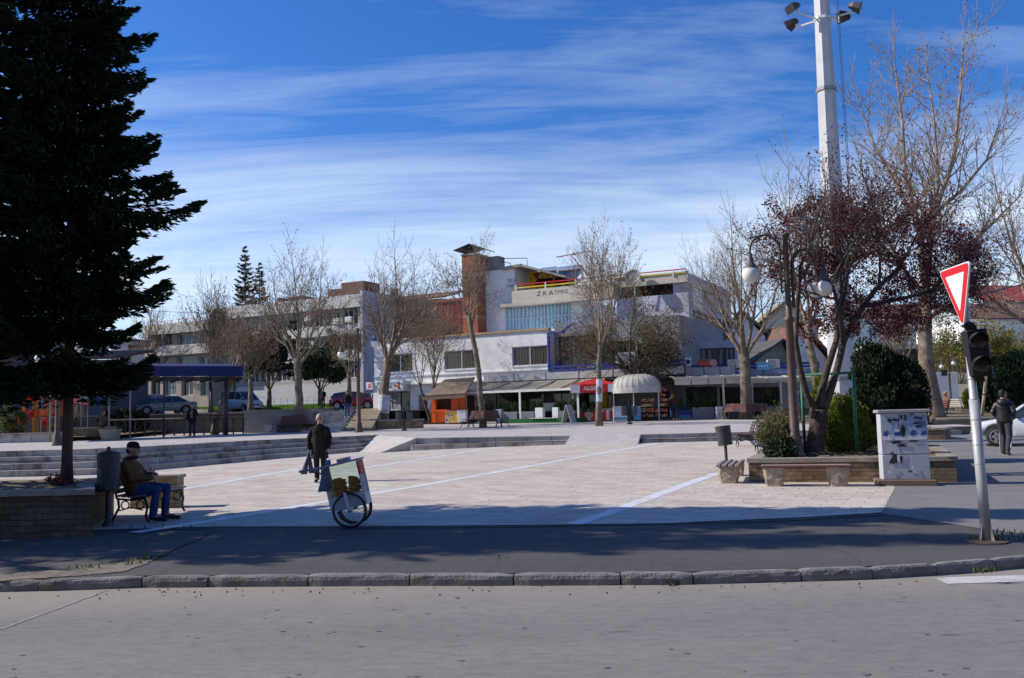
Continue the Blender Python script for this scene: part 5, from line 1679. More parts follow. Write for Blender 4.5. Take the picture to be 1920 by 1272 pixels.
def litter_bin(label, base, H=1.0, r=.17, h=.5, rz=0, tilt=0.0, cap=True, holes=True, group='single litter bins on posts', side=.0, mat=None):
 t = thing('litter_bin', label, 'bin', base, rz, group)
 m = MB(); m.lathe([(.09, -.02), (.09, .05), (.045, .09), (.04, H - .1), (.045, H)], 10); m.build('post', mat or BINM, t, True)
 R = Matrix.Rotation(tilt, 3, 'Y'); c = Vector((side, 0, H - .1))
 m = MB(); m.lathe([(r * .92, 0), (r * .95, .02), (r, h * .5), (r, h - .02), (r * 1.03, h), (r * .97, h), (r * .96, h - .08), (r * .9, .04)], 20, c=c, R=R)
 bk = m.build('bucket', mat or BINM, t, True)
 m = MB(); m.torus(c + R @ Vector((0, 0, h)), r, .012, 22, 6, R=R); m.torus(c + R @ Vector((0, 0, .02)), r * .95, .012, 22, 6, R=R); m.build('rim', mat or BINM, bk, True)
 if holes:
  m = MB()
  for zz in (.06, h - .05):
   for k in range(10):
    an = k * 2 * PI / 10; m.ball(c + R @ Vector((math.cos(an) * r, math.sin(an) * r, zz)), .014, 6, 4)
  tag(m.build('rivets', M('bin_rivet', (.2, .2, .22), .4, .1, 5), bk), kind='stuff')
 if cap:
  m = MB(); m.lathe([(r * .96, h - .01), (r * .8, h + .03), (.03, h + .05), (.03, h + .1), (.012, h + .12)], 18, c=c, R=R); m.build('lid', mat or BINM, bk, True)
 return t
p = hit(210, 985); litter_bin('dark steel litter bin on a post beside the bench with the seated man', (p.x, p.y - .15, p.z), .66, .175, .60)
p = hit(1362, 872); litter_bin('dented dark litter bin on a post behind the end-on stone bench', (p.x, p.y, p.z), .62, .20, .50, tilt=rad(-7), cap=False, holes=False)
def double_bin(label, p, rz):
 t = thing('double_bin', label, 'bin', p, rz, 'twin litter bins on posts')
 m = MB(); m.lathe([(.16, -.01), (.16, .05), (.06, .12), (.05, 1.15), (.07, 1.2), (.02, 1.25)], 10); m.tube([(-.42, 0, .5), (.42, 0, .5)], .025, 6); m.build('post', DARKM, t)
 for s in (-1, 1):
  m = MB(); m.lathe([(.15, .48), (.16, .52), (.17, 1.0), (.18, 1.02), (.16, 1.02), (.15, .56)], 16, c=(s * .28, 0, 0)); m.build('bucket', M('smoked_bin', (.06, .075, .09), .3, .3, 6), t, True)
 return t
p = hit(758, 808, tz); double_bin('twin litter bin on a post before the shop doorway', p, 0)
p = hit(1181, 796, tz); double_bin('twin litter bin on a post in front of the dome kiosk', p, 0)
# ---------------------------------------------------------------- planter at the left with the spruce
PLt = .80
poly = [(-18, 13.95), (-6.25, 13.7), (-6.86, 15.0), (-7.2, 16.6), (-18, 16.6)]
STONESH = brick_mat('shade_toned_rubble_wall', (.20, .145, .095), (.13, .095, .065), (.07, .055, .042), w=.24, h=.09, msize=.006, axis='W', bump=.7, warp=.04, stain=(1.6, (.5, .42, .36), .45, .7))  # right planter's rubble stone, darkened; the deep shade is put into its colour
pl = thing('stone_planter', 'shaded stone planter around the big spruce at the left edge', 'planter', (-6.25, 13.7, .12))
m = MB(); m.prism([(x + 6.25, y - 13.7) for x, y in poly], -.1, PLt - .2); m.build('wall', STONESH, pl)
m = MB()
inn = [(-17.6, 14.25), (-6.55, 14.0), (-7.12, 15.0), (-7.46, 16.3), (-17.6, 16.3)]
for i in range(5):
 a, b, c, d = [(q[0] + 6.25, q[1] - 13.7) for q in (poly[i], poly[(i + 1) % 5], inn[(i + 1) % 5], inn[i])]
 a = (a[0] + (a[0] - d[0]) * .12, a[1] + (a[1] - d[1]) * .12); b = (b[0] + (b[0] - c[0]) * .12, b[1] + (b[1] - c[1]) * .12)
 m.prism([a, b, c, d], PLt - .198, PLt - .12)
m.build('capping', CAPST, pl)
m = MB()
for j in range(13):
 for i in range(61):
  x = -17.8 + i * .185; y = 14.1 + j * .19
  m.v.append((min(x, -6.5) + 6.25, y - 13.7, PLt - .14 + rng.uniform(-.03, .04)))
for j in range(12):
 for i in range(60):
  k = j * 61 + i; m.f.append((k, k + 1, k + 62, k + 61))
m.build('soil', SOIL, pl, True)
lw = thing('low_wall', 'short low brick-coloured wall end behind the bench at the left', 'wall', (-6.82, 17.7, .13))
m = MB(); m.bb(-.55, .35, 0, .35, -.05, .56); m.build('wall', STONEY, lw)
m = MB(); m.bb(-.58, .38, -.04, .39, .562, .62); m.build('capping', CAPST, lw)
# ---------------------------------------------------------------- lamps
p = PP.h(1491, 850, .75)
street_lamp('brown three-globe street lamp standing in the right-hand planter', PP.w(PP.h(1492, 850, .9)[0], .9, PRt - .1), 1.02, ((PI + .05, 3.99), (-.05, 3.66), (.42, 3.68)), rad(0))
p = hit(673, 811, tz); street_lamp('brown two-globe street lamp at the top of the steps', p, 1.12, ((PI + .1, 3.72), (.05, 4.22)), 0, H=4.95)
p = hit(680, 793, tz); street_lamp('thin two-globe street lamp behind the bare tree by the shop steps', (p.x, p.y + 2, p.z), .92, ((PI + .25, 3.72), (-.9, 3.6)), 0, H=4.95)
p = hit(107, 836, tz); street_lamp('brown street lamp on the terrace just left of the spruce trunk', p, 1.0, ((.35, 4.05), (PI, 3.6)), 0)
p = hit(197, 812, tz); street_lamp('brown street lamp with its two globes at the corner of the blue canopy', p, .8, ((PI, 3.45), (.5, 3.75)), 0, H=4.6)
p = at(1784, 768, 60); street_lamp('far small two-globe street lamp beside the park stairs', p, .78, ((PI + .4, 3.6), (.6, 3.9)), 0)
# ---------------------------------------------------------------- light mast
pm = at(1583, 790, 33); pm.z = hz(pm.x, pm.y)
lm = thing('floodlight_mast', 'tall white eight-sided floodlight mast rising out of the frame', 'light mast', pm)
m = MB()
def mastr(z): return .50 - .0135 * z
m.lathe([(mastr(0) + .12, -.05), (mastr(0) + .12, .1), (mastr(0.1), .12), (mastr(12.95), 12.95)], 8, R=Matrix.Rotation(rad(14), 3, 'Z'))
m.lathe([(mastr(13.1), 12.951), (mastr(22), 22)], 8, R=Matrix.Rotation(rad(14), 3, 'Z'))
m.build('shaft', M('white_mast_paint', (.46, .465, .48), .5, .08, .8, dirt=(.36, .36, .37)), lm)
m = MB()
for z in (2.3, 12.95): m.lathe([(mastr(z) + .05, z - .05), (mastr(z) + .05, z + .07)], 8, R=Matrix.Rotation(rad(14), 3, 'Z'))
m.build('flange', M('grey_flange', (.25, .25, .26), .5, .1, 3), lm)
m = MB(); m.tube([(.55, -.3, 2), (.42, -.3, 22)], .012, 4); m.tube([(.62, -.3, 2), (.47, -.3, 22)], .012, 4); m.build('cable', M('grey_cable', (.2, .22, .26), .7, .1, 3), lm)
zf = at(1550, 30, 33).z - pm.z
m = MB(); m.lathe([(.32, zf - .18), (.32, zf - .08)], 8); m.build('collar', WHITEP, lm)
for (sx, sy, dz, yaw) in ((-1, -.25, .5, -70), (1, -.35, .2, 65), (-.7, .55, -.15, -130), (.75, .5, .6, 130)):
 d = Vector((sx, sy, 0)).normalized(); tip = d * 1.0 + Vector((0, 0, zf + dz * .3 - .1))
 m = MB(); m.tube([d * .25 + Vector((0, 0, zf - .13)), tip], .035, 6); m.tube([tip + Vector((0, 0, -.1)), tip + Vector((0, 0, .12))], .03, 6)
 br_ = m.build('bracket', WHITEP, lm)
 R = Matrix.Rotation(math.atan2(d.y, d.x) - PI / 2, 3, 'Z') @ Matrix.Rotation(rad(-24), 3, 'X')
 c = tip + d * .12 + Vector((0, 0, .2))
 m = MB()
 rings = [[c + R @ Vector((x * w_, y_, z * h_)) for x, z in ((-1, -.8), (-.8, -1), (.8, -1), (1, -.8), (1, .8), (.8, 1), (-.8, 1), (-1, .8))] for y_, w_, h_ in ((-.2, .08, .06), (-.05, .18, .11), (.2, .27, .15), (.24, .27, .15))]
 m.loft(rings); m.build('floodlight', DARKM, br_)
# ---------------------------------------------------------------- yield sign and signal on one leaning pole
base = hit(1851, 1016)
top = at(1811, 590, base.y)
ys = thing('signal_pole', 'leaning grey pole carrying the red and white yield sign and a dark two-lamp signal', 'traffic signal', base)
v = top - base; ln = v.length
ax = v.normalized()
m = MB(); m.tube([Vector((0, 0, -.05)), v * .62], .058, 16); m.tube([v * .62, v * .625, v * 1.0, v * 1.0 + ax * .5], [.058, .047, .044, .044], 16)
pole = m.build('pole', M('galvanised_pole', (.42, .43, .45), .45, .12, 5, dirt=(.33, .33, .34), metal=.2), ys, True)
m = MB()
for k in range(4):
 an = k * PI / 2 + .5; d = Vector((math.cos(an), math.sin(an), 0)); s = Vector((-d.y, d.x, 0)) * .006
 m.slab([d * .055 + Vector((0, 0, .01)), d * .11 + Vector((0, 0, .01)), d * .055 + Vector((0, 0, .16)) + v * .03], .012)
m.build('gusset', M('rusty_steel', (.22, .19, .17), .8, .3, 9), ys)
m = MB(); m.lathe([(.24, 0.002), (.23, .015), (.1, .02)], 14, R=Matrix.Rotation(.3, 3, 'Z')); m.build('base_plate', M('rusty_plate', (.13, .09, .06), .9, .3, 6), ys)
m = MB()
for f in (.335, .42, .53, .71): m.tube([v * f, v * (f + .004)], .0595 if f < .62 else .05, 16)
m.build('band', M('pole_band', (.3, .3, .31), .5, .2, 6), pole)
# yield triangle
sc_ = at(1806, 538, base.y - .1) - base + Vector((-.075, 0, 0))
sg = MB()
def tri(mb, R_, y0, y1, rr, c, side=.80):
 """rounded triangle point down"""
 P_ = []
 for k, an in enumerate((90 + 180, 90 + 180 + 120, 90 + 180 + 240)):
  cx, cz = math.cos(rad(an)) * (R_ - rr * 2), math.sin(rad(an)) * (R_ - rr * 2)
  for j in range(-3, 4):
   b = rad(an + j * 20); P_.append((cx + math.cos(b) * rr, cz + math.sin(b) * rr))
 k = len(P_)
 mb.add([(x, y0, z) for x, z in P_] + [(x, y1, z) for x, z in P_], [tuple(range(k)), tuple(reversed(range(k, 2 * k)))] + [(i, (i + 1) % k, k + (i + 1) % k, k + i) for i in range(k)])
yaw = rad(-93)
sgo = thing_ = bpy.data.objects.new('yield_sign', None)
bpy.data.objects.remove(sgo)
Rw = Matrix.Translation(sc_) @ Matrix.Rotation(rad(-5.0), 4, 'Y') @ Matrix.Rotation(yaw, 4, 'Z')
RS = .50
m = MB(); tri(m, RS, 0, .02, .045, 0); m.xf(Rw); plate = m.build('yield_sign', M('white_reflective', (.78, .78, .78), .4, .02, 2), ys)
m = MB(); tri(m, RS * .945, -.004, .0, .038, 0); m.xf(Rw); m.build('red_border', M('sign_red', (.62, .012, .018), .4, .03, 3), plate)
m = MB(); tri(m, RS * .60, -.008, -.004, .012, 0); m.xf(Rw); m.build('white_centre', M('white_reflective', (.78, .78, .78)), plate)
m = MB(); m.tube([v * 1.0 + ax * .05, v + ax * .08], .06, 12); m.tube([v * 1.0 + ax * .4, v + ax * .43], .06, 12); m.build('clamp', GREYP, plate)
# signal head
sh_c = at(1836, 662, base.y - .12) - base
Rh = Matrix.Translation(sh_c) @ Matrix.Rotation(rad(-4.5), 4, 'Y') @ Matrix.Rotation(rad(-12), 4, 'Z')
hwS, hhS = .125, .285
BLK = M('black_signal_plastic', (.009, .0095, .012), .5, .15, 4)
m = MB(); m.bev(-hwS, hwS, -.02, .20, -hhS, hhS, .02); m.bb(-.03, .03, .2, .24, -.2, .2); m.xf(Rh); head = m.build('signal_head', BLK, ys)
m = MB(); m.bb(-.1, .02, .03, .1, hhS + .002, hhS + .05); m.ball((-.06, .06, hhS + .06), (.08, .05, .04), 8, 6); m.bb(-.07, .03, .03, .1, -hhS - .06, -hhS - .002); m.xf(Rh); m.build('mount', BLK, head)
for z in (.14, -.14):
 m = MB(); n = 18
 for k in range(n):
  a0, a1 = rad(-10 + 200 * k / n), rad(-10 + 200 * (k + 1) / n)
  def P_(a, y, r): return (math.cos(a) * r, y, z + math.sin(a) * r)
  dep = lambda a: -.02 - .17 * (.45 + .55 * max(0, math.sin(a)))
  m.add([P_(a0, -.021, .106), P_(a1, -.021, .106), P_(a1, dep(a1), .1), P_(a0, dep(a0), .1), P_(a0, -.021, .101), P_(a1, -.021, .101), P_(a1, dep(a1), .095), P_(a0, dep(a0), .095)], [(0, 1, 2, 3), (7, 6, 5, 4), (3, 2, 6, 7)])
 m.xf(Rh); m.build('visor', BLK, head, True)
 m = MB(); m.lathe([(.098, .0), (.09, .012), (.05, .022), (0, .026)], 20, c=(0, -.022, z), R=Matrix.Rotation(PI / 2, 3, 'X')); m.xf(Rh); m.build('lens', M('dark_lens', (.05, .035, .03), .15, .1, 3), head, True)
# ---------------------------------------------------------------- green gate frame in the planter
GREENP = M('green_paint', (.015, .12, .065), .5, .15, 4)
fa, fb2 = PP.h(1507, 800, 1.6)[0], PP.h(1605, 800, 1.2)[0]
gt = thing('pipe_frame', 'thin green pipe frame standing in the planter around the tree trunk', 'pipe frame', PP.w((fa + fb2) / 2, 1.4, PRt - .1), pang)
w = (fb2 - fa) / 2; ztop = PP.h(1560, 701, 1.4)[1] - PRt + .1; zl = PP.h(1507, 703, 1.6)[1] - PRt + .1
for x, zz_, y in ((-w, zl, .2), (w, ztop, -.2)):
 m = MB(); m.tube([(x, y, -.1), (x, y, zz_)], .034, 8); m.build('post', GREENP, gt, True)
m = MB(); m.tube([(-w * .85, .18, ztop), (w, -.2, ztop)], .026, 8); m.build('rail', GREENP, gt, True)
# ---------------------------------------------------------------- round benches under the terrace trees
def ring_bench(label, p, R_=1.35, rz=0, n=8):
 t = thing('round_bench', label, 'bench', p, rz, 'round slatted benches around trees')
 seat = MB(); bk = MB()
 for k in range(n):
  a0, a1 = 2 * PI * k / n, 2 * PI * (k + 1) / n
  for j in range(5):
   r0, r1 = R_ - .46 + .09 * j, R_ - .46 + .09 * j + .07
   P_ = [(math.cos(a) * r, math.sin(a) * r, .45) for r, a in ((r0, a0), (r1, a0), (r1, a1), (r0, a1))]
   seat.slab(P_, .035)
  for j in range(10):
   f = (j + .5) / 10
   rb0 = R_ - .48; rb1 = R_ - .62
   def Q(r, f):
    x0, y0, x1, y1 = math.cos(a0) * r, math.sin(a0) * r, math.cos(a1) * r, math.sin(a1) * r
    return Vector((x0 + (x1 - x0) * f, y0 + (y1 - y0) * f, 0))
   a_, b_ = Q(rb0, f - .04), Q(rb0, f + .04); c_, d_ = Q(rb1, f + .04), Q(rb1, f - .04)
   bk.slab([a_ + Vector((0, 0, .5)), b_ + Vector((0, 0, .5)), c_ + Vector((0, 0, .9)), d_ + Vector((0, 0, .9))], .025)
  bk.tube([(math.cos(a0) * (R_ - .62), math.sin(a0) * (R_ - .62), .91), (math.cos(a1) * (R_ - .62), math.sin(a1) * (R_ - .62), .91)], .028, 6)
 seat.build('seat', M('aged_seat_slat', (.12, .08, .07), .7, .25, 6), t); bk.build('backrest', WOODR, t)
 for k in range(n):
  a0 = 2 * PI * k / n; m = MB()
  for r in (R_ - .42, R_ - .04):
   x, y = math.cos(a0) * r, math.sin(a0) * r; s = 1 if r > R_ - .2 else -1
   m.tube([(x, y, .44), (x * (1 - .05 * s), y * (1 - .05 * s), .25), (x * (1 + .06 * s), y * (1 + .06 * s), 0)], .022, 5)
  m.torus((math.cos(a0) * (R_ - .22), math.sin(a0) * (R_ - .22), .3), .1, .015, 12, 5, R=Matrix.Rotation(a0, 3, 'Z') @ Matrix.Rotation(PI / 2, 3, 'X'))
  m.build('leg', DARKM, t)
 return t
pB1 = hit(908, 803, tz); pB1.y += 1.2; pB1.z = tz(pB1.x, pB1.y)
ring_bench('round slatted bench around the slim tree in front of the orange kiosk', pB1, 1.35)
pB2 = hit(545, 812, tz); pB2.y += 1.0; pB2.z = tz(pB2.x, pB2.y)
ring_bench('round slatted bench around the tree before the grey retaining wall', pB2, 1.3, .2)
pB3 = hit(1398, 786, tz); pB3.z = tz(pB3.x, pB3.y)
ring_bench('round slatted bench around the plane tree by the cream awning', pB3, 1.75, .1, 10)
# ================================================================== BREAD CART
cart0 = hit(656, 991)
WCX, WCZ, WR = cart0.x, cart0.z + .262, .262
ct = thing('bread_cart', 'two-wheeled white glazed bread cart tipped back on the square', 'cart', (WCX, cart0.y, cart0.z))
TC = Matrix.Translation((0, 0, .262)) @ Matrix.Rotation(rad(-12.0), 4, 'Y')   # tilt about the axle
CWH = M('cart_white_paint', (.62, .64, .66), .5, .08, 5, dirt=(.45, .45, .45))
CGR = M('cart_grey_frame', (.33, .35, .40), .5, .1, 6)
D0, D1 = .05, .50
X0, X1, Z0, Z1, ZM = -.29, .27, .03, .70, .20
m = MB(); m.bb(X0, X1, D0, D1, Z0, ZM); m.xf(TC); m.build('tray', CWH, ct)
m = MB()
for x in (X0, X1 - .03):
 for y in (D0, D1 - .03): m.bb(x, x + .03, y, y + .03, ZM + .002, Z1)
for y in (D0, D1 - .03): m.bb(X0 + .03, X1 - .03, y, y + .03, ZM + .002, ZM + .035)
m.xf(TC); m.build('frame', CWH, ct)
m = MB(); m.bev(X0 - .025, X1 + .02, D0 - .02, D1 + .02, Z1 + .002, Z1 + .032, .008); m.xf(TC); m.build('roof', CGR, ct)
m = MB(); m.bb(X0 + .03, X1 - .03, D0 + .012, D0 + .016, ZM + .035, Z1); m.bb(X0 + .03, X1 - .03, D1 - .016, D1 - .012, ZM + .035, Z1); m.bb(X0 + .012, X0 + .016, D0 + .03, D1 - .03, ZM, Z1); m.xf(TC)
m.build('pane', clear_glass('cart_glass'), ct)
m = MB(); m.bb(X1 - .016, X1 - .012, D0 + .03, D1 - .03, ZM, Z1); m.xf(TC); m.build('end_panel', M('cart_greenish_panel', (.27, .31, .28), .5, .3, 12), ct)
m = MB(); m.bb(X1 + .001, X1 + .008, D0 + .02, D1 - .06, Z1 - .22, Z1 - .01); m.bb(X1 - .03, X1 - .002, D0 - .006, D0 - .001, Z1 - .2, Z1 - .01); m.xf(TC); m.build('red_sticker', REDP, ct)
m = MB(); m.bev(-.06, .12, .12, .38, Z1 + .034, Z1 + .085, .008); m.xf(TC); m.build('top_box', CGR, ct)
m = MB(); m.lathe([(.035, Z1 + .034), (.042, Z1 + .11), (.036, Z1 + .11)], 12, c=(X0 + .1, .16, 0)); m.xf(TC); m.build('cup', M('blue_plastic_cup', (.12, .22, .42), .4, .1, 5), ct)
hp = lambda px, py, y: Vector(((at(px, py, cart0.y + y) - cart0).x, y, (at(px, py, cart0.y + y) - cart0).z))
m = MB()
for y in (.02, .50):
 e = hp(561, 885, y); s = hp(613, 876, y); m.tube([s, e], .018, 8); m.tube([hp(590, 880, y), hp(611, 897, y)], .013, 6)
m.tube([hp(566, 884, .02), hp(566, 884, .50)], .014, 6)
m.build('handle', M('blue_grey_handle', (.22, .24, .31), .5, .1, 6), ct)
# rag hanging from the handle side
rings = []
rr = random.Random(3)
for k in range(7):
 s = k / 6; w = .05 + .10 * s
 c = hp(608, 882 + 40 * s, .06)
 rings.append([(c.x + math.cos(a) * w * .6 + (.02 * math.sin(5 * a)) * s, c.y + math.sin(a) * w * .5, c.z + rr.uniform(-.01, .01)) for a in np.linspace(0, 2 * PI, 12, endpoint=False)])
m = MB(); m.loft(rings); m.build('rag', M('grey_blue_cloth', (.13, .14, .20), .95, .3, 12), ct, True)
def spoked_wheel(par, y, R_=.262):
 w = MB(); w.torus((0, y, R_), R_ - .017, .017, 36, 8, R=Matrix.Rotation(PI / 2, 3, 'X')); ty = w.build('wheel', M('tyre_rubber', (.03, .03, .032), .8, .2, 12), par, True)
 w = MB(); w.torus((0, y, R_), R_ - .043, .011, 36, 6, R=Matrix.Rotation(PI / 2, 3, 'X')); w.build('rim', M('steel_rim', (.55, .54, .50), .3, .1, 6, metal=.6), ty, True)
 w = MB()
 for k in range(24):
  a = 2 * PI * k / 24; b = a + (.5 if k % 2 else -.5)
  w.tube([(math.cos(b) * .025, y + (.025 if k % 2 else -.025), R_ + math.sin(b) * .025), (math.cos(a) * (R_ - .045), y, R_ + math.sin(a) * (R_ - .045))], .0025, 3)
 w.lathe([(.03, -.04), (.03, .04)], 10, c=(0, y, R_), R=Matrix.Rotation(PI / 2, 3, 'X')); w.build('spokes', M('spoke_steel', (.4, .4, .4), .35, .1, 6, metal=.5), ty)
spoked_wheel(ct, 0.0); spoked_wheel(ct, .52)
m = MB(); m.tube([(0, -.05, .262), (0, .57, .262)], .012, 8); m.build('axle', DARKM, ct)
m = MB()
for y in (-.045, .555):
 m.slab([(-.02, y, .262), (.02, y, .262), Vector((.02, y, .262)) + Vector((-.06, 0, .27)), Vector((-.02, y, .262)) + Vector((-.07, 0, .27))], .01)
m.build('fork', CWH, ct)
m = MB(); m.tube([hp(634, 960, .3), hp(640, 972, .3), hp(655, 980, .3), hp(672, 980, .3)], .022, 8); m.build('rubber_flap', DARKM, ct)
BREAD = M('baked_crust', (.80, .33, .03), .7, .3, 18, bump=.3)
first = None
rb = random.Random(8)
for (x, n, y) in ((-.135, 9, .22), (.085, 8, .2), (-.10, 8, .38), (.09, 6, .37)):
 for k in range(n):
  p = TC @ Vector((x + rb.uniform(-.008, .008) + .006 * k * (1 if x > 0 else -.2), y, ZM + .04 + .0305 * k))
  p = p + Vector((WCX, cart0.y, cart0.z))
  if first is None:
   mm = MB(); mm.torus((0, 0, 0), .062, .023, 20, 8, sy=.8); first = mm.build('bread_ring', BREAD, None, True); o = first
   tag(o, 'golden ring-shaped bread stacked behind the cart glass', 'bread', 'bread rings stacked in the cart')
  else: o = dup(first)
  o.location = p; o.rotation_euler = (rb.uniform(-.06, .06), rad(-12) + rb.uniform(-.06, .06), rb.uniform(0, 6))
# ================================================================== KIOSKS AND CAFE FURNITURE
# ice-cream freezer and its parasol
pf = hit(1112, 791, tz); pf.y += .3; pf.z = tz(pf.x, pf.y)
k_ = pf.y / FPX
fz = thing('icecream_freezer', 'red and white ice-cream freezer with a heart sign under the red parasol', 'freezer', pf, rad(-8))
w = 30 * k_; h = 25 * k_
m = MB(); m.bev(-w, w * 1.55, -.35, .45, .06, h * .86, .03); m.build('body', WHITEP, fz)
m = MB(); m.bev(-w - .02, w * 1.57, -.37, .47, h * .863, h * .94, .02); m.build('lid', M('freezer_grey_lid', (.45, .46, .48), .4, .08, 4), fz)
m = MB(); m.bb(-w + .03, w * .62, -.356, -.351, .1, h * .84); m.bb(w * 1.06, w * 1.5, -.357, -.3515, .12, h * .8); fr_ = m.build('red_panel', REDP, fz)
m = MB(); ragged(m, w * .72, h * .45, .25, h * .7, -.3575, 3, j=.2); m.build('red_splash', REDP, fz)
def heart(mb, cx, cz, s, y, th=.004, r=.1):
 for q in (1.0, .62, .28):
  P_ = []
  for i in range(29):
   t_ = 2 * PI * i / 28
   P_.append(Vector((cx + s * q * .06 * 16 * math.sin(t_) ** 3 / 1.0, y, cz + s * q * .06 * (13 * math.cos(t_) - 5 * math.cos(2 * t_) - 2 * math.cos(3 * t_) - math.cos(4 * t_)))))
  if q > .3: mb.tube(P_, r * s, 4, cap=False)
  else: mb.tube(P_, r * s * .8, 4, cap=False)
m = MB(); heart(m, -w * .2, h * .44, .26, -.362); m.build('heart_emblem', WHITEP, fz)
text_part('ALGIDA', 'lettering', .17, WHITEP, fz, (-w * .2, -.36, h * .74), (PI / 2, 0, 0), .003); text_part('ALGIDA', 'lettering', .10, WHITEP, fz, (-w * .2, -.36, h * .16), (PI / 2, 0, 0), .003)
um = thing('market_parasol', 'square red and white lettered parasol over the ice-cream freezer', 'parasol', pf + Vector((.25, .25, 0)), rad(-8))
zt_ = at(1118, 712, pf.y).z - pf.z; ze = at(1110, 722, pf.y).z - pf.z; zv = at(1110, 737, pf.y).z - pf.z
hw = 43 * k_
m = MB()
for s in range(4):
 R = Matrix.Rotation(s * PI / 2, 3, 'Z')
 m.slab([R @ Vector((-hw, -hw, ze)), R @ Vector((hw, -hw, ze)), R @ Vector((0, 0, zt_ + .1))], .01)
m.build('canopy', M('red_parasol_cloth', (.55, .03, .03), .9, .1, 4, trans=.15), um)
for s in range(4):
 va = MB(); vb = MB()
 R = Matrix.Rotation(s * PI / 2, 3, 'Z')
 for i in range(5):
  x0, x1 = -hw + 2 * hw * i / 5, -hw + 2 * hw * (i + 1) / 5
  (va if i in (1, 2, 3) else vb).slab([R @ Vector((x0, -hw, ze)), R @ Vector((x1, -hw, ze)), R @ Vector((x1, -hw - .02, zv)), R @ Vector((x0, -hw - .02, zv))], .01)
 va.build('red_valance', REDP, um); vb.build('white_valance', WHITEP, um)
text_part('ALGIDA', 'lettering', .34, WHITEP, um, (-.05, -hw - .03, (ze + zv) / 2), (PI / 2, 0, 0), .003, bold=.01); text_part('ALGIDA', 'lettering', .34, WHITEP, um, (hw + .03, 0, (ze + zv) / 2), (PI / 2, 0, PI / 2), .003, bold=.01)
text_part('ALGIDA', 'lettering', .2, WHITEP, um, (-.1, -hw * .72, ze + .12), (rad(14), 0, 0), .003)
m = MB(); m.tube([(0, 0, 0), (0, 0, zt_ + .05)], .03, 8); m.tube([(-hw * .95, -.6, 0), (-hw * .95, -.6, ze)], .04, 6); m.build('pole', WHITEP, um)
# closed yellow parasol
py_ = hit(1139, 790, tz); py_.y += 1.2; py_.z = tz(py_.x, py_.y)
yp = thing('closed_parasol', 'folded yellow parasol standing behind the ice-cream freezer', 'parasol', py_)
zt_ = at(1133, 708, py_.y).z - py_.z
m = MB(); m.lathe([(.22, .75), (.30, .95), (.27, 1.5), (.2, 2.1), (.12, zt_ - .3), (.03, zt_)], 9); m.build('cloth', M('yellow_parasol_cloth', (.62, .42, .02), .85, .25, 5), yp)
m = MB(); m.tube([(0, 0, 0), (0, 0, zt_ + .05)], .03, 6); m.build('pole', DARKM, yp)
# A-board
p = hit(1067, 793, tz)
ab = thing('sandwich_board', 'folding grey sandwich board open on the walk left of the freezer', 'board', p, rad(50))
z_ = at(1066, 759, p.y).z - p.z
for s in (-1, 1):
 m = MB(); m.slab([(-.3, s * .38, 0), (.3, s * .38, 0), (.3, s * .02, z_), (-.3, s * .02, z_)], .03 * s); m.build('panel', M('board_grey', (.36, .38, .38), .6, .2, 3), ab)
# dome kiosk
pk = hit(1195, 787, tz); pk = at(1195, 780, 57.5); pk.z = tz(pk.x, pk.y)
kk = pk.y / FPX
dk_ = thing('dome_kiosk', 'newspaper kiosk under a dirty white half-dome awning', 'kiosk', pk, rad(-10))
hw = 46 * kk; ze = at(1195, 727, pk.y - 1.2).z - pk.z; zt_ = at(1195, 702, pk.y).z - pk.z
m = MB(); n, mm_ = 13, 8
def dome(u, v):
 a = PI * u; x = -hw * math.cos(a); d = 1.5 * math.sin(a) ** .8
 return Vector((x * math.cos(v * PI / 2) ** .55, -d * math.cos(v * PI / 2) ** .7, ze + (zt_ - ze) * math.sin(v * PI / 2)))
for i in range(n):
 for j in range(mm_):
  m.quad(dome(i / n, j / mm_), dome((i + 1) / n, j / mm_), dome((i + 1) / n, (j + 1) / mm_), dome(i / n, (j + 1) / mm_))
m.build('dome_awning', M('dirty_white_canvas', (.56, .53, .48), .85, .12, 3, dirt=(.34, .31, .27), trans=.15), dk_)
m = MB()
for i in range(n):
 a, b = dome(i / n, 0), dome((i + 1) / n, 0)
 m.slab([a, b, b - Vector((0, .02, .32)), a - Vector((0, .02, .32))], .012)
m.build('valance', M('dirty_white_valance', (.52, .49, .45), .85, .15, 4, dirt=(.36, .33, .3)), dk_)
m = MB(); m.bb(-hw * .8, hw * .9, 0, 1.1, 0, ze + .1); m.build('body', M('dark_kiosk_body', (.055, .05, .048), .7, .3, 3), dk_)
m = MB()
for i in range(n + 1):
 P_ = [dome(i / n, j / mm_) + Vector((0, -.008, .008)) for j in range(mm_ + 1)]; m.tube(P_, .009, 4)
m.build('ribs', M('awning_rib', (.46, .43, .39), .8, .1, 4), dk_)
m = MB()
for x in (-hw * .92, -hw * .1, hw * .88): m.tube([(x, -1.0 if abs(x) < hw * .5 else -.3, 0), (x, -1.0 if abs(x) < hw * .5 else -.3, ze - .1)], .035, 6)
m.build('post', WHITEP, dk_)
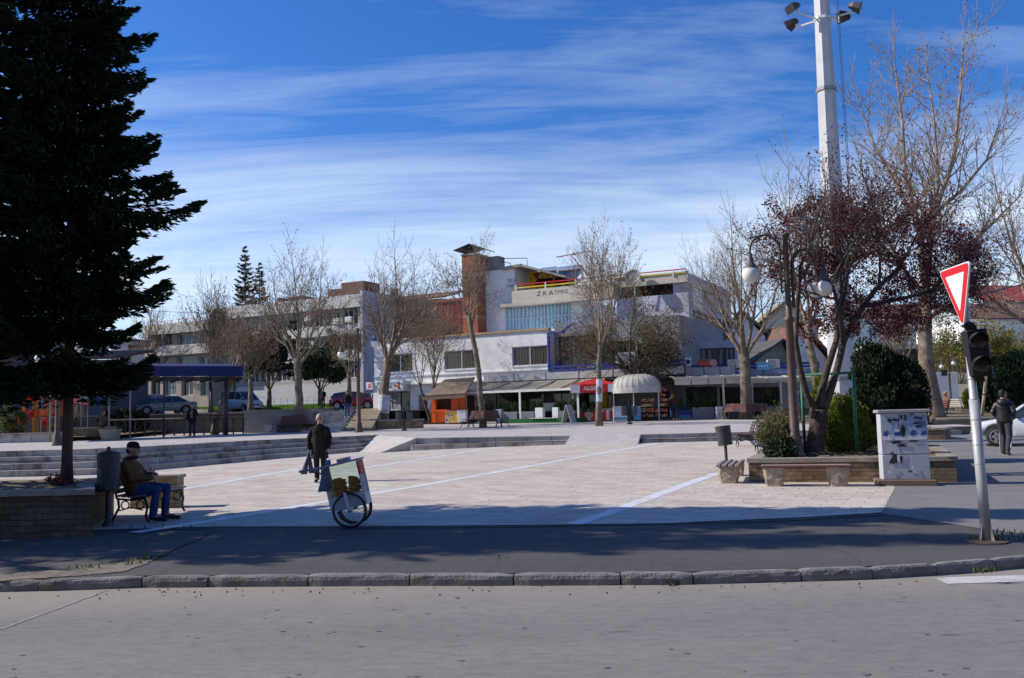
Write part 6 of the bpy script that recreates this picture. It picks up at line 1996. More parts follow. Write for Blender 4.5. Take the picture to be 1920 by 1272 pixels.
# shelves with goods
goods = bpy.data.materials.new('packets_on_shelf'); nt, bs = _nodes(goods)
tc = N(nt, 'TexCoord'); vo = N(nt, 'TexVoronoi', i_Scale=5.5); mp = N(nt, 'Mapping'); mp.inputs['Scale'].default_value = (1, 1, 1.6); L(nt, tc.outputs['Object'], mp.inputs[0]); L(nt, mp.outputs[0], vo.inputs[0])
sp_ = N(nt, 'SeparateColor'); L(nt, vo.outputs['Color'], sp_.inputs[0])
L(nt, ramp(nt, sp_.outputs[0], [(.1, (.45, .06, .03)), (.3, (.5, .22, .03)), (.42, (.06, .03, .03)), (.55, (.5, .4, .3)), (.68, (.05, .12, .35)), (.8, (.55, .1, .05)), (.95, (.5, .42, .08))]), bs.inputs['Base Color']); nt.nodes['Color Ramp'].color_ramp.interpolation = 'CONSTANT'
for (px0, px1, lab) in ((1203, 1228, 'tall rack of bright snack packets at the right side of the dome kiosk'), (1229, 1252, 'snack rack next to the blonde woman'),):
 a, b = at(px0, 785, pk.y - .4), at(px1, 785, pk.y - .4)
 rk = thing('snack_rack', lab, 'rack', ((a.x + b.x) / 2, pk.y - .4, pk.z), rad(-8))
 w2 = (b.x - a.x) / 2
 m = MB()
 for s in (-1, 1): m.tube([(s * w2, .1, 0), (s * w2, .5, 2.0)], .025, 5)
 for j in range(6): m.bb(-w2, w2, .0 + .08 * j, .3 + .08 * j, .2 + .32 * j, .215 + .32 * j)
 m.build('frame', DARKM, rk)
 r = random.Random(px0)
 for j in range(6):
  m = MB(); x = -w2
  while x < w2 - .08:
   ww = r.uniform(.1, .2); m.bb(x + .01, min(w2, x + ww), .02 + .08 * j, .2 + .08 * j, .217 + .32 * j, .217 + .32 * j + r.uniform(.14, .26)); x += ww
  m.build('shelf_goods', goods, rk)
for (px0, px1, pyt, col, lab, y_) in ((1150, 1176, 764, (.55, .56, .6), 'white and blue drinks freezer in front of the dome kiosk', -1.0), (1188, 1202, 764, (.08, .22, .4), 'blue drinks cooler at the foot of the dome kiosk', -.9), (1272, 1296, 760, (.03, .03, .25), 'dark blue ice-cream chest beyond the blonde woman', .3)):
 a, b = at(px0, 785, pk.y + y_), at(px1, 785, pk.y + y_)
 t = thing('drinks_cooler', lab, 'freezer', ((a.x + b.x) / 2, pk.y + y_, tz(a.x, pk.y + y_)), rad(-8)); w2 = (b.x - a.x) / 2
 hh = at(px0, pyt, pk.y + y_).z - tz(a.x, pk.y + y_)
 m = MB(); m.bev(-w2, w2, -.3, .35, .05, hh, .03); m.build('body', M('cooler_%d' % px0, col, .45, .2, 4), t)
 m = MB(); m.bb(-w2 * .95, w2 * .95, -.306, -.301, .12, .28); m.build('stripe', M('turquoise_stripe', (.03, .25, .36), .5, .1, 4), t)
 m = MB(); m.bev(-w2 - .02, w2 + .02, -.32, .37, hh + .002, hh + .05, .015); m.build('lid', GREYP, t)
# orange kiosk with the brown pitched roof
po_ = hit(838, 797, tz); po_.y += 2.0; po_.z = tz(po_.x, po_.y) + .12
ko = po_.y / FPX
ok = thing('food_kiosk', 'orange food kiosk with a brown pitched roof beside the restaurant awning', 'kiosk', po_, rad(-14))
def ox(px): return at(px, 760, po_.y).x - po_.x
def oz(py): return at(838, py, po_.y).z - po_.z
m = MB(); m.bb(ox(812), ox(872), .25, 2.4, -.1, oz(742)); m.build('body', M('dark_kiosk_inside', (.06, .03, .022), .8, .3, 3), ok)
m = MB()
for a, b in ((809, 817), (848, 861)): m.bb(ox(a), ox(b), -.2, .249, 0, oz(742))
m.bb(ox(817) + .002, ox(848) - .002, -.1, .2, 0, oz(772)); m.bb(ox(808), ox(848), -.22, -.101, oz(772) + .002, oz(768)); m.bb(ox(861) + .002, ox(874), -.1, .2, oz(772), oz(742))
m.build('orange_front', ORANGE, ok)
m = MB()
za, zb_ = oz(742), oz(713)
m.slab([(ox(804), -.9, za - .08), (ox(884), -1.1, za - .0), (ox(884), 1.2, zb_ + .1), (ox(824), 1.2, zb_)], .1)
m.slab([(ox(804), -.9, za - .08), (ox(824), 1.2, zb_), (ox(824), 2.6, zb_), (ox(800), 2.6, za - .08)], .1)
m.slab([(ox(800), -1.12, za - .28), (ox(884), -1.12, za - .2), (ox(884), -1.1, za), (ox(800), -1.1, za - .08)], .03)
m.build('roof', M('brown_roof_felt', (.20, .15, .105), .95, .3, 3, dirt=(.13, .11, .08)), ok)
t = thing('poster_freezer', 'freezer chest with a yellow and blue picture panel at the orange kiosk', 'freezer', po_ + Vector((ox(852), -.75, -.05)), rad(-14))
w2 = 14 * ko
m = MB(); m.bev(-w2, w2, -.3, .3, 0, oz(768) - oz(790), .03); m.build('body', WHITEP, t)
pmt = bpy.data.materials.new('yellow_blue_picture'); nt, bs = _nodes(pmt)
tc = N(nt, 'TexCoord'); nz = N(nt, 'TexNoise', i_Scale=2.6, i_Detail=2.0, i_Distortion=1.0); L(nt, tc.outputs['Object'], nz.inputs[0])
L(nt, ramp(nt, nz.outputs['Fac'], [(.34, (.04, .10, .42)), (.40, (.6, .55, .5)), (.46, (.62, .36, .02)), (.56, (.66, .42, .03)), (.62, (.5, .06, .04)), (.7, (.08, .05, .03))]), bs.inputs['Base Color'])
m = MB(); m.bb(-w2 + .02, w2 - .02, -.306, -.301, .03, oz(769) - oz(790)); m.build('picture_panel', pmt, t)
t = thing('white_counter', 'plain white counter block right of the yellow picture freezer', 'counter', po_ + Vector((ox(869), -1.1, -.05)), rad(-14))
m = MB(); m.bev(-.28, .28, -.25, .25, .06, .78, .015); m.build('block', WHITEP, t)
m = MB(); m.bev(-.31, .31, -.28, .28, .782, .83, .01); m.build('top', GREYP, t)
# poster board and steps at the phone shop
stp = thing('shop_steps', 'two worn stone steps along the front of the corner shop', 'steps', PM.w(0, -1, MBZ), GRID)
a, b = PM.h(664, 800, -3.2)[0], PM.h(806, 800, -3.2)[0]
m = MB(); m.bb(a, b, -2.6, 0.98, -.35, .0); m.bb(a + .5, b, -2.0, .985, .001, .20); m.build('treads', STONEY, stp)
p = PM.w(PM.h(741, 770, -1.4)[0], -1.4, MBZ + .21)
bd = thing('poster_board', 'framed poster board with red shapes leaning at the shop entrance', 'board', p, GRID)
w2 = 8.3 * p.y / FPX; hh = 21 * p.y / FPX
m = MB(); m.bev(-w2, w2, -.04, .04, .1, hh + .1, .012); m.build('frame', ALU, bd)
m = MB(); m.bb(-w2 + .05, w2 - .05, -.046, -.041, .16, hh + .04); m.build('poster', M('lilac_poster', (.28, .30, .48), .6, .15, 2), bd)
m = MB(); drop_shape(m, -.1, hh * .5, .1, -1.2, -.047); drop_shape(m, .12, hh * .35, .12, 2.2, -.047); m.build('red_drops', REDP, bd)
m = MB(); m.bb(-w2 * .8, -w2 * .7, -.2, .2, 0, .1); m.bb(w2 * .7, w2 * .8, -.2, .2, 0, .1); m.build('foot', DARKM, bd)
pillar = PM.rect(702, 735, 713, 800, -1.0)
t = thing('corner_pillar', 'white square pillar at the left corner of the phone shop', 'pillar', PM.w((pillar[0] + pillar[1]) / 2, -.9, MBZ), GRID)
m = MB(); w2 = (pillar[1] - pillar[0]) / 2; m.bev(-w2, w2, -.25, .25, 0, PM.h(707, 733, -.9)[1] - MBZ, .01); m.build('shaft', WHITEW, t)
m = MB(); m.bev(-w2 - .03, w2 + .03, -.28, .28, PM.h(707, 733, -.9)[1] - MBZ + .002, PM.h(707, 733, -.9)[1] - MBZ + .06, .01); m.build('cap', WHITEW, t)
# planter boxes and thujas of the restaurant
THUJA = M('thuja_green', (.035, .075, .018), .8, .3, 9, island=.35, trans=.15)
GRASSM = M('green_carpet', (.015, .10, .03), .95, .3, 20)
y_off = -4.9
la, ra = PM.h(948, 790, y_off)[0], PM.h(1086, 790, y_off)[0]
t = thing('green_carpet_step', 'low platform edge covered in green carpet in front of the restaurant', 'platform', PM.w((la + ra) / 2, y_off, tz(*PM.w((la + ra) / 2, y_off, 0).xy)), GRID)
m = MB(); m.bb(-(ra - la) / 2, (ra - la) / 2, 0, 4.0, -.1, .28); m.build('carpet', GRASSM, t)
m = MB(); m.bb(-.8, .9, -.1, .3, .283, .31); m.build('white_edge', WHITEP, t)
bx0 = None
BOXG = M('grey_planter_box', (.17, .18, .20), .6, .12, 3)
def pbox(px0, px1, yy, h, mat, lab, nm='planter_box', grp='planter boxes along the restaurant', PLN=None):
 PLN = PLN or PM
 a, b = PLN.h(px0, 780, yy)[0], PLN.h(px1, 780, yy)[0]
 w_ = PLN.w((a + b) / 2, yy, 0); z0_ = tz(w_.x, w_.y) + (.29 if PLN is PM else .0)
 t = thing(nm, lab, 'planter', (w_.x, w_.y, z0_), PLN.ang, grp)
 hw_ = (b - a) / 2
 m = MB(); m.bev(-hw_, hw_, -.2, .2, -.3, h, .015); m.build('box', mat, t)
 m = MB(); m.bb(-hw_ + .04, hw_ - .04, -.16, .16, h + .001, h + .02); m.build('soil', SOIL, t)
 return t, hw_
for i, (a, b, h, mt, lab) in enumerate(((932, 942, .62, WHITEP, 'white square planter pillar at the left end of the restaurant boxes'), (943, 972, .42, BOXG, 'grey planter box directly left of the front awning post'), (979, 1004, .42, BOXG, 'grey planter box between the awning post and the white pillars'),
  (1006, 1020, .66, WHITEP, 'white planter pillar with a round bush left of the entrance gap'), (1038, 1049, .66, WHITEP, 'white planter pillar with a round bush right of the entrance gap'), (1050, 1080, .42, BOXG, 'grey planter box behind the sandwich board'))):
 pbox(a, b, -4.2, h, mt, lab)
th0 = None
def thuja(px, base_py, hpx, yy, lab, grp, wid=.24, PLN=None, zadd=0.0):
 global th0
 PLN = PLN or PM
 a = PLN.h(px, base_py, yy)[0]; w_ = PLN.w(a, yy, 0); w_.z = tz(w_.x, w_.y) + .6 + zadd
 hh_ = hpx * w_.y / FPX
 if th0 is None:
  th0 = blob_shrub(lab, w_, [(0, 0, .42, .2, .2, .46), (0, 0, .25, .24, .24, .28)], 900, .10, THUJA, 5, 'potted_thuja', 'shrub', stem=[(0, 0, .5, .02)], group=grp, vertical=.35)
  t = th0
 else:
  t = dup(th0, w_, rng.uniform(0, 6)); t['label'] = lab; t['group'] = grp
 t.scale = (hh_ / .88 * wid / .24, hh_ / .88 * wid / .24, hh_ / .88)
 return t
for px, hp_, wd in ((912, 20, .24), (921, 17, .22), (952, 24, .26), (966, 24, .25), (983, 24, .25), (1001, 24, .26), (1058, 24, .26), (1074, 25, .26), (1096, 22, .24), (1110, 20, .24)):
 thuja(px, 775, hp_, -4.0, 'small cone-shaped thuja in the row of boxes under the beige awning', 'thujas under the beige awning', wd)
for px in (937, 1013, 1044):
 b = thuja(px, 762, 13, -4.2, {937: 'round little bush on the left white pillar', 1013: 'round little bush on the middle white pillar', 1044: 'round little bush on the right white pillar'}[px], 'round bushes on white pillars', .42, zadd=.35)
for px, hp_ in ((1276, 24), (1290, 22), (1306, 32), (1320, 30), (1336, 28), (1368, 24), (1384, 24)):
 thuja(px, 762, hp_, -3.2, 'dark cone-shaped thuja in the row before the cafe glass', 'thujas before the cafe', .22, PE, .05)
for px, hp_ in ((1425, 20), (1440, 24), (1452, 26)):
 thuja(px, 762, hp_, -3.2, 'green thuja in the row right of the plane tree trunk', 'thujas right of the plane tree', .3, PE, .05)
pbox(1298, 1340, -3.2, .75, BOXG, 'long dark planter box in the row before the cafe glass', PLN=PE)
pbox(1364, 1392, -3.2, .75, BOXG, 'grey planter box right of the cream awning post', PLN=PE)
pbox(1418, 1460, -3.2, .75, BOXG, 'grey planter box behind the bushes near the lamp post', PLN=PE)
pbox(1343, 1355, -3.9, .78, WHITEP, 'plain white box standing at the cream awning post', PLN=PE)
# white cafe seats glimpsed under the awning
for px in (1024, 1031):
 a = PM.h(px, 775, -2.8)[0]; w_ = PM.w(a, -2.8, 0); w_.z = tz(w_.x, w_.y) + .29
 t = thing('cafe_chair', 'white cafe chair standing in the restaurant entrance gap', 'chair', w_, GRID + (.2 if px == 1024 else -.3), 'white cafe chairs')
 m = MB(); m.bev(-.25, .25, -.25, .25, .40, .46, .01); m.build('seat', WHITEP, t); m = MB(); m.bev(-.25, .25, .21, .25, .462, .95, .01); m.build('backrest', WHITEP, t)
 for sx in (-.22, .22):
  for sy in (-.22, .22): m = MB(); m.bb(sx - .02, sx + .02, sy - .02, sy + .02, 0, .399); m.build('leg', DARKM, t)
# ================================================================== LEFT SIDE: canopy, railing, playground, retaining wall, stairs
Yc = 47.0
cL, cR = at(212, 700, Yc), at(456, 700, Yc + 3)
cn = thing('blue_canopy', 'long dark blue fabric canopy on thin steel posts at the edge of the terrace', 'canopy', (cL.x, cL.y, tz(cL.x, cL.y)), math.atan2(cR.y - cL.y, cR.x - cL.x))
ln = (cR - cL).to_2d().length
NAVYC = M('navy_canvas', (.008, .014, .095), .8, .15, 1.5)
z_b = at(212, 706, Yc).z - cn.location.z; z_t = at(212, 687, Yc).z - cn.location.z
m = MB(); m.bb(0, ln, 0, .06, z_b, z_t); m.bb(-5.5, 0, .5, .56, z_b - .1, z_b + .2)
m.slab([(0, .06, z_t - .02), (ln, .06, z_t - .02), (ln, 4.2, z_t + .35), (0, 4.2, z_t + .35)], .04)
m.build('cloth', NAVYC, cn)
m = MB(); m.slab([(-5.5, .3, z_b + .1), (0, .05, z_b + .28), (0, 4.0, z_t + .3), (-5.5, 4.4, z_b + .55)], .04); m.build('sheet_roof', M('blue_tinted_sheet', (.20, .24, .33), .35, .2, 1.0), cn)
m = MB(); m.bb(.02, ln - .02, .08, 4.0, z_b - .10, z_b - .04)
for i in range(9): x = ln * i / 8; m.bb(max(0.02, x - .04), min(ln - .02, x + .04), .07, 4.0, z_b - .2, z_b - .102)
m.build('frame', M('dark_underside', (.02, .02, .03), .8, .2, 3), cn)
PALEM = M('pale_steel_post', (.25, .24, .22), .5, .2, 5)
for i, (px, yy) in enumerate(((107, 0), (160, 1.5), (205, -.1), (242, .1), (320, .1), (449, .1), (440, 3.5), (453, .2))):
 x = (at(px, 760, Yc).x - cL.x) * 1.0 if px < 300 else (at(px, 760, Yc + 3 * (px - 212) / 244).x - cL.x)
 m = MB(); m.tube([(x, yy, -.05), (x, yy, z_b - .2)], .045 if px != 449 else .08, 7); m.build('post', PALEM if px in (107, 160, 242, 205) else DARKM, cn, True)
# railing
rl_ = thing('iron_railing', 'dark iron railing with diagonal bars along the back of the terrace', 'railing', (0, 0, 0))
A_ = hit(198, 818, tz); B_ = hit(456, 814, tz); A_.y = B_.y = 51.0; A_.x = at(198, 800, 51).x; B_.x = at(456, 800, 51).x
rl_.location = (A_.x, 51.0, tz(A_.x, 51)); L_ = B_.x - A_.x
top_ = MB(); top_.bev(0, L_ * .56, -.12, .12, .92, .98, .01); top_.build('hand_rail', M('pale_grey_rail', (.33, .30, .26), .7, .2, 4), rl_)
m = MB(); m.tube([(L_ * .56, 0, 1.05), (L_, 0, 1.05)], .03, 6); m.tube([(0, 0, .12), (L_, 0, .12)], .02, 5); m.tube([(0, 0, .86), (L_, 0, .86)], .02, 5)
n = 14
for i in range(n + 1):
 x = L_ * i / n
 m.bb(x - .035, x + .035, -.03, .03, 0, .915)
 if i < n and i % 2: m.tube([(x, 0, .12), (x + L_ / n, 0, .86)], .016, 4); m.tube([(x, 0, .86), (x + L_ / n, 0, .12)], .016, 4)
m.build('bars', DARKM, rl_)
# retaining walls that hold up the street behind
rw = thing('retaining_wall', 'grey concrete retaining wall between the railing and the stairs', 'wall', (at(458, 800, 52.6).x, 52.6, 1.0))
L2 = at(576, 800, 52.6).x - rw.location.x
m = MB(); m.bb(0, L2, 0, 2.7, -.3, 1.26); m.build('wall', CONC, rw)
m = MB(); m.bb(-.05, L2 + .05, -.06, .3, 1.262, 1.36); m.build('capping', CAPST, rw)
m = MB(); m.bb(L2 * .32, L2 * .5, -.02, -.003, .1, .5); m.build('panel', GREYW, rw)
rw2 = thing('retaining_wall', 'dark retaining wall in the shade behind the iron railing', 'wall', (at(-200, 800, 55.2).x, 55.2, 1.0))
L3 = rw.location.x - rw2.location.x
m = MB(); m.bb(0, L3 - .01, -.3, .25, -.3, 1.22); m.build('wall', M('dark_concrete', (.10, .095, .09), .9, .2, 2), rw2)  # concrete in a darker tone than the other retaining wall
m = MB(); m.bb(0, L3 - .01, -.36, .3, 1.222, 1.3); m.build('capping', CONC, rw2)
# stairs up to the street
x0, x1 = at(578, 790, 53).x, at(652, 790, 53).x
st = thing('street_stairs', 'grey stone stairs climbing from the terrace to the street with the red car', 'stairs', (x0, 51.2, 1.0))
m = MB()
for k in range(8): m.bb(0, x1 - x0, k * .52, 4.6, (-.3 if k == 0 else k * .155 + .001), (k + 1) * .155)
m.build('treads', STEPM, st)
m = MB(); w_ = x1 - x0
m.prism([(w_ + .02, .2), (w_ + 1.6, .2), (w_ + 1.6, 4.6), (w_ + .02, 4.6)], -.3, lambda x, y: .12 + max(0, y - .2) * .27); m.build('cheek_wall', STONEY, st)
# stone wall right of the stairs up to the shop corner
lw2 = thing('low_wall', 'low dark stone wall between the street stairs and the shop steps', 'wall', (x1 + 1.7, 53.2, 1.0))
m = MB(); m.bb(0, 2.6, 0, .5, -.2, .55); m.build('wall', STONEW, lw2); m = MB(); m.bb(-.05, 2.65, -.05, .55, .552, .62); m.build('capping', CAPST, lw2)
# playground
def tower(label, px0, px1, base_py, top_py, Y, slide=True):
 a, b = at(px0, base_py, Y), at(px1, base_py, Y)
 z0_ = a.z
 t = thing('play_tower', label, 'playground tower', ((a.x + b.x) / 2, Y, z0_), 0)
 w_ = (b.x - a.x) / 2; h_ = at(px0, top_py, Y).z - z0_
 m = MB()
 for sx in (-1, 1):
  for sy in (0, 1.1): m.bb(sx * w_ * .8 - .06, sx * w_ * .8 + .06, sy - .06, sy + .06, -.3, h_ * .78)
 m.build('post', M('orange_yellow_timber', (.46, .21, .03), .6, .15, 5), t)
 m = MB(); m.slab([(-w_ * 1.3, -.3, h_ * .74), (0, -.3, h_), (0, 1.4, h_), (-w_ * 1.3, 1.4, h_ * .74)], .06); m.slab([(0, -.3, h_), (w_ * 1.2, -.3, h_ * .74), (w_ * 1.2, 1.4, h_ * .74), (0, 1.4, h_)], .06); m.build('roof', M('coral_red_panel', (.60, .06, .05), .5, .1, 3), t)
 m = MB(); m.bb(-w_ * .7, w_ * .7, .05, 1.05, h_ * .3, h_ * .33); m.bb(-w_ * .7, w_ * .7, 1.06, 1.1, h_ * .33, h_ * .5); m.build('deck', M('orange_panel', (.6, .14, .02), .5, .1, 3), t)
 if slide:
  m = MB(); prof = [(-.1, h_ * .33), (-.5, h_ * .30), (-1.2, h_ * .12), (-1.7, .04), (-2.0, .03)]
  for i in range(4):
   (y0_, z0__), (y1_, z1__) = prof[i], prof[i + 1]
   m.slab([(-w_ * .35, y0_, z0__), (w_ * .55, y0_, z0__), (w_ * .55, y1_, z1__), (-w_ * .35, y1_, z1__)], .03)
   for s in (-w_ * .38, w_ * .56): m.slab([(s, y0_, z0__), (s, y1_, z1__), (s, y1_, z1__ + .3), (s, y0_, z0__ + .42)], .04)
  m.build('slide', M('red_plastic_slide', (.62, .035, .015), .3, .05, 3), t)
 return t
tower('orange play tower with a red roof and a red slide', 40, 74, 806, 730, 50)
tower('smaller half-hidden red and orange play tower behind the bare bush', 92, 145, 800, 748, 56)
pw = thing('playground_wall', 'long low pale wall at the front of the playground', 'wall', (at(-60, 815, 46).x, 46.0, .93))
L4 = at(112, 815, 46).x - pw.location.x
m = MB(); m.bb(0, L4, 0, .5, -.1, .42); m.build('wall', STEPM, pw); m = MB(); m.bb(-.04, L4 + .04, -.05, .55, .422, .5); m.build('capping', CAPST, pw)
pw2 = thing('playground_wall', 'low rubble wall with a gap between the spruce trunk and the canopy post', 'wall', (at(130, 815, 47.5).x, 47.5, .93))
L5 = at(208, 815, 47.5).x - pw2.location.x
m = MB(); m.bb(0, L5, 0, .6, -.1, .62); m.build('wall', STONEW, pw2); m = MB(); m.bb(-.04, L5 + .04, -.05, .65, .622, .70); m.build('capping', CAPST, pw2)
pg = MB(); pg.quad((at(-160, 800, 47).x, 46.4, 1.16), (at(208, 800, 47).x, 46.4, 1.16), (at(208, 800, 47).x, 55, 1.3), (at(-160, 800, 47).x, 55, 1.3))
tag(pg.build('playground_ground', SOIL), kind='structure')
sw = thing('swing_frame', 'thin grey swing frame beside the dark house', 'swing', (at(160, 795, 54).x, 54, 1.25))
m = MB(); m.tube([(-.9, 0, 0), (.05, 0, 3.6)], .035, 6); m.tube([(.15, 0, 0), (.1, 0, 3.6)], .035, 6); m.tube([(-2.6, 0, 0), (-2.5, 0, 3.6)], .035, 6); m.tube([(-2.6, 0, 3.6), (.2, 0, 3.6)], .03, 6); m.build('frame', PALEM, sw)
m = MB(); m.tube([(-1.4, 0, 3.6), (-1.4, -.1, .6)], .01, 3); m.tube([(-1.0, 0, 3.6), (-1.0, -.1, .6)], .01, 3); m.bb(-1.45, -.95, -.2, 0, .55, .6); m.build('swing_seat', DARKM, sw)
tb = thing('pot_planter', 'pale concrete flower tub at the foot of the canopy corner post', 'planter', (at(212, 818, 46.5).x, 46.2, .95))
m = MB(); m.loft([[(x * w_, y * w_, z_) for x, y in ((-1, -1), (1, -1), (1, 1), (-1, 1))] for z_, w_ in ((0, .3), (.5, .4))]); m.build('tub', CAPST, tb); m = MB(); m.bb(-.44, .44, -.44, .44, .502, .56); m.build('rim', CAPST, tb)
# lawn in front of the office block, with its little fence
lawn = MB(); a, b, c, d = on_z(520, 757, 2.35), on_z(690, 757, 2.35), 0, 0
pts = [at(430, 757, 84), at(680, 754, 80), at(700, 742, 92.5), at(360, 738, 98)]
lawn.add([(p.x, p.y, bz(p.x, p.y) + .16 + (.35 if p.y > 90 else 0)) for p in pts], [(0, 1, 2, 3)])
tag(lawn.build('lawn', M('bright_lawn', (.10, .19, .02), .95, .35, 3, dirt=(.17, .18, .05))), kind='structure')
P_ = []
for i in range(9000):
 u, v = random.random(), random.random()
 q = pts[0].lerp(pts[1], u).lerp(pts[3].lerp(pts[2], u), v); zz_ = bz(q.x, q.y) + .2 + .35 * v
 P_.append((q.x, q.y, zz_))
g_ = cards('lawn_grass', P_, .28, M('grass_blade', (.13, .24, .025), .9, .3, 5, island=.3, trans=.3), None, aspect=.3, seed=4, axis=np.tile([0, 0, 1.0], (9000, 1)) + np.random.default_rng(1).normal(0, .3, (9000, 3)))
tag(g_, kind='stuff')
lf = thing('lawn_fence', 'thin grey wire fence along the lawn of the office block', 'fence', (0, 0, 0))
a, b = at(465, 748, 93), at(690, 738, 90)
lf.location = (a.x, a.y, 3.0); d = b - a
m = MB()
n = 18
for i in range(n + 1): q = d * (i / n); m.tube([(q.x, q.y, -.4), (q.x, q.y, .95)], .03, 5)
for z_ in (.3, .6, .92): m.tube([(0, 0, z_), (d.x, d.y, z_)], .015, 4)
m.build('wires', GREYP, lf)
kbk = MB(); q0, q1 = pts[0], pts[1]
kbk.slab([(q0.x, q0.y - .4, bz(q0.x, q0.y) + .17), (q1.x, q1.y - .4, bz(q1.x, q1.y) + .17), (q1.x, q1.y, bz(q1.x, q1.y) + .17), (q0.x, q0.y, bz(q0.x, q0.y) + .17)], -.3); tag(kbk.build('lawn_kerb', KERBM), kind='structure')
# park wall, stairs and bench at the right
w0, w1 = at(1738, 800, 39.5), at(2080, 790, 43)
kw = thing('park_wall', 'long low yellow stone wall of the park at the right', 'wall', (w0.x, w0.y, .45), math.atan2(w1.y - w0.y, w1.x - w0.x))
L6 = (w1 - w0).to_2d().length; hW = at(1800, 785, 40).z - .45
m = MB(); m.bb(0, L6, 0, .4, -.2, hW - .08); m.build('wall', STONEY, kw); m = MB(); m.bb(-.05, L6, -.06, .5, hW - .078, hW); m.build('capping', CAPST, kw)
sp2 = MB()
tag(strip_sheet('park_soil', [(w0.x + .2, w0.y + .4), (w1.x, w1.y + .4)], [(w0.x + 6, 60), (w1.x + 14, 60)], 14, lambda x, y: .45 + hW - .05 + max(0, y - 41) * .035, 0, M('dry_grass_earth', (.20, .155, .09))), kind='structure')
s0 = at(1770, 770, 58); ps = thing('park_stairs', 'wide pale stone stairs climbing through the park', 'stairs', (at(1800, 770, 60).x, 58.5, s0.z - .3), rad(-16))
m = MB()
for k in range(16): m.bb(-2.6, 2.6, k * .75, 13.5, (-.6 if k == 0 else k * .19 + .001), (k + 1) * .19)
m.build('treads', M('pale_stair_stone', (.46, .43, .38), .9, .2, 2, dirt=(.32, .29, .25)), ps)
m = MB()
for s in (-2.9, 2.62): m.prism([(s, 0), (s + .28, 0), (s + .28, 13), (s, 13)], -.6, lambda x, y: .45 + y * .25)
m.build('side_wall', WHITEW, ps)
p = at(1752, 772, 47); iron_bench('brown park bench with an elderly sitter beside the big tree at the right', (p.x, 47, 1.05), rad(-75), 1.6, WOODR)
p = at(1796, 768, 49); iron_bench('pale empty park bench right of the big tree', (p.x, 49, 1.1), rad(100), 1.6, M('pale_bench_wood', (.36, .33, .3), .8, .2, 5))
gp = thing('gate_post', 'white square gate post behind the big tree at the right', 'post', (at(1768, 745, 62).x, 62, 2.0))
m = MB(); m.bev(-.9, .9, -.4, .4, -.5, at(1768, 699, 62).z - 2.0, .02); m.build('pillar', WHITEW, gp); m = MB(); m.bb(-.2, .2, -.42, -.402, 1.6, 2.0); m.build('plaque', DARKM, gp)
# second planter edge on the square right of the mast
q = hit(1722, 826)
sp3 = thing('stone_planter', 'small stone planter wall behind the utility cabinet', 'planter', (q.x, q.y, q.z), pang)
m = MB(); m.prism([(-1.2, 0), (.9, 0), (1.2, .6), (.9, 2.2), (-1.2, 2.2)], -.1, .36); m.build('wall', STONEW, sp3); m = MB(); m.prism([(-1.25, -.04), (.92, -.04), (1.25, .6), (.92, 2.25), (-1.25, 2.25)], .362, .43); m.build('capping', CAPST, sp3)
# overhead wires
def wire(label, a, b, sag, r=.018):
 pts = [a.lerp(b, k / 16) - Vector((0, 0, sag * 4 * (k / 16) * (1 - k / 16))) for k in range(17)]
 m = MB(); m.tube([p - a for p in pts], r, 4); o = m.build('overhead_wire', M('black_wire', (.04, .04, .045), .6, .1, 3)); o.location = a; tag(o, label, 'wire')
wire('thin wire slanting from the spruce down to the office wing roof', at(300, 525, 60), at(365, 556, 95), .4)
wire('long thin wire crossing in front of the office block roof', at(270, 582, 70), at(900, 545, 66), .8)
wire('second long thin wire crossing over the corner building front', at(1040, 634, 62), at(1500, 655, 70), .6)
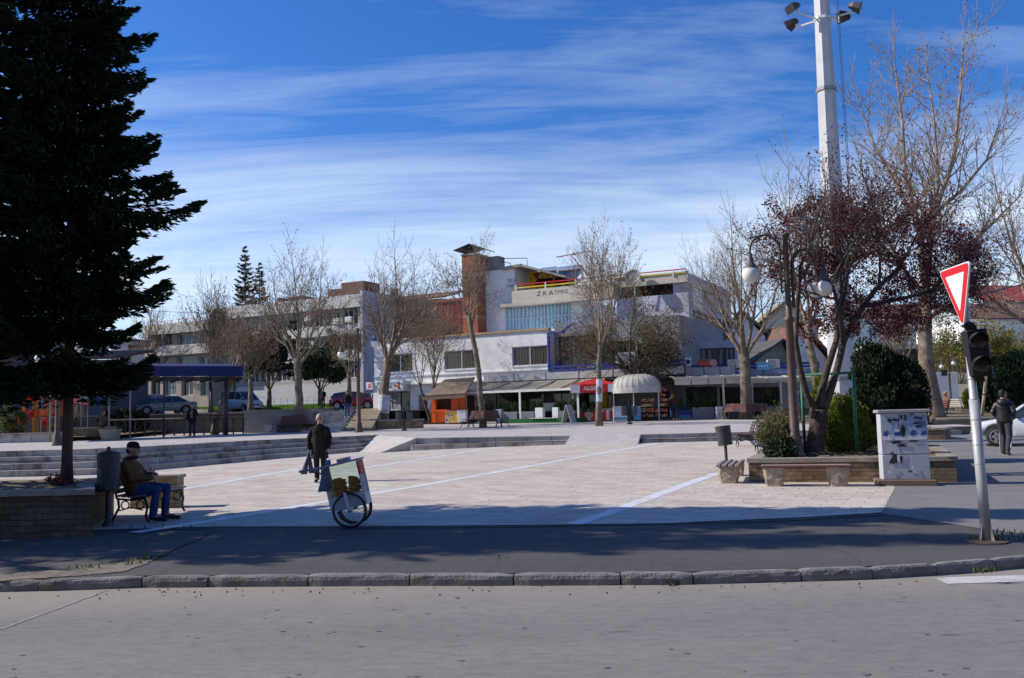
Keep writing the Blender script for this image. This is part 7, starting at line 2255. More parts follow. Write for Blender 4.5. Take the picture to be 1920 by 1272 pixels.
# ================================================================== PEOPLE
SKIN = M('skin', (.42, .23, .16), .55, .08, 8, spec=.35)
def limb(mb, pts, rs, n=10):
 mb.tube(pts, rs, n)
 for p, r in zip(pts, rs):
  r_ = r if not hasattr(r, '__len__') else min(r)
  mb.ball(p, r_, 10, 7)
J0 = dict(pel=(0, 0, .93), chest=(0, .01, 1.28), neck=(0, .02, 1.44), head=(0, -.01, 1.60),
   shL=(.175, .02, 1.375), elL=(.235, .04, 1.13), wrL=(.235, -.04, .88),
   shR=(-.175, .02, 1.375), elR=(-.235, .04, 1.13), wrR=(-.235, -.04, .88),
   hipL=(.09, 0, .90), knL=(.10, -.03, .49), anL=(.10, .03, .085), toL=(.12, -.15, .035),
   hipR=(-.09, 0, .90), knR=(-.10, -.03, .49), anR=(-.10, .03, .085), toR=(-.12, -.15, .035))
def person(label, loc, rz, H=1.72, J=None, top=None, legs=None, shoe=None, hair=None, hairstyle='short', coat=None, girth=1.0, head_yaw=0.0, head_pitch=0.0, voxel=.014, fine=False, curl=.5, collar=None, name='person', fists=False):
 """body = one remeshed surface with face, hands and fingers; clothes and hair are children.  coat: hem height or None (jacket to the hip)"""
 j = dict(J0); j.update(J or {})
 j = {k: Vector(v) for k, v in j.items()}
 t = thing(name, label, 'person', loc, rz)
 s = H / 1.72
 t.scale = (s, s, s)
 b = MB()
 hd = j['head']; Rh = Matrix.Rotation(head_yaw, 3, 'Z') @ Matrix.Rotation(head_pitch, 3, 'X')
 hp_ = lambda x, y, z: hd + Rh @ Vector((x, y, z))
 b.ball(hp_(0, .012, .015), (.078, .098, .105), 16, 12, R=Rh)          # skull
 b.ball(hp_(0, -.028, -.045), (.060, .070, .075), 14, 10, R=Rh)        # face and jaw
 b.ball(hp_(0, -.075, -.092), (.026, .024, .022), 8, 6, R=Rh)          # chin
 b.tube([hp_(0, -.088, .012), hp_(0, -.108, -.022), hp_(0, -.118, -.036)], [.009, .014, .017], 8)   # nose
 b.ball(hp_(0, -.110, -.036), .014, 8, 6)
 b.tube([hp_(-.03, -.084, -.062), hp_(0, -.098, -.064), hp_(.03, -.084, -.062)], [.007, .010, .007], 6)  # lips
 b.tube([hp_(-.045, -.083, .022), hp_(0, -.097, .02), hp_(.045, -.083, .022)], [.010, .010, .010], 6)  # brow
 for sx in (-1, 1):
  b.ball(hp_(sx * .082, .012, -.012), (.012, .022, .034), 8, 6, R=Rh)   # ears
  b.ball(hp_(sx * .045, -.066, -.03), (.022, .022, .02), 8, 6, R=Rh)    # cheeks
 b.tube([j['neck'] - Vector((0, 0, .06)), hp_(0, .02, -.06)], [.062, .056], 12)
 g = girth
 b.tube([j['pel'], j['pel'].lerp(j['chest'], .5), j['chest'], j['neck'] - Vector((0, 0, .05))], [(.15 * g, .11 * g), (.14 * g, .10 * g), (.15, .105), (.075, .065)], 14, up=(1, 0, 0))
 for q in ('L', 'R'):
  limb(b, [j['sh' + q] + Vector((0, .0, -.055)), j['el' + q], j['wr' + q]], [.043, .038, .029])
  limb(b, [j['hip' + q], j['kn' + q], j['an' + q]], [.085 * g, .058, .043])
  limb(b, [j['an' + q], j['to' + q]], [.042, .03])
  # hand
  f = (j['wr' + q] - j['el' + q]).normalized()
  sd = 1 if q == 'L' else -1
  inn = Vector((-sd, -.3, 0)); inn = (inn - f * inn.dot(f)).normalized()     # palm faces inward
  ac_ = f.cross(inn).normalized()
  w_ = j['wr' + q]
  pc = w_ + f * .05
  b.tube([w_, w_ + f * .03, w_ + f * .085], [(.024, .030), (.019, .040), (.015, .040)], 10, up=inn)
  for k in range(4):
   o_ = (k - 1.5) * .0195
   ln_ = (.066, .076, .071, .056)[k]
   p0 = w_ + f * .082 + ac_ * o_
   c_ = curl * (1 + .1 * k)
   d1 = (f * math.cos(c_) + inn * math.sin(c_)); d2 = (f * math.cos(2.1 * c_) + inn * math.sin(2.1 * c_)); d3 = (f * math.cos(2.9 * c_) + inn * math.sin(2.9 * c_))
   b.tube([p0, p0 + d1 * ln_ * .45, p0 + d1 * ln_ * .45 + d2 * ln_ * .32, p0 + d1 * ln_ * .45 + d2 * ln_ * .32 + d3 * ln_ * .28], [.0098, .0092, .0085, .0072], 7)
  fw = -ac_ if ac_.y > 0 else ac_
  p0 = w_ + f * .028 + fw * .030
  b.tube([p0, p0 + (f * .6 + fw * .6 + inn * .3).normalized() * .036, p0 + (f * .6 + fw * .6 + inn * .3).normalized() * .036 + (f * .9 + inn * .5).normalized() * .03], [.0125, .0105, .0085], 7)
 body = b.build('body', SKIN, t)
 remesh(body, voxel * .62 if not fine else .0068, 2 if fine else 3, .4)
 # eyes
 e = MB()
 for sx in (-1, 1): e.ball(hp_(sx * .031, -.0865, .002), (.011, .007, .0065), 8, 6, R=Rh)
 e.build('eyes', M('eye_dark', (.03, .025, .02), .2, .1, 4), t)
 # trousers
 if legs:
  m = MB()
  m.ball(j['pel'] - Vector((0, 0, .02)), (.165 * g, .125 * g, .13), 14, 10)
  for q in ('L', 'R'):
   kn, an, hp2 = j['kn' + q], j['an' + q], j['hip' + q]
   e_ = an + (an - kn).normalized() * .005
   limb(m, [hp2, hp2.lerp(kn, .5), kn, kn.lerp(an, .5), e_], [.105 * g, .088 * g, .074, .068, .064])
  remesh(m.build('trousers', legs, t), voxel, 3, .5)
 # shoes
 for q in ('L', 'R'):
  m = MB()
  an, to = j['an' + q], j['to' + q]
  d = (to - an); d.z *= .3; d.normalize()
  R = d.to_track_quat('-Y', 'Z').to_matrix()
  c = an.lerp(to, .42); c.z = min(an.z, to.z + .05) - .035
  m.ball(c + Vector((0, 0, .005)), (.046, .135, .042), 12, 8, R=R); m.ball(an - Vector((0, 0, .02)), (.046, .055, .05), 10, 8, R=R)
  m.ball(to + Vector((0, 0, .005)), (.045, .06, .034), 10, 8, R=R)
  remesh(m.build('shoe', shoe or M('dark_shoe', (.02, .018, .017), .5, .2, 6), t), voxel * .8, 3, .5)
 # top garment
 if top:
  m = MB()
  P0, C0, N0 = j['pel'], j['chest'], j['neck']
  hem = coat if coat is not None else None
  low = P0 - Vector((0, 0, .06))
  ring = []
  if hem is not None:
   ring = [(Vector((P0.x, P0.y, hem)), .225 * g, .165 * g), (Vector((P0.x, P0.y, (hem + P0.z) / 2)), .205 * g, .15 * g)]
  else:
   ring = [(low, .185 * g, .145 * g)]
  ring += [(P0.lerp(C0, .2), .185 * g, .142 * g), (P0.lerp(C0, .6), .18 * (g * .6 + .4), .137 * g), (C0, .20, .145 * (g * .4 + .6)), (C0.lerp(N0, .45), .195, .125), (C0.lerp(N0, .75), .15, .105), (C0.lerp(N0, .92), .10, .09), (N0 + Vector((0, 0, .005)), .078, .078)]
  m.tube([r[0] for r in ring], [(r[1], r[2]) for r in ring], 18, up=(1, 0, 0))
  for q in ('L', 'R'):
   sh, el, wr = j['sh' + q], j['el' + q], j['wr' + q]
   sh = sh + Vector((0, 0, -.045))
   limb(m, [sh, sh.lerp(el, .5), el, el.lerp(wr, .5), wr + (wr - el).normalized() * .012], [.070, .070, .064, .059, .054])
  if collar: m.torus(N0 + Vector((0, 0, .0)), .070, .025, 18, 8)
  remesh(m.build('coat' if hem is not None else 'jacket', top, t), voxel, 3, .5)
 if hair:
  m = MB()
  if hairstyle == 'short':
   m.ball(hp_(0, .022, .033), (.083, .098, .098), 14, 10, R=Rh); m.ball(hp_(0, .055, -.03), (.074, .06, .06), 10, 8, R=Rh)
  elif hairstyle == 'grey':
   m.ball(hp_(0, .03, .042), (.081, .092, .086), 14, 10, R=Rh); m.ball(hp_(0, .055, -.025), (.077, .055, .06), 10, 8, R=Rh)
   m.ball(hp_(.072, .01, .02), (.014, .035, .03), 8, 6, R=Rh); m.ball(hp_(-.072, .01, .02), (.014, .035, .03), 8, 6, R=Rh)
  elif hairstyle == 'long':
   m.ball(hp_(0, .022, .03), (.09, .10, .10), 14, 10, R=Rh); m.tube([hp_(0, .05, .03), hp_(0, .085, -.12), hp_(0, .10, -.30)], [(.085, .055), (.095, .05), (.06, .025)], 12, up=(1, 0, 0))
  elif hairstyle == 'cap':
   m.lathe([(.092, .02), (.094, .045), (.088, .08), (.068, .105), (.035, .118), (.0, .12)], 18, c=hp_(0, .008, .01), R=Rh @ Matrix.Scale(1.08, 3, (0, 1, 0)))
   m.loft([[hp_(x, y - .085, z + .03) for x, y, z in pl] for pl in ([(-.07, .03, .008), (0, -.015, .012), (.07, .03, .008), (.07, .03, 0), (0, -.015, .004), (-.07, .03, .0)], [(-.055, -.05, .0), (0, -.085, .004), (.055, -.05, .0), (.055, -.05, -.006), (0, -.085, -.002), (-.055, -.05, -.006)])])
   m.ball(hp_(0, .05, -.02), (.078, .062, .06), 10, 8, R=Rh)
  remesh(m.build('cap' if hairstyle == 'cap' else 'hair', hair, t), voxel * .8, 2, .4)
 return t, j, hp_
BLACKC = M('black_wool', (.010, .0095, .011), .95, .25, 10, bump=.2, bsc=60)
DENIM = M('blue_denim', (.045, .085, .22), .9, .25, 12, bump=.2, bsc=80)
GREYH = M('white_grey_hair', (.50, .48, .45), .8, .15, 20)
DKHAIR = M('dark_hair', (.018, .014, .012), .6, .2, 20)
# man in a black coat walking toward the cart with a bag
p = hit(600, 905)
t, j, hp_ = person('person in a long black coat and glasses walking toward the cart with two dark bags', p, rad(8), 1.70,
 dict(elR=(-.265, .05, 1.12), wrR=(-.265, -.02, .86), elL=(.25, .03, 1.12), wrL=(.22, -.09, .87), knL=(.10, -.10, .50), anL=(.09, -.02, .085), toL=(.11, -.20, .035), knR=(-.08, .0, .49), anR=(-.08, .14, .10), toR=(-.10, -.03, .035), head=(0, -.03, 1.595)),
 BLACKC, M('dark_trouser', (.014, .014, .018), .9, .2, 9), M('brown_shoe', (.07, .04, .03), .4, .2, 6), GREYH, 'grey', coat=.60, fine=True, curl=.75, collar=True, voxel=.012)
m = MB()
for sx in (-1, 1): m.torus(hp_(sx * .032, -.104, .0), .021, .0035, 14, 5, R=Matrix.Rotation(PI / 2, 3, 'X'), sy=1)
m.tube([hp_(-.011, -.106, .004), hp_(.011, -.106, .004)], .003, 5); m.tube([hp_(-.053, -.102, .004), hp_(-.08, -.0, .006)], .003, 5); m.tube([hp_(.053, -.102, .004), hp_(.08, -.0, .006)], .003, 5)
m.build('glasses', DARKM, t)
m = MB(); m.slab([(-.05, -.155, 1.42), (.05, -.155, 1.42), (.0, -.185, 1.24)], .01); m.build('shirt_front', M('dark_shirt', (.02, .02, .025), .9, .1, 8), t)
m = MB()
for z_ in (1.2, 1.08, .96): m.ball((.02, -.178, z_), .011, 6, 4)
m.build('buttons', M('coat_button', (.07, .07, .07), .3, .1, 5), t)
# bags held in his right hand (left in view)
hR = p + Matrix.Rotation(rad(8), 3, 'Z') @ Vector((-.265, -.03, .80))
BAGM = M('dark_blue_bag', (.035, .042, .09), .7, .25, 12)
for i, (dx, wd, h_, lab) in enumerate(((-.10, .13, .52, 'limp dark blue shopping bag hanging in the walking person\'s hand, outer one'), (.06, .11, .50, 'limp dark blue shopping bag hanging in the walking person\'s hand, inner one'))):
 b = thing('shopping_bag', lab, 'bag', hR, rad(8))
 m = MB(); rings = []
 for k in range(7):
  s_ = k / 6; w_ = wd * (.12 + .88 * s_ ** .8); z_ = -.06 - (h_) * s_
  rings.append([(dx * s_ * 1.2 + math.cos(a) * w_ * .62 + .008 * math.sin(4 * a + k), math.sin(a) * w_ * .35, z_ + .01 * math.sin(3 * a)) for a in np.linspace(0, 2 * PI, 14, endpoint=False)])
 m.loft(rings); m.build('sack', BAGM, b, True)
 m = MB(); m.tube([(-.008, 0, -.10), (-.012, -.02, -.02), (0, -.03, .028), (.012, .0, -.02), (.01, .02, -.10)], .006, 5); m.build('handle', BAGM, b)
# seated man with cap (faces right)
bs_ = Vector((-6.27, 15.5, hz(-6, 15.5)))
t, j, hp_ = person('person in a brown jacket, blue jeans and dark cap sitting on the shaded bench', bs_, rad(90), 1.80,
 dict(pel=(0, .04, .51), chest=(0, .20, .84), neck=(0, .20, 1.00), head=(0, .13, 1.15), shL=(.20, .20, .96), elL=(.27, .04, .72), wrL=(.10, -.18, .72), shR=(-.20, .20, .96), elR=(-.27, .06, .71), wrR=(-.10, -.17, .70),
   hipL=(.10, .06, .50), knL=(.14, -.36, .52), anL=(.14, -.33, .10), toL=(.17, -.52, .04), hipR=(-.10, .06, .50), knR=(-.13, -.30, .51), anR=(-.13, -.24, .10), toR=(-.15, -.43, .04)),
 M('brown_jacket', (.13, .055, .016), .85, .25, 6, bump=.3, bsc=18), M('seated_jeans', (.028, .055, .15), .9, .25, 9), M('black_shoe', (.02, .016, .014), .5, .2, 6), M('black_cap_cloth', (.010, .010, .014), .9, .2, 8), 'cap', girth=1.28, head_pitch=rad(4), fine=True, curl=.55, collar=True, voxel=.013)
m = MB(); m.torus((0, .15, 1.02), .078, .024, 18, 8); m.build('collar', BLACKC, t, True)
# man under the canopy
p = hit(364, 818, tz); p.y -= .3
t, j, hp_ = person('person in dark clothes standing under the blue canopy by the railing', p, rad(10), 1.74, dict(elL=(.25, .0, 1.14), wrL=(.06, -.2, 1.18), elR=(-.25, .03, 1.12), wrR=(-.26, -.02, .88)), BLACKC, M('dark_jeans', (.018, .022, .05), .9, .2, 8), None, DKHAIR, 'short', coat=.72, voxel=.018)
m = MB(); m.tube([(0, -.165, 1.40), (0, -.19, 1.2), (0, -.17, .98)], [(.05, .01), (.06, .012), (.05, .01)], 8, up=(1, 0, 0)); m.build('scarf', M('khaki_scarf', (.16, .15, .10), .95, .2, 9), t)
# woman coming down the stairs
p = at(652, 782, 53.6); sz = 1.0 + .155 * 5
t, j, hp_ = person('person in black top and blue jeans coming down the stairs with a pink bag', (p.x, 53.45, 1.0 + .155 * 5), rad(5), 1.62, dict(knL=(.10, -.08, .50), anL=(.10, -.06, .09), toL=(.11, -.22, .035)), BLACKC, DENIM, M('white_shoe', (.5, .5, .5), .5, .1, 5), DKHAIR, 'long', voxel=.02)
b = thing('handbag', 'small pink bag in the hand of the person on the stairs', 'bag', Vector((p.x, 53.45, 1.775)) + Vector((.24, -.05, .76)))
m = MB(); m.bev(-.08, .08, -.05, .05, -.36, -.1, .02); m.build('sack', M('pink_bag', (.55, .2, .3), .6, .1, 5), b); m = MB(); m.tube([(-.06, 0, -.1), (0, 0, .03), (.06, 0, -.1)], .008, 4); m.build('handle', DARKM, b)
# person on the lawn
p = at(606, 757, 82); p.z = bz(p.x, 82) + .2
person('person in black standing on the pavement edge of the lawn', p, rad(-20), 1.76, dict(wrL=(.2, -.1, .9)), BLACKC, BLACKC, None, DKHAIR, 'short', coat=.85, voxel=.022)
# blonde woman at the kiosk, seen from behind
p = hit(1262, 787, tz)
t, j, hp_ = person('person with long blonde hair, brown jacket and jeans facing the dome kiosk', p, rad(195), 1.68, dict(elL=(.26, .0, 1.15), wrL=(.14, -.2, 1.1), knR=(-.11, -.02, .49)), M('rust_brown_jacket', (.20, .085, .05), .85, .2, 6), M('bright_jeans', (.06, .13, .34), .9, .2, 8), M('white_shoe', (.5, .5, .5)), M('blonde_hair', (.50, .33, .13), .6, .2, 14), 'long', voxel=.018)
b = thing('handbag', 'black shoulder bag at the side of the blonde person', 'bag', p + Vector((-.24, .0, 1.0)))
m = MB(); m.bev(-.06, .06, -.16, .16, -.2, .12, .02); m.build('sack', DARKM, b); m = MB(); m.tube([(0, -.1, .12), (.06, -.02, .42), (0, .1, .12)], .01, 4); m.build('strap', DARKM, b)
# man walking at the right, seen from behind, turned to the right
p = hit(1888, 853)
t, j, hp_ = person('person in a black hooded leather jacket walking toward the white car', p, rad(140), 1.80,
 dict(hipL=(.09, 0, .9), knL=(.10, -.16, .52), anL=(.10, -.08, .09), toL=(.11, -.26, .035), knR=(-.10, .06, .49), anR=(-.10, .32, .16), toR=(-.11, .22, .03), elL=(.26, .06, 1.13), wrL=(.2, -.12, .98), elR=(-.26, .08, 1.13), wrR=(-.2, -.1, .98)),
 M('black_leather', (.022, .024, .028), .38, .3, 7, bump=.4, bsc=16), M('track_trousers', (.035, .035, .045), .8, .25, 8), M('tan_shoe', (.16, .09, .05), .6, .2, 6), DKHAIR, 'short', girth=1.05, head_yaw=rad(-35), voxel=.015, collar=True)
m = MB(); m.ball((0, .14, 1.38), (.13, .06, .10), 12, 8); m.torus((0, .08, 1.43), .11, .035, 16, 8, R=Matrix.Rotation(rad(-30), 3, 'X')); m.build('hood', M('black_leather', (.022, .024, .028)), t, True)
m = MB()
for sx, kn, an in ((1, j['knL'], j['anL']), (-1, j['knR'], j['anR'])): m.tube([kn + Vector((sx * .078, 0, .3)), kn + Vector((sx * .078, 0, 0)), an + Vector((sx * .068, 0, .04))], [(.018, .006)] * 3, 6)
m.build('white_stripe', WHITEP, t)
# old man sitting at the low wall on the left
p = Vector((at(194, 795, 47.6).x, 47.45, .95 + .26))
person('person in a brown jacket sitting on the low wall by the canopy post', p, rad(160), 1.72,
 dict(pel=(0, .0, .52), chest=(0, -.04, .86), neck=(0, -.06, 1.02), head=(0, -.10, 1.17), shL=(.19, -.04, .98), elL=(.24, -.12, .74), wrL=(.12, -.3, .62), shR=(-.19, -.04, .98), elR=(-.24, -.12, .74), wrR=(-.12, -.3, .62), hipL=(.1, -.03, .5), knL=(.12, -.44, .5), anL=(.12, -.42, .08), toL=(.12, -.6, .035), hipR=(-.1, -.03, .5), knR=(-.12, -.44, .5), anR=(-.12, -.42, .08), toR=(-.12, -.6, .035)),
 M('dull_brown_jacket', (.09, .055, .045), .9, .2, 6), M('dark_trouser', (.014, .014, .018)), None, M('grey_cap', (.07, .07, .075), .9, .2, 6), 'cap', voxel=.02)
# sitter at the park bench
p = Vector((at(1772, 770, 47).x, 47.0, 1.07))
person('person with pale hair and brown coat sitting on the bench by the big tree', p, rad(-75), 1.7,
 dict(pel=(0, .05, .54), chest=(0, .12, .88), neck=(0, .10, 1.04), head=(0, .06, 1.19), shL=(.19, .11, 1.0), elL=(.25, .02, .76), wrL=(.12, -.2, .66), shR=(-.19, .11, 1.0), elR=(-.25, .02, .76), wrR=(-.12, -.2, .66), hipL=(.1, .0, .52), knL=(.12, -.42, .5), anL=(.12, -.4, .08), toL=(.12, -.58, .035), hipR=(-.1, .0, .52), knR=(-.12, -.42, .5), anR=(-.12, -.4, .08), toR=(-.12, -.58, .035)),
 M('tan_coat', (.18, .11, .06), .9, .2, 6), M('dark_trouser', (.014, .014, .018)), None, M('pale_hair', (.45, .36, .25), .8, .1, 9), 'grey', voxel=.022)
# passer-by half hidden behind the lamp post
p = Vector((at(1497, 785, 46).x, 46, tz(16, 46)))
person('person in a dark jacket with bare knees passing behind the lamp post planter', p, rad(100), 1.72, dict(knL=(.1, -.16, .5), anL=(.1, -.1, .09), toL=(.1, -.27, .035), knR=(-.1, .02, .49), anR=(-.1, .25, .12), toR=(-.1, .12, .035)), M('navy_jacket', (.03, .03, .06), .9, .2, 5), M('rust_trousers', (.22, .08, .05), .9, .2, 5), None, DKHAIR, 'short', voxel=.022)
# ================================================================== CARS
TYRE = M('car_tyre', (.022, .022, .024), .85, .2, 9)
ALLOY = M('alloy_wheel', (.42, .42, .43), .35, .1, 6, metal=.6)
CARGL = glass_dark('car_glass', (.03, .04, .05), .05)
HEADL = M('headlight_glass', (.55, .57, .6), .1, .1, 9)
TAILL = M('tail_light_red', (.35, .01, .01), .2, .1, 9)
def car(label, loc, rz, col, Lc=4.3, Wc=1.70, Hc=1.43, style='hatch', group=None, cat='car', name='parked_car', rough=.25):
 """car along local X (front at +X); lofted body with arches, glass cabin, wheels, lights, bumpers"""
 t = thing(name, label, cat, loc, rz, group)
 paint = M('car_paint_' + '_'.join('%02d' % int(c * 99) for c in col), col, rough, .04, 2, spec=.6)
 h = Lc / 2
 if style == 'van':
  st = [(-h, .42, 1.02), (-h + .06, .34, 1.1), (-h * .5, .28, 1.12), (0, .28, 1.10), (h * .45, .28, 1.05), (h * .72, .28, .98), (h * .9, .32, .84), (h - .05, .38, .72), (h, .44, .60)]
  cab = [(-h + .04, 1.1, .03), (-h + .16, Hc - .06, .10), (-h + .5, Hc, .12), (h * .1, Hc, .12), (h * .34, Hc - .08, .13), (h * .68, 1.0, .04)]
  pil = (-.62, .05, .40)
 elif style == 'sedan':
  st = [(-h, .46, .82), (-h + .07, .36, .93), (-h * .7, .28, .96), (-h * .3, .27, .93), (h * .2, .27, .90), (h * .5, .27, .86), (h * .85, .32, .74), (h - .06, .38, .64), (h, .44, .56)]
  cab = [(-h * .72, .95, .05), (-h * .40, Hc - .05, .20), (-h * .18, Hc, .22), (h * .08, Hc - .03, .21), (h * .44, .87, .05)]
  pil = (-.42, .0, .0)
 else:
  st = [(-h, .46, .80), (-h + .06, .36, .96), (-h * .7, .28, .98), (-h * .3, .27, .94), (h * .2, .27, .90), (h * .5, .27, .87), (h * .82, .30, .76), (h - .06, .38, .66), (h, .44, .56)]
  cab = [(-h + .10, .97, .05), (-h + .42, Hc - .10, .19), (-h * .35, Hc, .22), (h * .02, Hc - .02, .22), (h * .22, Hc - .12, .20), (h * .52, .87, .05)]
  pil = (-.5, .0, .0)
 hw = Wc / 2
 def bw(x):
  u = abs(x) / h
  return hw * (1 - .14 * max(0, (u - .6) / .4) ** 2)
 rings = []
 N_ = 34
 xs = [-h + Lc * (i / N_) for i in range(N_ + 1)]
 def interp(x, k):
  for i in range(len(st) - 1):
   if st[i][0] <= x <= st[i + 1][0] + 1e-9:
    f = (x - st[i][0]) / (st[i + 1][0] - st[i][0]); return st[i][k] + (st[i + 1][k] - st[i][k]) * f
  return st[-1][k]
 wxs = (-h * .63, h * .64); wr = .315 if style != 'van' else .32
 for x in xs:
  w_ = bw(x); zb, zt = interp(x, 1), interp(x, 2)
  za = zb
  for wx in wxs:
   d = abs(x - wx)
   if d < wr + .07: za = max(za, wr + math.sqrt((wr + .07) ** 2 - d * d))
  za = min(za, zt - .1)
  rings.append([(x, -w_ * .55, zb + .03), (x, -w_ * .93, max(za - .0, zb)), (x, -w_ * .985, max(za + .02, zb + .1)), (x, -w_, zt * .62 if zt * .62 > za + .03 else za + .03), (x, -w_ * .97, zt - .04), (x, -w_ * .88, zt + .012), (x, 0, zt + .03),
      (x, w_ * .88, zt + .012), (x, w_ * .97, zt - .04), (x, w_, zt * .62 if zt * .62 > za + .03 else za + .03), (x, w_ * .985, max(za + .02, zb + .1)), (x, w_ * .93, max(za, zb)), (x, w_ * .55, zb + .03)])
 m = MB(); m.loft(rings); body = m.build('body', paint, t, True)
 # cabin of glass
 m = MB(); rr = []
 for x, z, ins in cab:
  w_ = bw(x) - ins
  wb = bw(x) - .06
  zb = interp(x, 2) - .02
  rr.append([(x, -wb, zb), (x, -w_, z - .03), (x, -w_ * .86, z), (x, w_ * .86, z), (x, w_, z - .03), (x, wb, zb)])
 m.loft(rr); m.build('windows', CARGL, t)
 # roof skin and pillars, proud of the glass
 m = MB()
 ro = cab[1:-1]
 for i in range(len(ro) - 1):
  (x0, z0, i0), (x1, z1, i1) = ro[i], ro[i + 1]
  w0, w1 = (bw(x0) - i0), (bw(x1) - i1)
  m.slab([(x0, -w0 * .99, z0 - .028), (x1, -w1 * .99, z1 - .028), (x1, -w1 * .85, z1 + .004), (x0, -w0 * .85, z0 + .004)], -.012)
  m.slab([(x0, -w0 * .85, z0 + .004), (x1, -w1 * .85, z1 + .004), (x1, w1 * .85, z1 + .004), (x0, w0 * .85, z0 + .004)], .014)
  m.slab([(x0, w0 * .99, z0 - .028), (x1, w1 * .99, z1 - .028), (x1, w1 * .85, z1 + .004), (x0, w0 * .85, z0 + .004)], .012)
 def side(i, s):
  x, z, ins = cab[i]; return Vector((x, s * (bw(x) - .055), interp(x, 2) - .01)), Vector((x, s * (bw(x) - ins + .006), z - .025))
 for s in (-1, 1):
  b0, t0 = side(0, s); b1, t1 = side(1, s); m.tube([b0, t1], .035, 5)
  be, te = side(len(cab) - 1, s); bl, tl = side(len(cab) - 2, s); m.tube([be, tl], .03, 5)
  mid = len(cab) // 2
  bm, tm = side(mid, s); m.tube([bm, tm], .032, 5)
  if style == 'van':
   x0, x1 = cab[1][0], cab[2][0] + .6
   m.slab([(x0, s * (bw(x0) - .045), 1.08), (x1, s * (bw(x1) - .045), 1.08), (x1, s * (bw(x1) - .10), Hc - .04), (x0, s * (bw(x0) - .10), Hc - .06)], .02 * s)
  elif style == 'sedan' or style == 'hatch':
   pass
 m.build('roof', paint, t)
 for wx in wxs:
  for s in (-1, 1):
   c = (wx, s * (hw - .09), wr); R = Matrix.Rotation(PI / 2, 3, 'X')
   m = MB(); m.lathe([(wr * .6, -.09), (wr * .94, -.09), (wr, -.06), (wr, .06), (wr * .94, .09), (wr * .6, .09)], 24, c=c, R=R); wh = m.build('wheel', TYRE, t, True)
   m = MB(); y0 = s * .095
   m.lathe([(wr * .64, -.07), (wr * .64, .07)], 20, c=c, R=R); m.build('wheel_well', DARKM, wh)
   m = MB()
   for k in range(5):
    a = 2 * PI * k / 5
    d = Vector((math.cos(a), 0, math.sin(a))); n_ = Vector((-math.sin(a), 0, math.cos(a)))
    cc = Vector(c) + Vector((0, s * .098, 0))
    m.slab([cc + n_ * .05, cc - n_ * .05, cc + d * wr * .62 - n_ * .035, cc + d * wr * .62 + n_ * .035], .02)
   m.torus(Vector(c) + Vector((0, s * .098, 0)), wr * .62, .018, 20, 6, R=R); m.build('rim', ALLOY, wh)
 for s in (-1, 1):
  x = h - .12; m = MB(); m.ball((x - .02, s * (bw(x) - .2), .66 if style != 'van' else .74), (.10, .18, .085), 12, 8); m.build('headlight', HEADL, t, True)
  x = -h + .04; m = MB(); m.bev(x - .02, x + .08, s * (bw(x) - .12) - .09, s * (bw(x) - .12) + .09, .72, .90, .02); m.build('tail_light', TAILL, t)
  m = MB(); x = cab[-1][0] - .28; m.ball((x, s * (hw + .06), .97 if style != 'van' else 1.12), (.06, .09, .07), 8, 6); m.build('mirror', paint, t, True)
  m = MB(); x0 = cab[len(cab) // 2][0]
  for xd in (x0 - .78, x0 + .02, x0 + .95): m.bb(xd - .006, xd + .006, s * (hw - .002) - .004, s * (hw - .002) + .004, .36, .86)
  for xd in (x0 - .6, x0 + .2): m.bb(xd - .08, xd + .08, s * (hw + .004) - .012, s * (hw + .004) + .012, .76, .79)
  m.build('door_seams', DARKM, t)
 for s, nm in ((1, 'front_bumper'), (-1, 'rear_bumper')):
  m = MB(); m.loft([[(s * (h - .16 + .19 * math.cos(y / hw * 1.15)), y, z) for z in (.30, .52)] + [(s * (h - .30 + .19 * math.cos(y / hw * 1.15)), y, z) for z in (.52, .30)] for y in np.linspace(-hw * .95, hw * .95, 11)]); bp = m.build(nm, paint if style != 'van' else GREYP, t, True)
  m = MB(); m.bb(s * (h + .045) - .006, s * (h + .045) + .006, -.26, .26, .36, .47); m.build('number_plate', WHITEP, bp)
 m = MB(); m.bb(h - .06, h + .012, -.35, .35, .58, .66); m.build('grille', DARKM, t)
 return t
# white estate at the right edge
p = hit(1862, 838)
a = rad(153)
ctr = Vector((p.x, p.y, p.z)) + Vector((math.cos(a), math.sin(a), 0)) * (-.64 * 1.95) + Vector((.45, .89, 0)) * .76 + Vector((.15, 0, 0))
car('white hatchback entering at the right edge behind the walking person', (ctr.x, ctr.y, hz(ctr.x, ctr.y)), a, (.62, .64, .66), 3.9, 1.68, 1.42, 'hatch')
# silver saloon and a row behind it
def park(label, px, py, Y, rz, col, **k):
 q = at(px, py, Y); z_ = bz(q.x, Y)
 return car(label, (q.x, Y, z_), rz, col, group='cars parked on the street behind', **k)
park('silver-beige saloon nearest in the parked row under the canopy', 312, 780, 72, rad(180 + 22), (.30, .27, .23), Lc=4.5, style='sedan', rough=.2)
park('blue saloon parked just behind the silver one', 300, 775, 76.5, rad(180 + 22), (.07, .13, .30), Lc=4.4, style='sedan', rough=.2)
park('pale blue hatchback third in the parked row', 272, 770, 81, rad(180 + 22), (.12, .20, .36), Lc=4.0)
park('dark green hatchback fourth in the parked row', 252, 768, 86, rad(180 + 22), (.05, .10, .10), Lc=4.0)
park('blue hatchback at the far left of the parked row', 218, 768, 82, rad(180 + 15), (.08, .16, .36), Lc=4.0)
park('blue van parked behind the row of cars', 262, 760, 92, rad(180 + 15), (.10, .16, .32), Lc=4.6, Hc=1.95, style='van', cat='van')
park('white small van parked before the lawn, facing right', 452, 768, 78, rad(-35), (.48, .52, .58), Lc=4.1, Hc=1.78, style='van', cat='van')
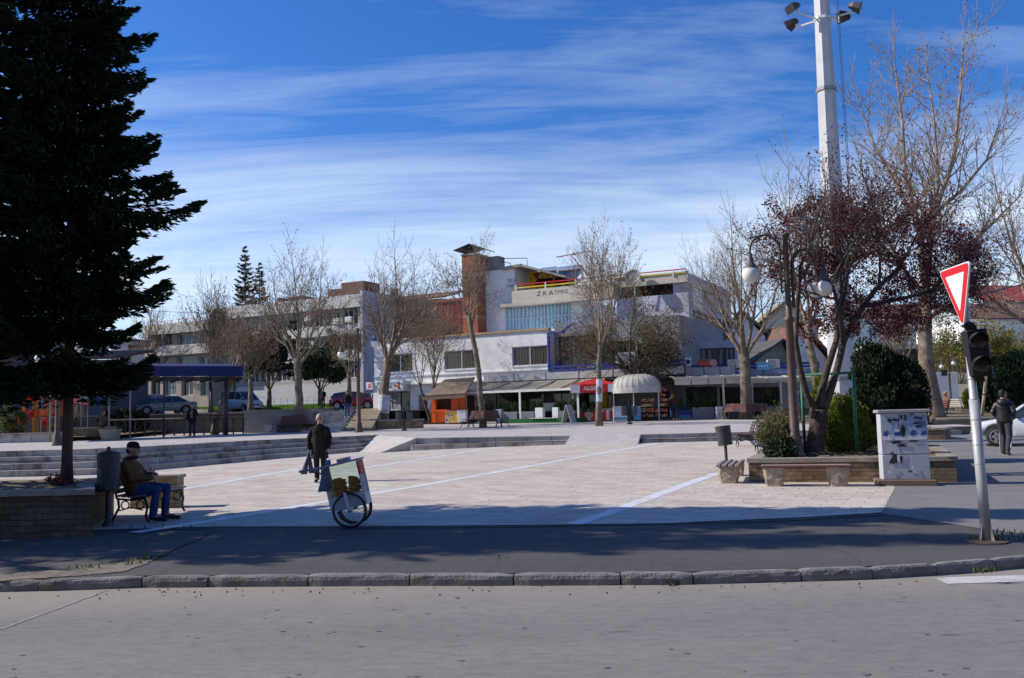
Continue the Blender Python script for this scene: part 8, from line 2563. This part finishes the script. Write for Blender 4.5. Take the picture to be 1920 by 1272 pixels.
park('dark red hatchback standing at the top of the street stairs', 668, 772, 73, rad(-12), (.20, .012, .03), Lc=4.0, style='hatch')
park('white car half hidden at the corner pillar', 706, 757, 82, rad(-60), (.62, .62, .6), Lc=4.0)
# ================================================================== TREES AND PLANTS OF THE PLACE
# big spruce in the left planter and its neighbour out of frame that shades the pavement
def prof_a(u):
 return (.7 + .3 * smooth(u / .25)) if u < .25 else (1 - (u - .25) / .75) ** .8
b = Vector((at(125, 905, 15.3).x, 15.3, PLt - .14))
spruce('huge dark blue-green spruce filling the left edge of the view', b, 11.6, 1.98, 17, 2.2, 2.0, .085, prof=prof_a, card=.135, step=.70, nb0=12, wmax=.62, upcurve=.12, lmin=.58)
spruce('tall dark spruce standing left of the view and shading the pavement', (-15.5, 13.7, .5), 15.5, 2.2, 23, 1.6, .6, .2, prof=prof_a, card=.26, step=.8, nb0=8, wmax=.6)
spruce('broad dark spruce whose right boughs just reach the left edge of the view', (-9.8, 15.6, PLt - .2), 12.5, 2.4, 29, 2.2, 1.3, .14, prof=prof_a, card=.16, step=.66, nb0=10, wmax=.55, upcurve=.14)
spruce('second tall spruce left of the view whose tip shades the pavement to the right', (-19.8, 14.3, .4), 18.0, 2.0, 37, 1.6, .4, .2, prof=prof_a, card=.26, step=.8, nb0=8, wmax=.6)
# plane trees on the terrace
TG = 'bare plane trees on the terrace'
def ground_t(px, py):
 q = hit(px, py, tz); return q
def Hof(q, px, py): return at(px, py, q.y).z - q.z
bare_tree('bare plane tree growing out of the round bench before the retaining wall', Vector((pB2.x + .25, pB2.y, pB2.z)), Hof(pB2, 553, 432), 3, .36, .24, (-.1, 0), 6, .8, 5, (5, 5, 4, 4, 2), .08, 260, 900, group=TG, leafsize=.10)
q = ground_t(718, 803); bare_tree('bare plane tree with white paper notices round its trunk by the shop steps', q, Hof(q, 722, 428), 8, .34, .30, (.35, 0), 7, .66, 5, (5, 4, 4, 3, 2), .12, 300, 500, twig=TWIGP, group=TG, wrap=(.9, 2.0), leafsize=.08)
q = Vector((pB1.x - .1, pB1.y, pB1.z)); bare_tree('slim crooked plane tree rising from the round bench by the orange kiosk', q, Hof(q, 850, 430), 5, .50, .15, (-.55, 0), 6, .9, 5, (5, 4, 4, 3, 2), .08, 300, 500, group=TG, leafsize=.09, limb=.34)
q = ground_t(1124, 799); bare_tree('plane tree with a paper-wrapped trunk in front of the ice-cream freezer', q, Hof(q, 1118, 405), 14, .36, .15, (.15, 0), 6, .72, 5, (5, 5, 4, 3, 2), .14, 420, 300, twig=TWIGP, group=TG, wrap=(1.3, 2.5), leafsize=.08, limb=.44)
q = Vector((pB3.x + .1, pB3.y, pB3.z)); bare_tree('stout pale plane tree growing from the round bench by the cream awning', q, Hof(q, 1385, 366), 21, .27, .36, (.0, 0), 7, .75, 5, (5, 4, 4, 4, 3), .11, 200, 0, twig=TWIGP, group=TG, limb=.38)
q = ground_t(403, 815); q.y -= .1; bare_tree('small leaning bare tree in front of the railing', q, 7.2, 31, .42, .17, (1.0, 0), 5, .6, 4, (5, 4, 4, 3), .10, 60, 500, group=TG, twig=TWIGP, leafsize=.09)
q = ground_t(800, 797); q.y += 2.5; bare_tree('dark many-stemmed bare tree between the shop and the orange kiosk', q, Hof(q, 800, 540), 41, .42, .13, (0, 0), 4, .5, 4, (5, 5, 4, 3), .10, 80, 1500, multi=3, leafsize=.10, bark=DARKB)
# trees further back on the street
def back(label, px, Y, top_py, seed, name='bare_tree', **k):
 q = at(px, 760, Y); q.z = bz(q.x, Y) if px < 900 else 1.2
 return bare_tree(label, q, at(px, top_py, Y).z - q.z, seed, name=name, **k)
back('upright brushy bare tree in front of the office wing', 395, 74, 512, 51, fork=.25, nl=7, spread=.35, levels=4, kids=(6, 5, 4, 4), up=.2, leaves=1500, leafsize=.13, rmin=.012)
back('brown-leaved bare tree between the canopy end and the office block', 470, 64, 590, 53, fork=.3, nl=6, spread=.7, levels=4, kids=(5, 5, 4, 3), leaves=3500, leafsize=.14, rmin=.01)
back('wide bare tree with dry leaves before the left end of the office block', 440, 80, 560, 57, fork=.28, nl=6, spread=.7, levels=4, kids=(5, 5, 4, 3), leaves=2500, leafsize=.14, rmin=.012)
back('dry-leaved tree behind the street lamp at the office block end', 655, 70, 600, 59, fork=.35, nl=6, spread=.8, levels=4, kids=(5, 4, 4, 3), leaves=1500, leafsize=.13, rmin=.011)
back('dry-leaved tree left of the red shed', 790, 76, 540, 61, fork=.3, nl=7, spread=.7, levels=4, kids=(6, 5, 4, 3), leaves=3500, leafsize=.15, rmin=.012)
back('low dry-leaved tree below the brick chimney', 850, 74, 590, 62, fork=.3, nl=6, spread=.8, levels=4, kids=(5, 4, 4, 3), leaves=2200, leafsize=.15, rmin=.012)
q = at(285, 745, 105); q.z = 2.7; bare_tree('thin bare tree behind the left corner of the office wing', q, at(260, 545, 105).z - 2.7, 63, .3, .2, (0, 0), 6, .6, 4, (5, 5, 4, 3), .12, 0, 0, name='bare_tree', rmin=.02)
# leafy trees by the lawn
back('dense dark green round tree on the lawn beside the red car', 600, 84, 625, 71, name='evergreen_tree', fork=.22, nl=6, spread=.8, levels=3, kids=(5, 5, 4), leaves=9000, leafmat=M('dark_evergreen_leaf', (.045, .075, .02), .8, .3, 6, island=.4, trans=.2), leafsize=.30, r0=.2)
back('very dark conifer-like tree behind the plane tree with the bench', 505, 86, 610, 73, name='evergreen_tree', fork=.2, nl=6, spread=.7, levels=3, kids=(5, 5, 4), leaves=7000, leafmat=M('blackish_leaf', (.02, .03, .018), .8, .3, 6, island=.4), leafsize=.30, r0=.2)
for px, py, Y, R_, lab, sd in ((460, 461, 120, 2.7, 'taller of two dark spruces rising behind the office block', 81), (487, 492, 122, 2.5, 'shorter of two dark spruces rising behind the office block', 83)):
 q = at(px, 757, Y); q.z = 2.6
 spruce(lab, q, at(px, py, Y).z - 2.6, R_, sd, 5.0, 1.2, .25, NEEDLEB, card=.45, step=.8, wmax=.6, prof=lambda u: (1 - u) ** .6 * (.6 + .4 * smooth(u * 4)))
# olive-brown semi-evergreen in front of the corner building
yo_ = 59.3; q = Vector((at(1185, 780, yo_).x, yo_, 1.19)); bare_tree('broad olive-brown leafy tree behind the dome kiosk', q, at(1170, 505, yo_).z - q.z, 91, .30, .2, (0, 0), 9, 1.05, 4, (6, 6, 5, 4), .05, 0, 9000, OLIVE, .11, DARKB, M('olive_twig', (.09, .065, .04), .9, .2, 5), name='olive_leaved_tree', limb=.42)
q = Vector((at(1228, 780, 58.9).x, 58.9, 1.19)); bare_tree('smaller dark leafy tree beside the olive-brown one', q, 5.6, 93, .35, .14, (.2, 0), 6, .9, 4, (5, 5, 4, 3), .06, 0, 4500, M('dark_brown_leaf', (.06, .05, .025), .8, .3, 5, island=.4), .13, DARKB, TWIG, name='olive_leaved_tree')
# trees at the right
q = Vector((at(1752, 780, 43.5).x, 43.5, 1.2))
tt = thing('plane_tree', 'very tall bare plane tree with a thick pale trunk at the right', 'tree', q)
tp = lambda px, py, dy=0.0: at(px, py, 43.5 + dy) - q
m = MB(); m.tube([tp(1754, 792), tp(1753, 775), tp(1745, 730), tp(1736, 680), tp(1734, 620), tp(1735, 560)], [.62, .45, .38, .34, .31, .29], 14); m.build('trunk', BARK, tt, True)
segs, tips = [], []; rg2 = random.Random(12); cr = MB()
for ps_, r0_, dy in (([(1735, 562), (1728, 480), (1722, 420), (1697, 330), (1692, 230), (1678, 120)], .18, -1.0), ([(1736, 562), (1742, 470), (1752, 400), (1788, 300), (1800, 180), (1806, 85)], .19, .6), ([(1735, 555), (1690, 500), (1640, 478), (1590, 470)], .12, -1.5), ([(1737, 560), (1790, 490), (1850, 430), (1915, 365)], .14, -.6),
  ([(1722, 425), (1680, 345), (1640, 275), (1610, 190)], .12, 1.2), ([(1752, 400), (1800, 360), (1850, 300), (1880, 210)], .11, 1.5), ([(1736, 600), (1800, 560), (1870, 545), (1930, 530)], .10, -.5), ([(1726, 450), (1760, 350), (1752, 230), (1740, 140)], .12, 2.0), ([(1690, 500), (1650, 420), (1625, 350)], .07, -2.0)):
 P_ = [tp(x, y, dy * k_ / (len(ps_) - 1)) for k_, (x, y) in enumerate(ps_)]
 R_ = [r0_ * (1 - .8 * k_ / (len(P_) - 1)) for k_ in range(len(P_))]
 cr.tube(P_, R_, 7, cap=False)
 n_ = int(sum((P_[i + 1] - P_[i]).length for i in range(len(P_) - 1)) * 2.6)
 for k_ in range(n_):
  f = .18 + .82 * (k_ + rg2.random()) / n_; fi = f * (len(P_) - 1); i0 = min(len(P_) - 2, int(fi)); b_ = P_[i0].lerp(P_[i0 + 1], fi - i0)
  d = (P_[i0 + 1] - P_[i0]).normalized(); o_ = Vector((rg2.gauss(0, 1), rg2.gauss(0, 1), rg2.gauss(.2, .5))).normalized()
  grow(rg2, segs, tips, b_, (d * .7 + o_ * .9).normalized(), rg2.uniform(1.3, 2.5) * (1.15 - .5 * f), max(.02, R_[i0] * .38), 2, 4, (4, 4, 3, 3), .07, .2, .62, .25, .66, .0095, 4)
 grow(rg2, segs, tips, P_[-1], (P_[-1] - P_[-2]).normalized(), 1.3, .03, 2, 4, (4, 4, 3, 3), .1, .2, .5, .25, .66, .0095, 4)
for lv, ps_, rs in segs: cr.tube(ps_, rs, 4 if lv < 4 else 3, cap=False)
cr.build('branches', M('far_pale_twig_bark', (.27, .205, .15), .9, .3, 4, dirt=(.4, .33, .26)), tt, True)
pb = MB()
for p_, d in rg2.sample(tips, min(500, len(tips))): pb.ball(p_ + Vector((0, 0, -.1)), rg2.uniform(.03, .045), 5, 3)
tag(pb.build('seed_balls', POD, tt), kind='stuff')
q = Vector((at(1540, 780, 47).x, 47, 1.1))
bare_tree('bare tree behind the lamp post reaching up beside the mast', q, at(1490, 240, 47).z - 1.1, 16, .3, .22, (-.5, 0), 6, .6, 4, (5, 5, 4, 4), .11, 300, 0, rmin=.011)
q = Vector((at(1960, 780, 46).x, 46, 1.3))
bare_tree('spreading bare tree whose twigs enter at the right edge', q, at(1930, 250, 46).z - 1.3, 109, .28, .3, (0, 0), 7, .9, 5, (5, 5, 4, 3, 2), .06, 260, 0, twig=TWIGP, rmin=.009)
# purple-leaved plum in the planter
PLUM = M('purple_plum_leaf', (.108, .025, .035), .6, .3, 12, island=.45, trans=.3)
PLB = M('plum_bark', (.062, .045, .036), .95, .4, 6, bump=1.5, bsc=16, dirt=(.12, .095, .075))
rg_ = random.Random(77)
w_ = PP.w(PP.h(1527, 850, 1.3)[0], 1.3, PRt - .12)
tr_ = thing('plum_tree', 'purple-leaved plum tree with a forked gnarled trunk in the planter', 'tree', w_)
pl_ = lambda px, py, dy=0.0: at(px, py, w_.y + dy) - w_
m = MB()
m.tube([pl_(1527, 856), pl_(1527, 845), pl_(1531, 815), pl_(1536, 785), pl_(1536, 768)], [.29, .22, .18, .19, .17], 12)
ST = [([(1533, 772), (1512, 740), (1500, 690), (1492, 640), (1496, 560), (1500, 500)], .085, -.2), ([(1536, 772), (1541, 730), (1552, 690), (1568, 640), (1572, 600), (1585, 540)], .10, .1), ([(1542, 775), (1556, 735), (1570, 690), (1582, 640), (1598, 605), (1640, 545), (1690, 500)], .10, .6), ([(1582, 640), (1575, 590), (1560, 530)], .07, -.5), ([(1598, 605), (1620, 575), (1690, 560), (1760, 545)], .07, 1.4)]
segs, tips = [], []
for ps_, r0_, dy in ST:
 P_ = [pl_(x, y, dy * k_ / (len(ps_) - 1)) for k_, (x, y) in enumerate(ps_)]
 m.tube(P_, [r0_ * (1 - .55 * k_ / (len(P_) - 1)) for k_ in range(len(P_))], 8)
m.ball(pl_(1519, 775) + Vector((0, -.16, 0)), (.08, .06, .13), 10, 8)
m.build('trunk', PLB, tr_, True)
cr = MB()
for ps_, r0_, dy in ST:
 P_ = [pl_(x, y, dy * k_ / (len(ps_) - 1)) for k_, (x, y) in enumerate(ps_)]
 d = (P_[-1] - P_[-2]).normalized()
 for k_ in range(4):
  nd = (d + Vector((rg_.gauss(0, .6), rg_.gauss(0, .6), rg_.gauss(.1, .35)))).normalized()
  grow(rg_, segs, tips, P_[-1] if k_ < 2 else P_[-2].lerp(P_[-1], rg_.random()), nd, 1.35 * rg_.uniform(.8, 1.2), r0_ * .38, 1, 4, (4, 4, 4, 3), .04, .28, .75, .25, .66, .005, 4)
for lv, ps_, rs in segs: cr.tube(ps_, rs, 5 if lv < 3 else 3, cap=False)
# leaf clumps hang along the twigs and fill the crown envelope seen in the photograph
P_, S_ = [], []
for i in range(13000):
 p_, d_2 = rg_.choice(tips)
 if p_.y < .05 and p_.x < .35: continue
 P_.append(p_ + Vector((rg_.gauss(0, .16), rg_.gauss(0, .16), rg_.gauss(0, .14)))); S_.append(rg_.uniform(.035, .075))
CL = [(1480, 470, 50, 70, .4), (1560, 440, 80, 70, .8), (1650, 430, 90, 60, 1.2), (1740, 470, 90, 70, 1.4), (1800, 500, 55, 60, 1.5), (1620, 520, 120, 60, .8), (1700, 560, 100, 50, 1.2), (1560, 560, 60, 70, .3), (1640, 590, 70, 40, .6), (1450, 430, 30, 40, 0), (1560, 610, 40, 40, -.3), (1700, 610, 50, 30, .9), (1790, 560, 50, 50, 1.4)]
cl2 = cr
wts = [c[2] * c[3] for c in CL]
for i in range(400):
 cx, cy, rx, ry, dy = rg_.choices(CL, wts)[0]
 a_ = rg_.uniform(0, 2 * PI); rr_ = rg_.random() ** .5
 px_, py2_ = cx + math.cos(a_) * rx * rr_ * 1.08, cy + math.sin(a_) * ry * rr_ * 1.08
 if px_ < 1436: continue
 c_ = pl_(px_, py2_, dy + .5 + rg_.gauss(0, .8))
 ln_ = rg_.uniform(.35, .8); d_2 = Vector((rg_.gauss(0, 1), rg_.gauss(0, 1), rg_.gauss(.3, .7))).normalized()
 c_.y = max(c_.y, -.4 + .45 + abs(rg_.gauss(0, .25))); a0_ = c_ - d_2 * ln_ * .5; a1_ = c_ + d_2 * ln_ * .5 + Vector((0, 0, .08))
 cl2.tube([a0_, c_, a1_], [.008, .006, .004], 3, cap=False)
 for k_ in range(85):
  f_ = rg_.random(); p_ = a0_.lerp(a1_, f_) + Vector((rg_.gauss(0, .085), rg_.gauss(0, .085), rg_.gauss(0, .085))); P_.append(p_); S_.append(rg_.uniform(.04, .08))
cr.build('branches', DARKB, tr_, True)
cards('leaves', P_, S_, PLUM, tr_, aspect=.62, seed=6)
# bushes in the planter
BRTH = M('bright_thuja', (.13, .17, .012), .75, .3, 6, island=.4, trans=.25)
DKTH = M('dark_yew', (.016, .034, .010), .8, .3, 6, island=.4, trans=.1)
def pshrub(px, py, yy): return PP.w(PP.h(px, py, yy)[0], yy, PRt - .1)
w_ = pshrub(1590, 850, 1.9); kx = w_.y / FPX
blob_shrub('bright yellow-green rounded thuja bush in the planter', w_, [(0, 0, 48 * kx, 46 * kx, 46 * kx, 50 * kx), (.0, 0, 30 * kx, 48 * kx, 46 * kx, 32 * kx), (-.05, 0, 78 * kx, 28 * kx, 28 * kx, 34 * kx)], 24000, .065, BRTH, 8, 'thuja_bush', lumps=90, vertical=.45, stem=[(0, 0, .4, .03)], aspect=.4)
w_ = pshrub(1668, 840, 5.4); kx = w_.y / FPX
blob_shrub('big dark green yew hedge bush behind the utility cabinet', w_, [(0, 0, 70 * kx, 72 * kx, 55 * kx, 76 * kx), (-15 * kx, 0, 130 * kx, 48 * kx, 40 * kx, 66 * kx), (25 * kx, 0, 100 * kx, 55 * kx, 45 * kx, 72 * kx), (-35 * kx, 0, 160 * kx, 26 * kx, 25 * kx, 48 * kx)], 42000, .085, DKTH, 9, 'yew_bush', lumps=150, vertical=.5, stem=[(0, 0, .8, .06)], hollow=.6)
w_ = pshrub(1545, 830, 4.5); kx = w_.y / FPX
blob_shrub('tall narrow yellow-green thuja half hidden behind the plum trunk', w_, [(0, 0, 70 * kx, 20 * kx, 20 * kx, 72 * kx)], 3500, .10, BRTH, 12, 'thuja_bush', vertical=.45, stem=[(0, 0, .4, .03)])
w_ = pshrub(1616, 770, 6.5)
w_ = pshrub(1458, 845, 1.3); kx = w_.y / FPX
twig_shrub('straggly half-bare bush with upright brown stems behind the lamp post', w_, 110 * kx, 44 * kx, 190, 13, TWIG, 5, M('olive_bush_leaf', (.11, .12, .025), .8, .3, 5, island=.4, trans=.25), .05)
blob_shrub('low spreading dark green juniper at the foot of the lamp post', pshrub(1462, 850, .75), [(0, 0, .18, .36, .3, .26), (.1, 0, .3, .2, .2, .2)], 3000, .075, M('juniper_green', (.045, .075, .035), .8, .3, 6, island=.4, trans=.15), 15, 'juniper_bush', lumps=30)
w_ = pshrub(1575, 840, 3.0); twig_shrub('thin pale twiggy shrub against the foot of the light mast', w_, 1.9, .6, 60, 17, TWIGP, 4, M('pale_bud', (.35, .30, .2), .8, .3, 5, island=.3), .04)
# plants in the left planter and playground
twig_shrub('small reddish seedling beside the spruce trunk', Vector((at(104, 900, 15.0).x, 15.0, PLt - .12)), .42, .18, 16, 19, M('red_stem', (.16, .05, .04), .8, .2, 5), 3, M('reddish_leaf', (.25, .06, .05), .7, .3, 5, island=.4), .05)
p_ = at(25, 808, 47.5); blob_shrub('pale green shrub left of the play tower', Vector((p_.x, 47.5, 1.18)), [(0, 0, .8, .7, .6, .8)], 1800, .16, M('pale_shrub_green', (.09, .11, .03), .8, .3, 5, island=.4, trans=.2), 22, stem=[(0, 0, .5, .03)])
p_ = at(118, 805, 50); twig_shrub('bare reddish bush between the two play towers', Vector((p_.x, 50, 1.2)), 1.9, 1.0, 90, 24, TWIG, 2, DRYLEAF, .07)
p_ = at(238, 800, 53.5); blob_shrub('dark clipped hedge bush under the canopy behind the railing', Vector((p_.x, 53.2, 1.0)), [(0, 0, .8, 1.5, .7, .85)], 2600, .2, M('hedge_dark', (.015, .022, .012), .9, .3, 5, island=.3), 25, stem=[(0, 0, .5, .04)])
# right side park
PK = M('park_conifer', (.022, .046, .016), .85, .3, 5, island=.4, trans=.1)
for px, py, hpx, rpx, Y, lab, sd in ((1868, 772, 100, 38, 47, 'dark bushy conifer behind the traffic signal', 31), (1912, 772, 112, 42, 46, 'dark bushy conifer at the right edge behind the white car', 33), (1815, 766, 36, 9, 50, 'small bright round thuja beside the park stairs', 35)):
 q = at(px, py, Y); kx = Y / FPX
 blob_shrub(lab, q, [(0, 0, hpx * .5 * kx, rpx * kx, rpx * kx * .8, hpx * .55 * kx), (0, 0, hpx * .3 * kx, rpx * 1.1 * kx, rpx * .9 * kx, hpx * .33 * kx)], 9000 if hpx > 50 else 1500, .22 if hpx > 50 else .12, PK if hpx > 50 else BRTH, sd, 'conifer_bush', 'bush', stem=[(0, 0, 1, .08)], lumps=70, vertical=.3)
WIL = M('spring_willow_leaf', (.20, .19, .04), .8, .25, 5, island=.3, trans=.35)
for px, py, tp, Y, lab, sd, n_ in ((1872, 765, 590, 62, 'pale yellow-green budding tree behind the traffic signal', 201, 5000), (1800, 765, 600, 66, 'thin yellow-green budding tree above the park stairs', 203, 3500), (1925, 765, 600, 70, 'yellow-green budding tree at the right edge below the red roof', 205, 5000)):
 q = at(px, py, Y); bare_tree(lab, q, at(px, tp, Y).z - q.z, sd, .2, .16, (0, 0), 7, .55, 4, (5, 5, 4, 3), .08, 0, n_, WIL, .15, TWIG, M('olive_twig_pale', (.17, .14, .06), .9, .2, 5), name='budding_tree', rmin=.01)
q = at(1700, 770, 75); q.z = 3; bare_tree('bare pale tree far behind the purple-leaved tree', q, at(1700, 560, 75).z - 3, 211, .25, .2, (0, 0), 6, .7, 4, (5, 5, 4, 3), .1, 0, 1500, WIL, .14, TWIG, TWIGP, name='budding_tree', rmin=.012)
# the stake beside the dark conifer
q = at(1838, 790, 43.6); t = thing('tree_stake', 'slanting pale wooden stake beside the dark conifers', 'stake', q)
e = at(1849, 706, 43.6) - q; m = MB(); m.tube([(0, 0, -.3), tuple(e)], .07, 6); m.build('stake', M('pale_stake_wood', (.38, .27, .17), .9, .2, 5), t)
m = MB(); m.torus(tuple(e * .6), .085, .02, 10, 5); m.build('tie', DARKM, t)
# grass tufts: by the kerb crack, at the planter foot, around the sign pole
P_, A_ = [], []
for (px, py, n_, s_) in ((275, 1050, 22, .08), (235, 1058, 20, .16), (160, 1066, 10, .1), (1668, 909, 50, .12), (1690, 907, 30, .1), (1850, 1014, 70, .16), (1895, 1001, 30, .25), (1255, 1098, 16, .06), (1845, 1072, 20, .06), (300, 990, 12, .3)):
 q = hit(px, py) if py < 1085 else on_z(px, py, 0)
 for i in range(n_):
  P_.append((q.x + rg_.gauss(0, s_), q.y + rg_.gauss(0, s_ * .4), q.z + .02)); A_.append((rg_.gauss(0, .5), rg_.gauss(0, .5), 1))
tag(cards('grass_tufts', P_, .085, M('weed_green', (.075, .095, .025), .9, .3, 5, island=.4, trans=.3), None, aspect=.25, seed=3, axis=A_), kind='stuff')
# dry litter of leaves and weeds on planter soil and along the gutter
P_ = []
for i in range(1600):
 x, y = rg_.uniform(.2, plen - .2), rg_.uniform(.3, 6); q = PP.w(x, y, PRt - .02 + rg_.uniform(0, .03)); P_.append(tuple(q))
for i in range(1200):
 P_.append((rg_.uniform(-17, -6.9), rg_.uniform(14.2, 16.2), PLt - .08 + rg_.uniform(0, .05)))
for i in range(80):
 px = rg_.uniform(0, 1800); q = on_z(px, np.interp(px, [a_[0] for a_ in KB], [a_[1] for a_ in KB]) + 2 + abs(rg_.gauss(0, 9)), 0); P_.append((q.x, q.y, .008))
for i in range(110):
 q = hit(rg_.uniform(380, 1660), rg_.uniform(850, 1060)); P_.append((q.x, q.y, q.z + .018))
tag(cards('leaf_litter', P_, .034, DRYLEAF, None, aspect=.6, seed=9), kind='stuff')
# ================================================================== CAMERA, SKY, SUN
cam = bpy.data.cameras.new('camera'); co = bpy.data.objects.new('camera', cam); C.objects.link(co)
co.location = (0, 0, CAMZ); co.rotation_euler = CAM_R.to_euler()
cam.sensor_width = 36; cam.lens = FPX / CW * 36; cam.clip_start = .1; cam.clip_end = 3000
SC.camera = co
SUN_AZ, SUN_EL = rad(6.5), rad(34)
S_ = Vector((-math.cos(SUN_EL) * math.cos(SUN_AZ), math.cos(SUN_EL) * math.sin(SUN_AZ), math.sin(SUN_EL)))
sl = bpy.data.lights.new('sun', 'SUN'); sl.energy = 5.0; sl.angle = rad(.5); sl.color = (1.0, .915, .80)
so = bpy.data.objects.new('sun', sl); C.objects.link(so); so.rotation_euler = (-S_).to_track_quat('-Z', 'Y').to_euler(); so.location = (-40, 20, 40)
wd = bpy.data.worlds.new('World'); SC.world = wd; wd.use_nodes = True
nt = wd.node_tree; nt.nodes.clear()
out = nt.nodes.new('ShaderNodeOutputWorld'); bg = N(nt, 'Background'); bg.inputs['Strength'].default_value = .118
sky = N(nt, 'TexSky', sky_type='NISHITA', sun_disc=False)
sky.sun_elevation = SUN_EL; sky.sun_rotation = math.atan2(S_.x, S_.y); sky.air_density = 1.0; sky.dust_density = .6; sky.ozone_density = 3.5
hs = N(nt, 'HueSaturation'); hs.inputs['Saturation'].default_value = 1.25
L(nt, sky.outputs[0], hs.inputs['Color'])
tint = N(nt, 'MixRGB', blend_type='MULTIPLY', i_0=1.0); tint.inputs[2].default_value = (.66, .87, 1.24, 1)
L(nt, hs.outputs[0], tint.inputs[1])
# cirrus: noise on the sky direction projected to a high plane
tc = N(nt, 'TexCoord'); sp = N(nt, 'SeparateXYZ'); L(nt, tc.outputs['Generated'], sp.inputs[0])
zp = N(nt, 'Math', operation='ADD'); zp.inputs[1].default_value = .10; L(nt, sp.outputs[2], zp.inputs[0])
dx = N(nt, 'Math', operation='DIVIDE'); L(nt, sp.outputs[0], dx.inputs[0]); L(nt, zp.outputs[0], dx.inputs[1])
dy = N(nt, 'Math', operation='DIVIDE'); L(nt, sp.outputs[1], dy.inputs[0]); L(nt, zp.outputs[0], dy.inputs[1])
cb = N(nt, 'CombineXYZ'); L(nt, dx.outputs[0], cb.inputs[0]); L(nt, dy.outputs[0], cb.inputs[1])
mp = N(nt, 'Mapping'); mp.inputs['Rotation'].default_value = (0, 0, rad(-20)); mp.inputs['Scale'].default_value = (.36, .95, 1); mp.inputs['Location'].default_value = (3.1, .4, 0)
L(nt, cb.outputs[0], mp.inputs[0])
n1 = N(nt, 'TexNoise', i_Scale=1.0, i_Detail=8.0, i_Roughness=.6, i_Distortion=1.1); L(nt, mp.outputs[0], n1.inputs[0])
mp2 = N(nt, 'Mapping'); mp2.inputs['Scale'].default_value = (.5, 2.8, 1); mp2.inputs['Rotation'].default_value = (0, 0, rad(-22)); L(nt, cb.outputs[0], mp2.inputs[0])
n2 = N(nt, 'TexNoise', i_Scale=2.2, i_Detail=7.0, i_Roughness=.65, i_Distortion=1.0); L(nt, mp2.outputs[0], n2.inputs[0])
mx = N(nt, 'Math', operation='MULTIPLY_ADD'); mx.inputs[1].default_value = .30; L(nt, n2.outputs[0], mx.inputs[0]); L(nt, n1.outputs[0], mx.inputs[2])
# where in the sky the veil is: by elevation
band = ramp(nt, sp.outputs[2], [(0.0, (.56, .56, .56)), (.08, (.62, .62, .62)), (.17, (.68, .68, .68)), (.24, (.54, .54, .54)), (.31, (.32, .32, .32)), (.40, (.14, .14, .14)), (.7, (.12, .12, .12))])
ad = N(nt, 'Math', operation='ADD'); L(nt, mx.outputs[0], ad.inputs[0]); L(nt, band, ad.inputs[1])
cf = N(nt, 'MapRange', i_1=.88, i_2=1.64); L(nt, ad.outputs[0], cf.inputs[0])
mc = N(nt, 'MixRGB'); mc.inputs[2].default_value = (8.0, 8.9, 9.6, 1)
cm = N(nt, 'Math', operation='MULTIPLY'); cm.inputs[1].default_value = .92; L(nt, cf.outputs[0], cm.inputs[0])
L(nt, cm.outputs[0], mc.inputs[0]); L(nt, tint.outputs[0], mc.inputs[1])
L(nt, mc.outputs[0], bg.inputs[0]); L(nt, bg.outputs[0], out.inputs[0])
SC.view_settings.view_transform = 'Standard'; SC.view_settings.look = 'None'; SC.view_settings.gamma = 1.0; SC.view_settings.use_curve_mapping = False
SC.view_settings.exposure = .1
SC.cycles.max_bounces = 6; SC.cycles.transparent_max_bounces = 16; SC.cycles.use_denoising = True
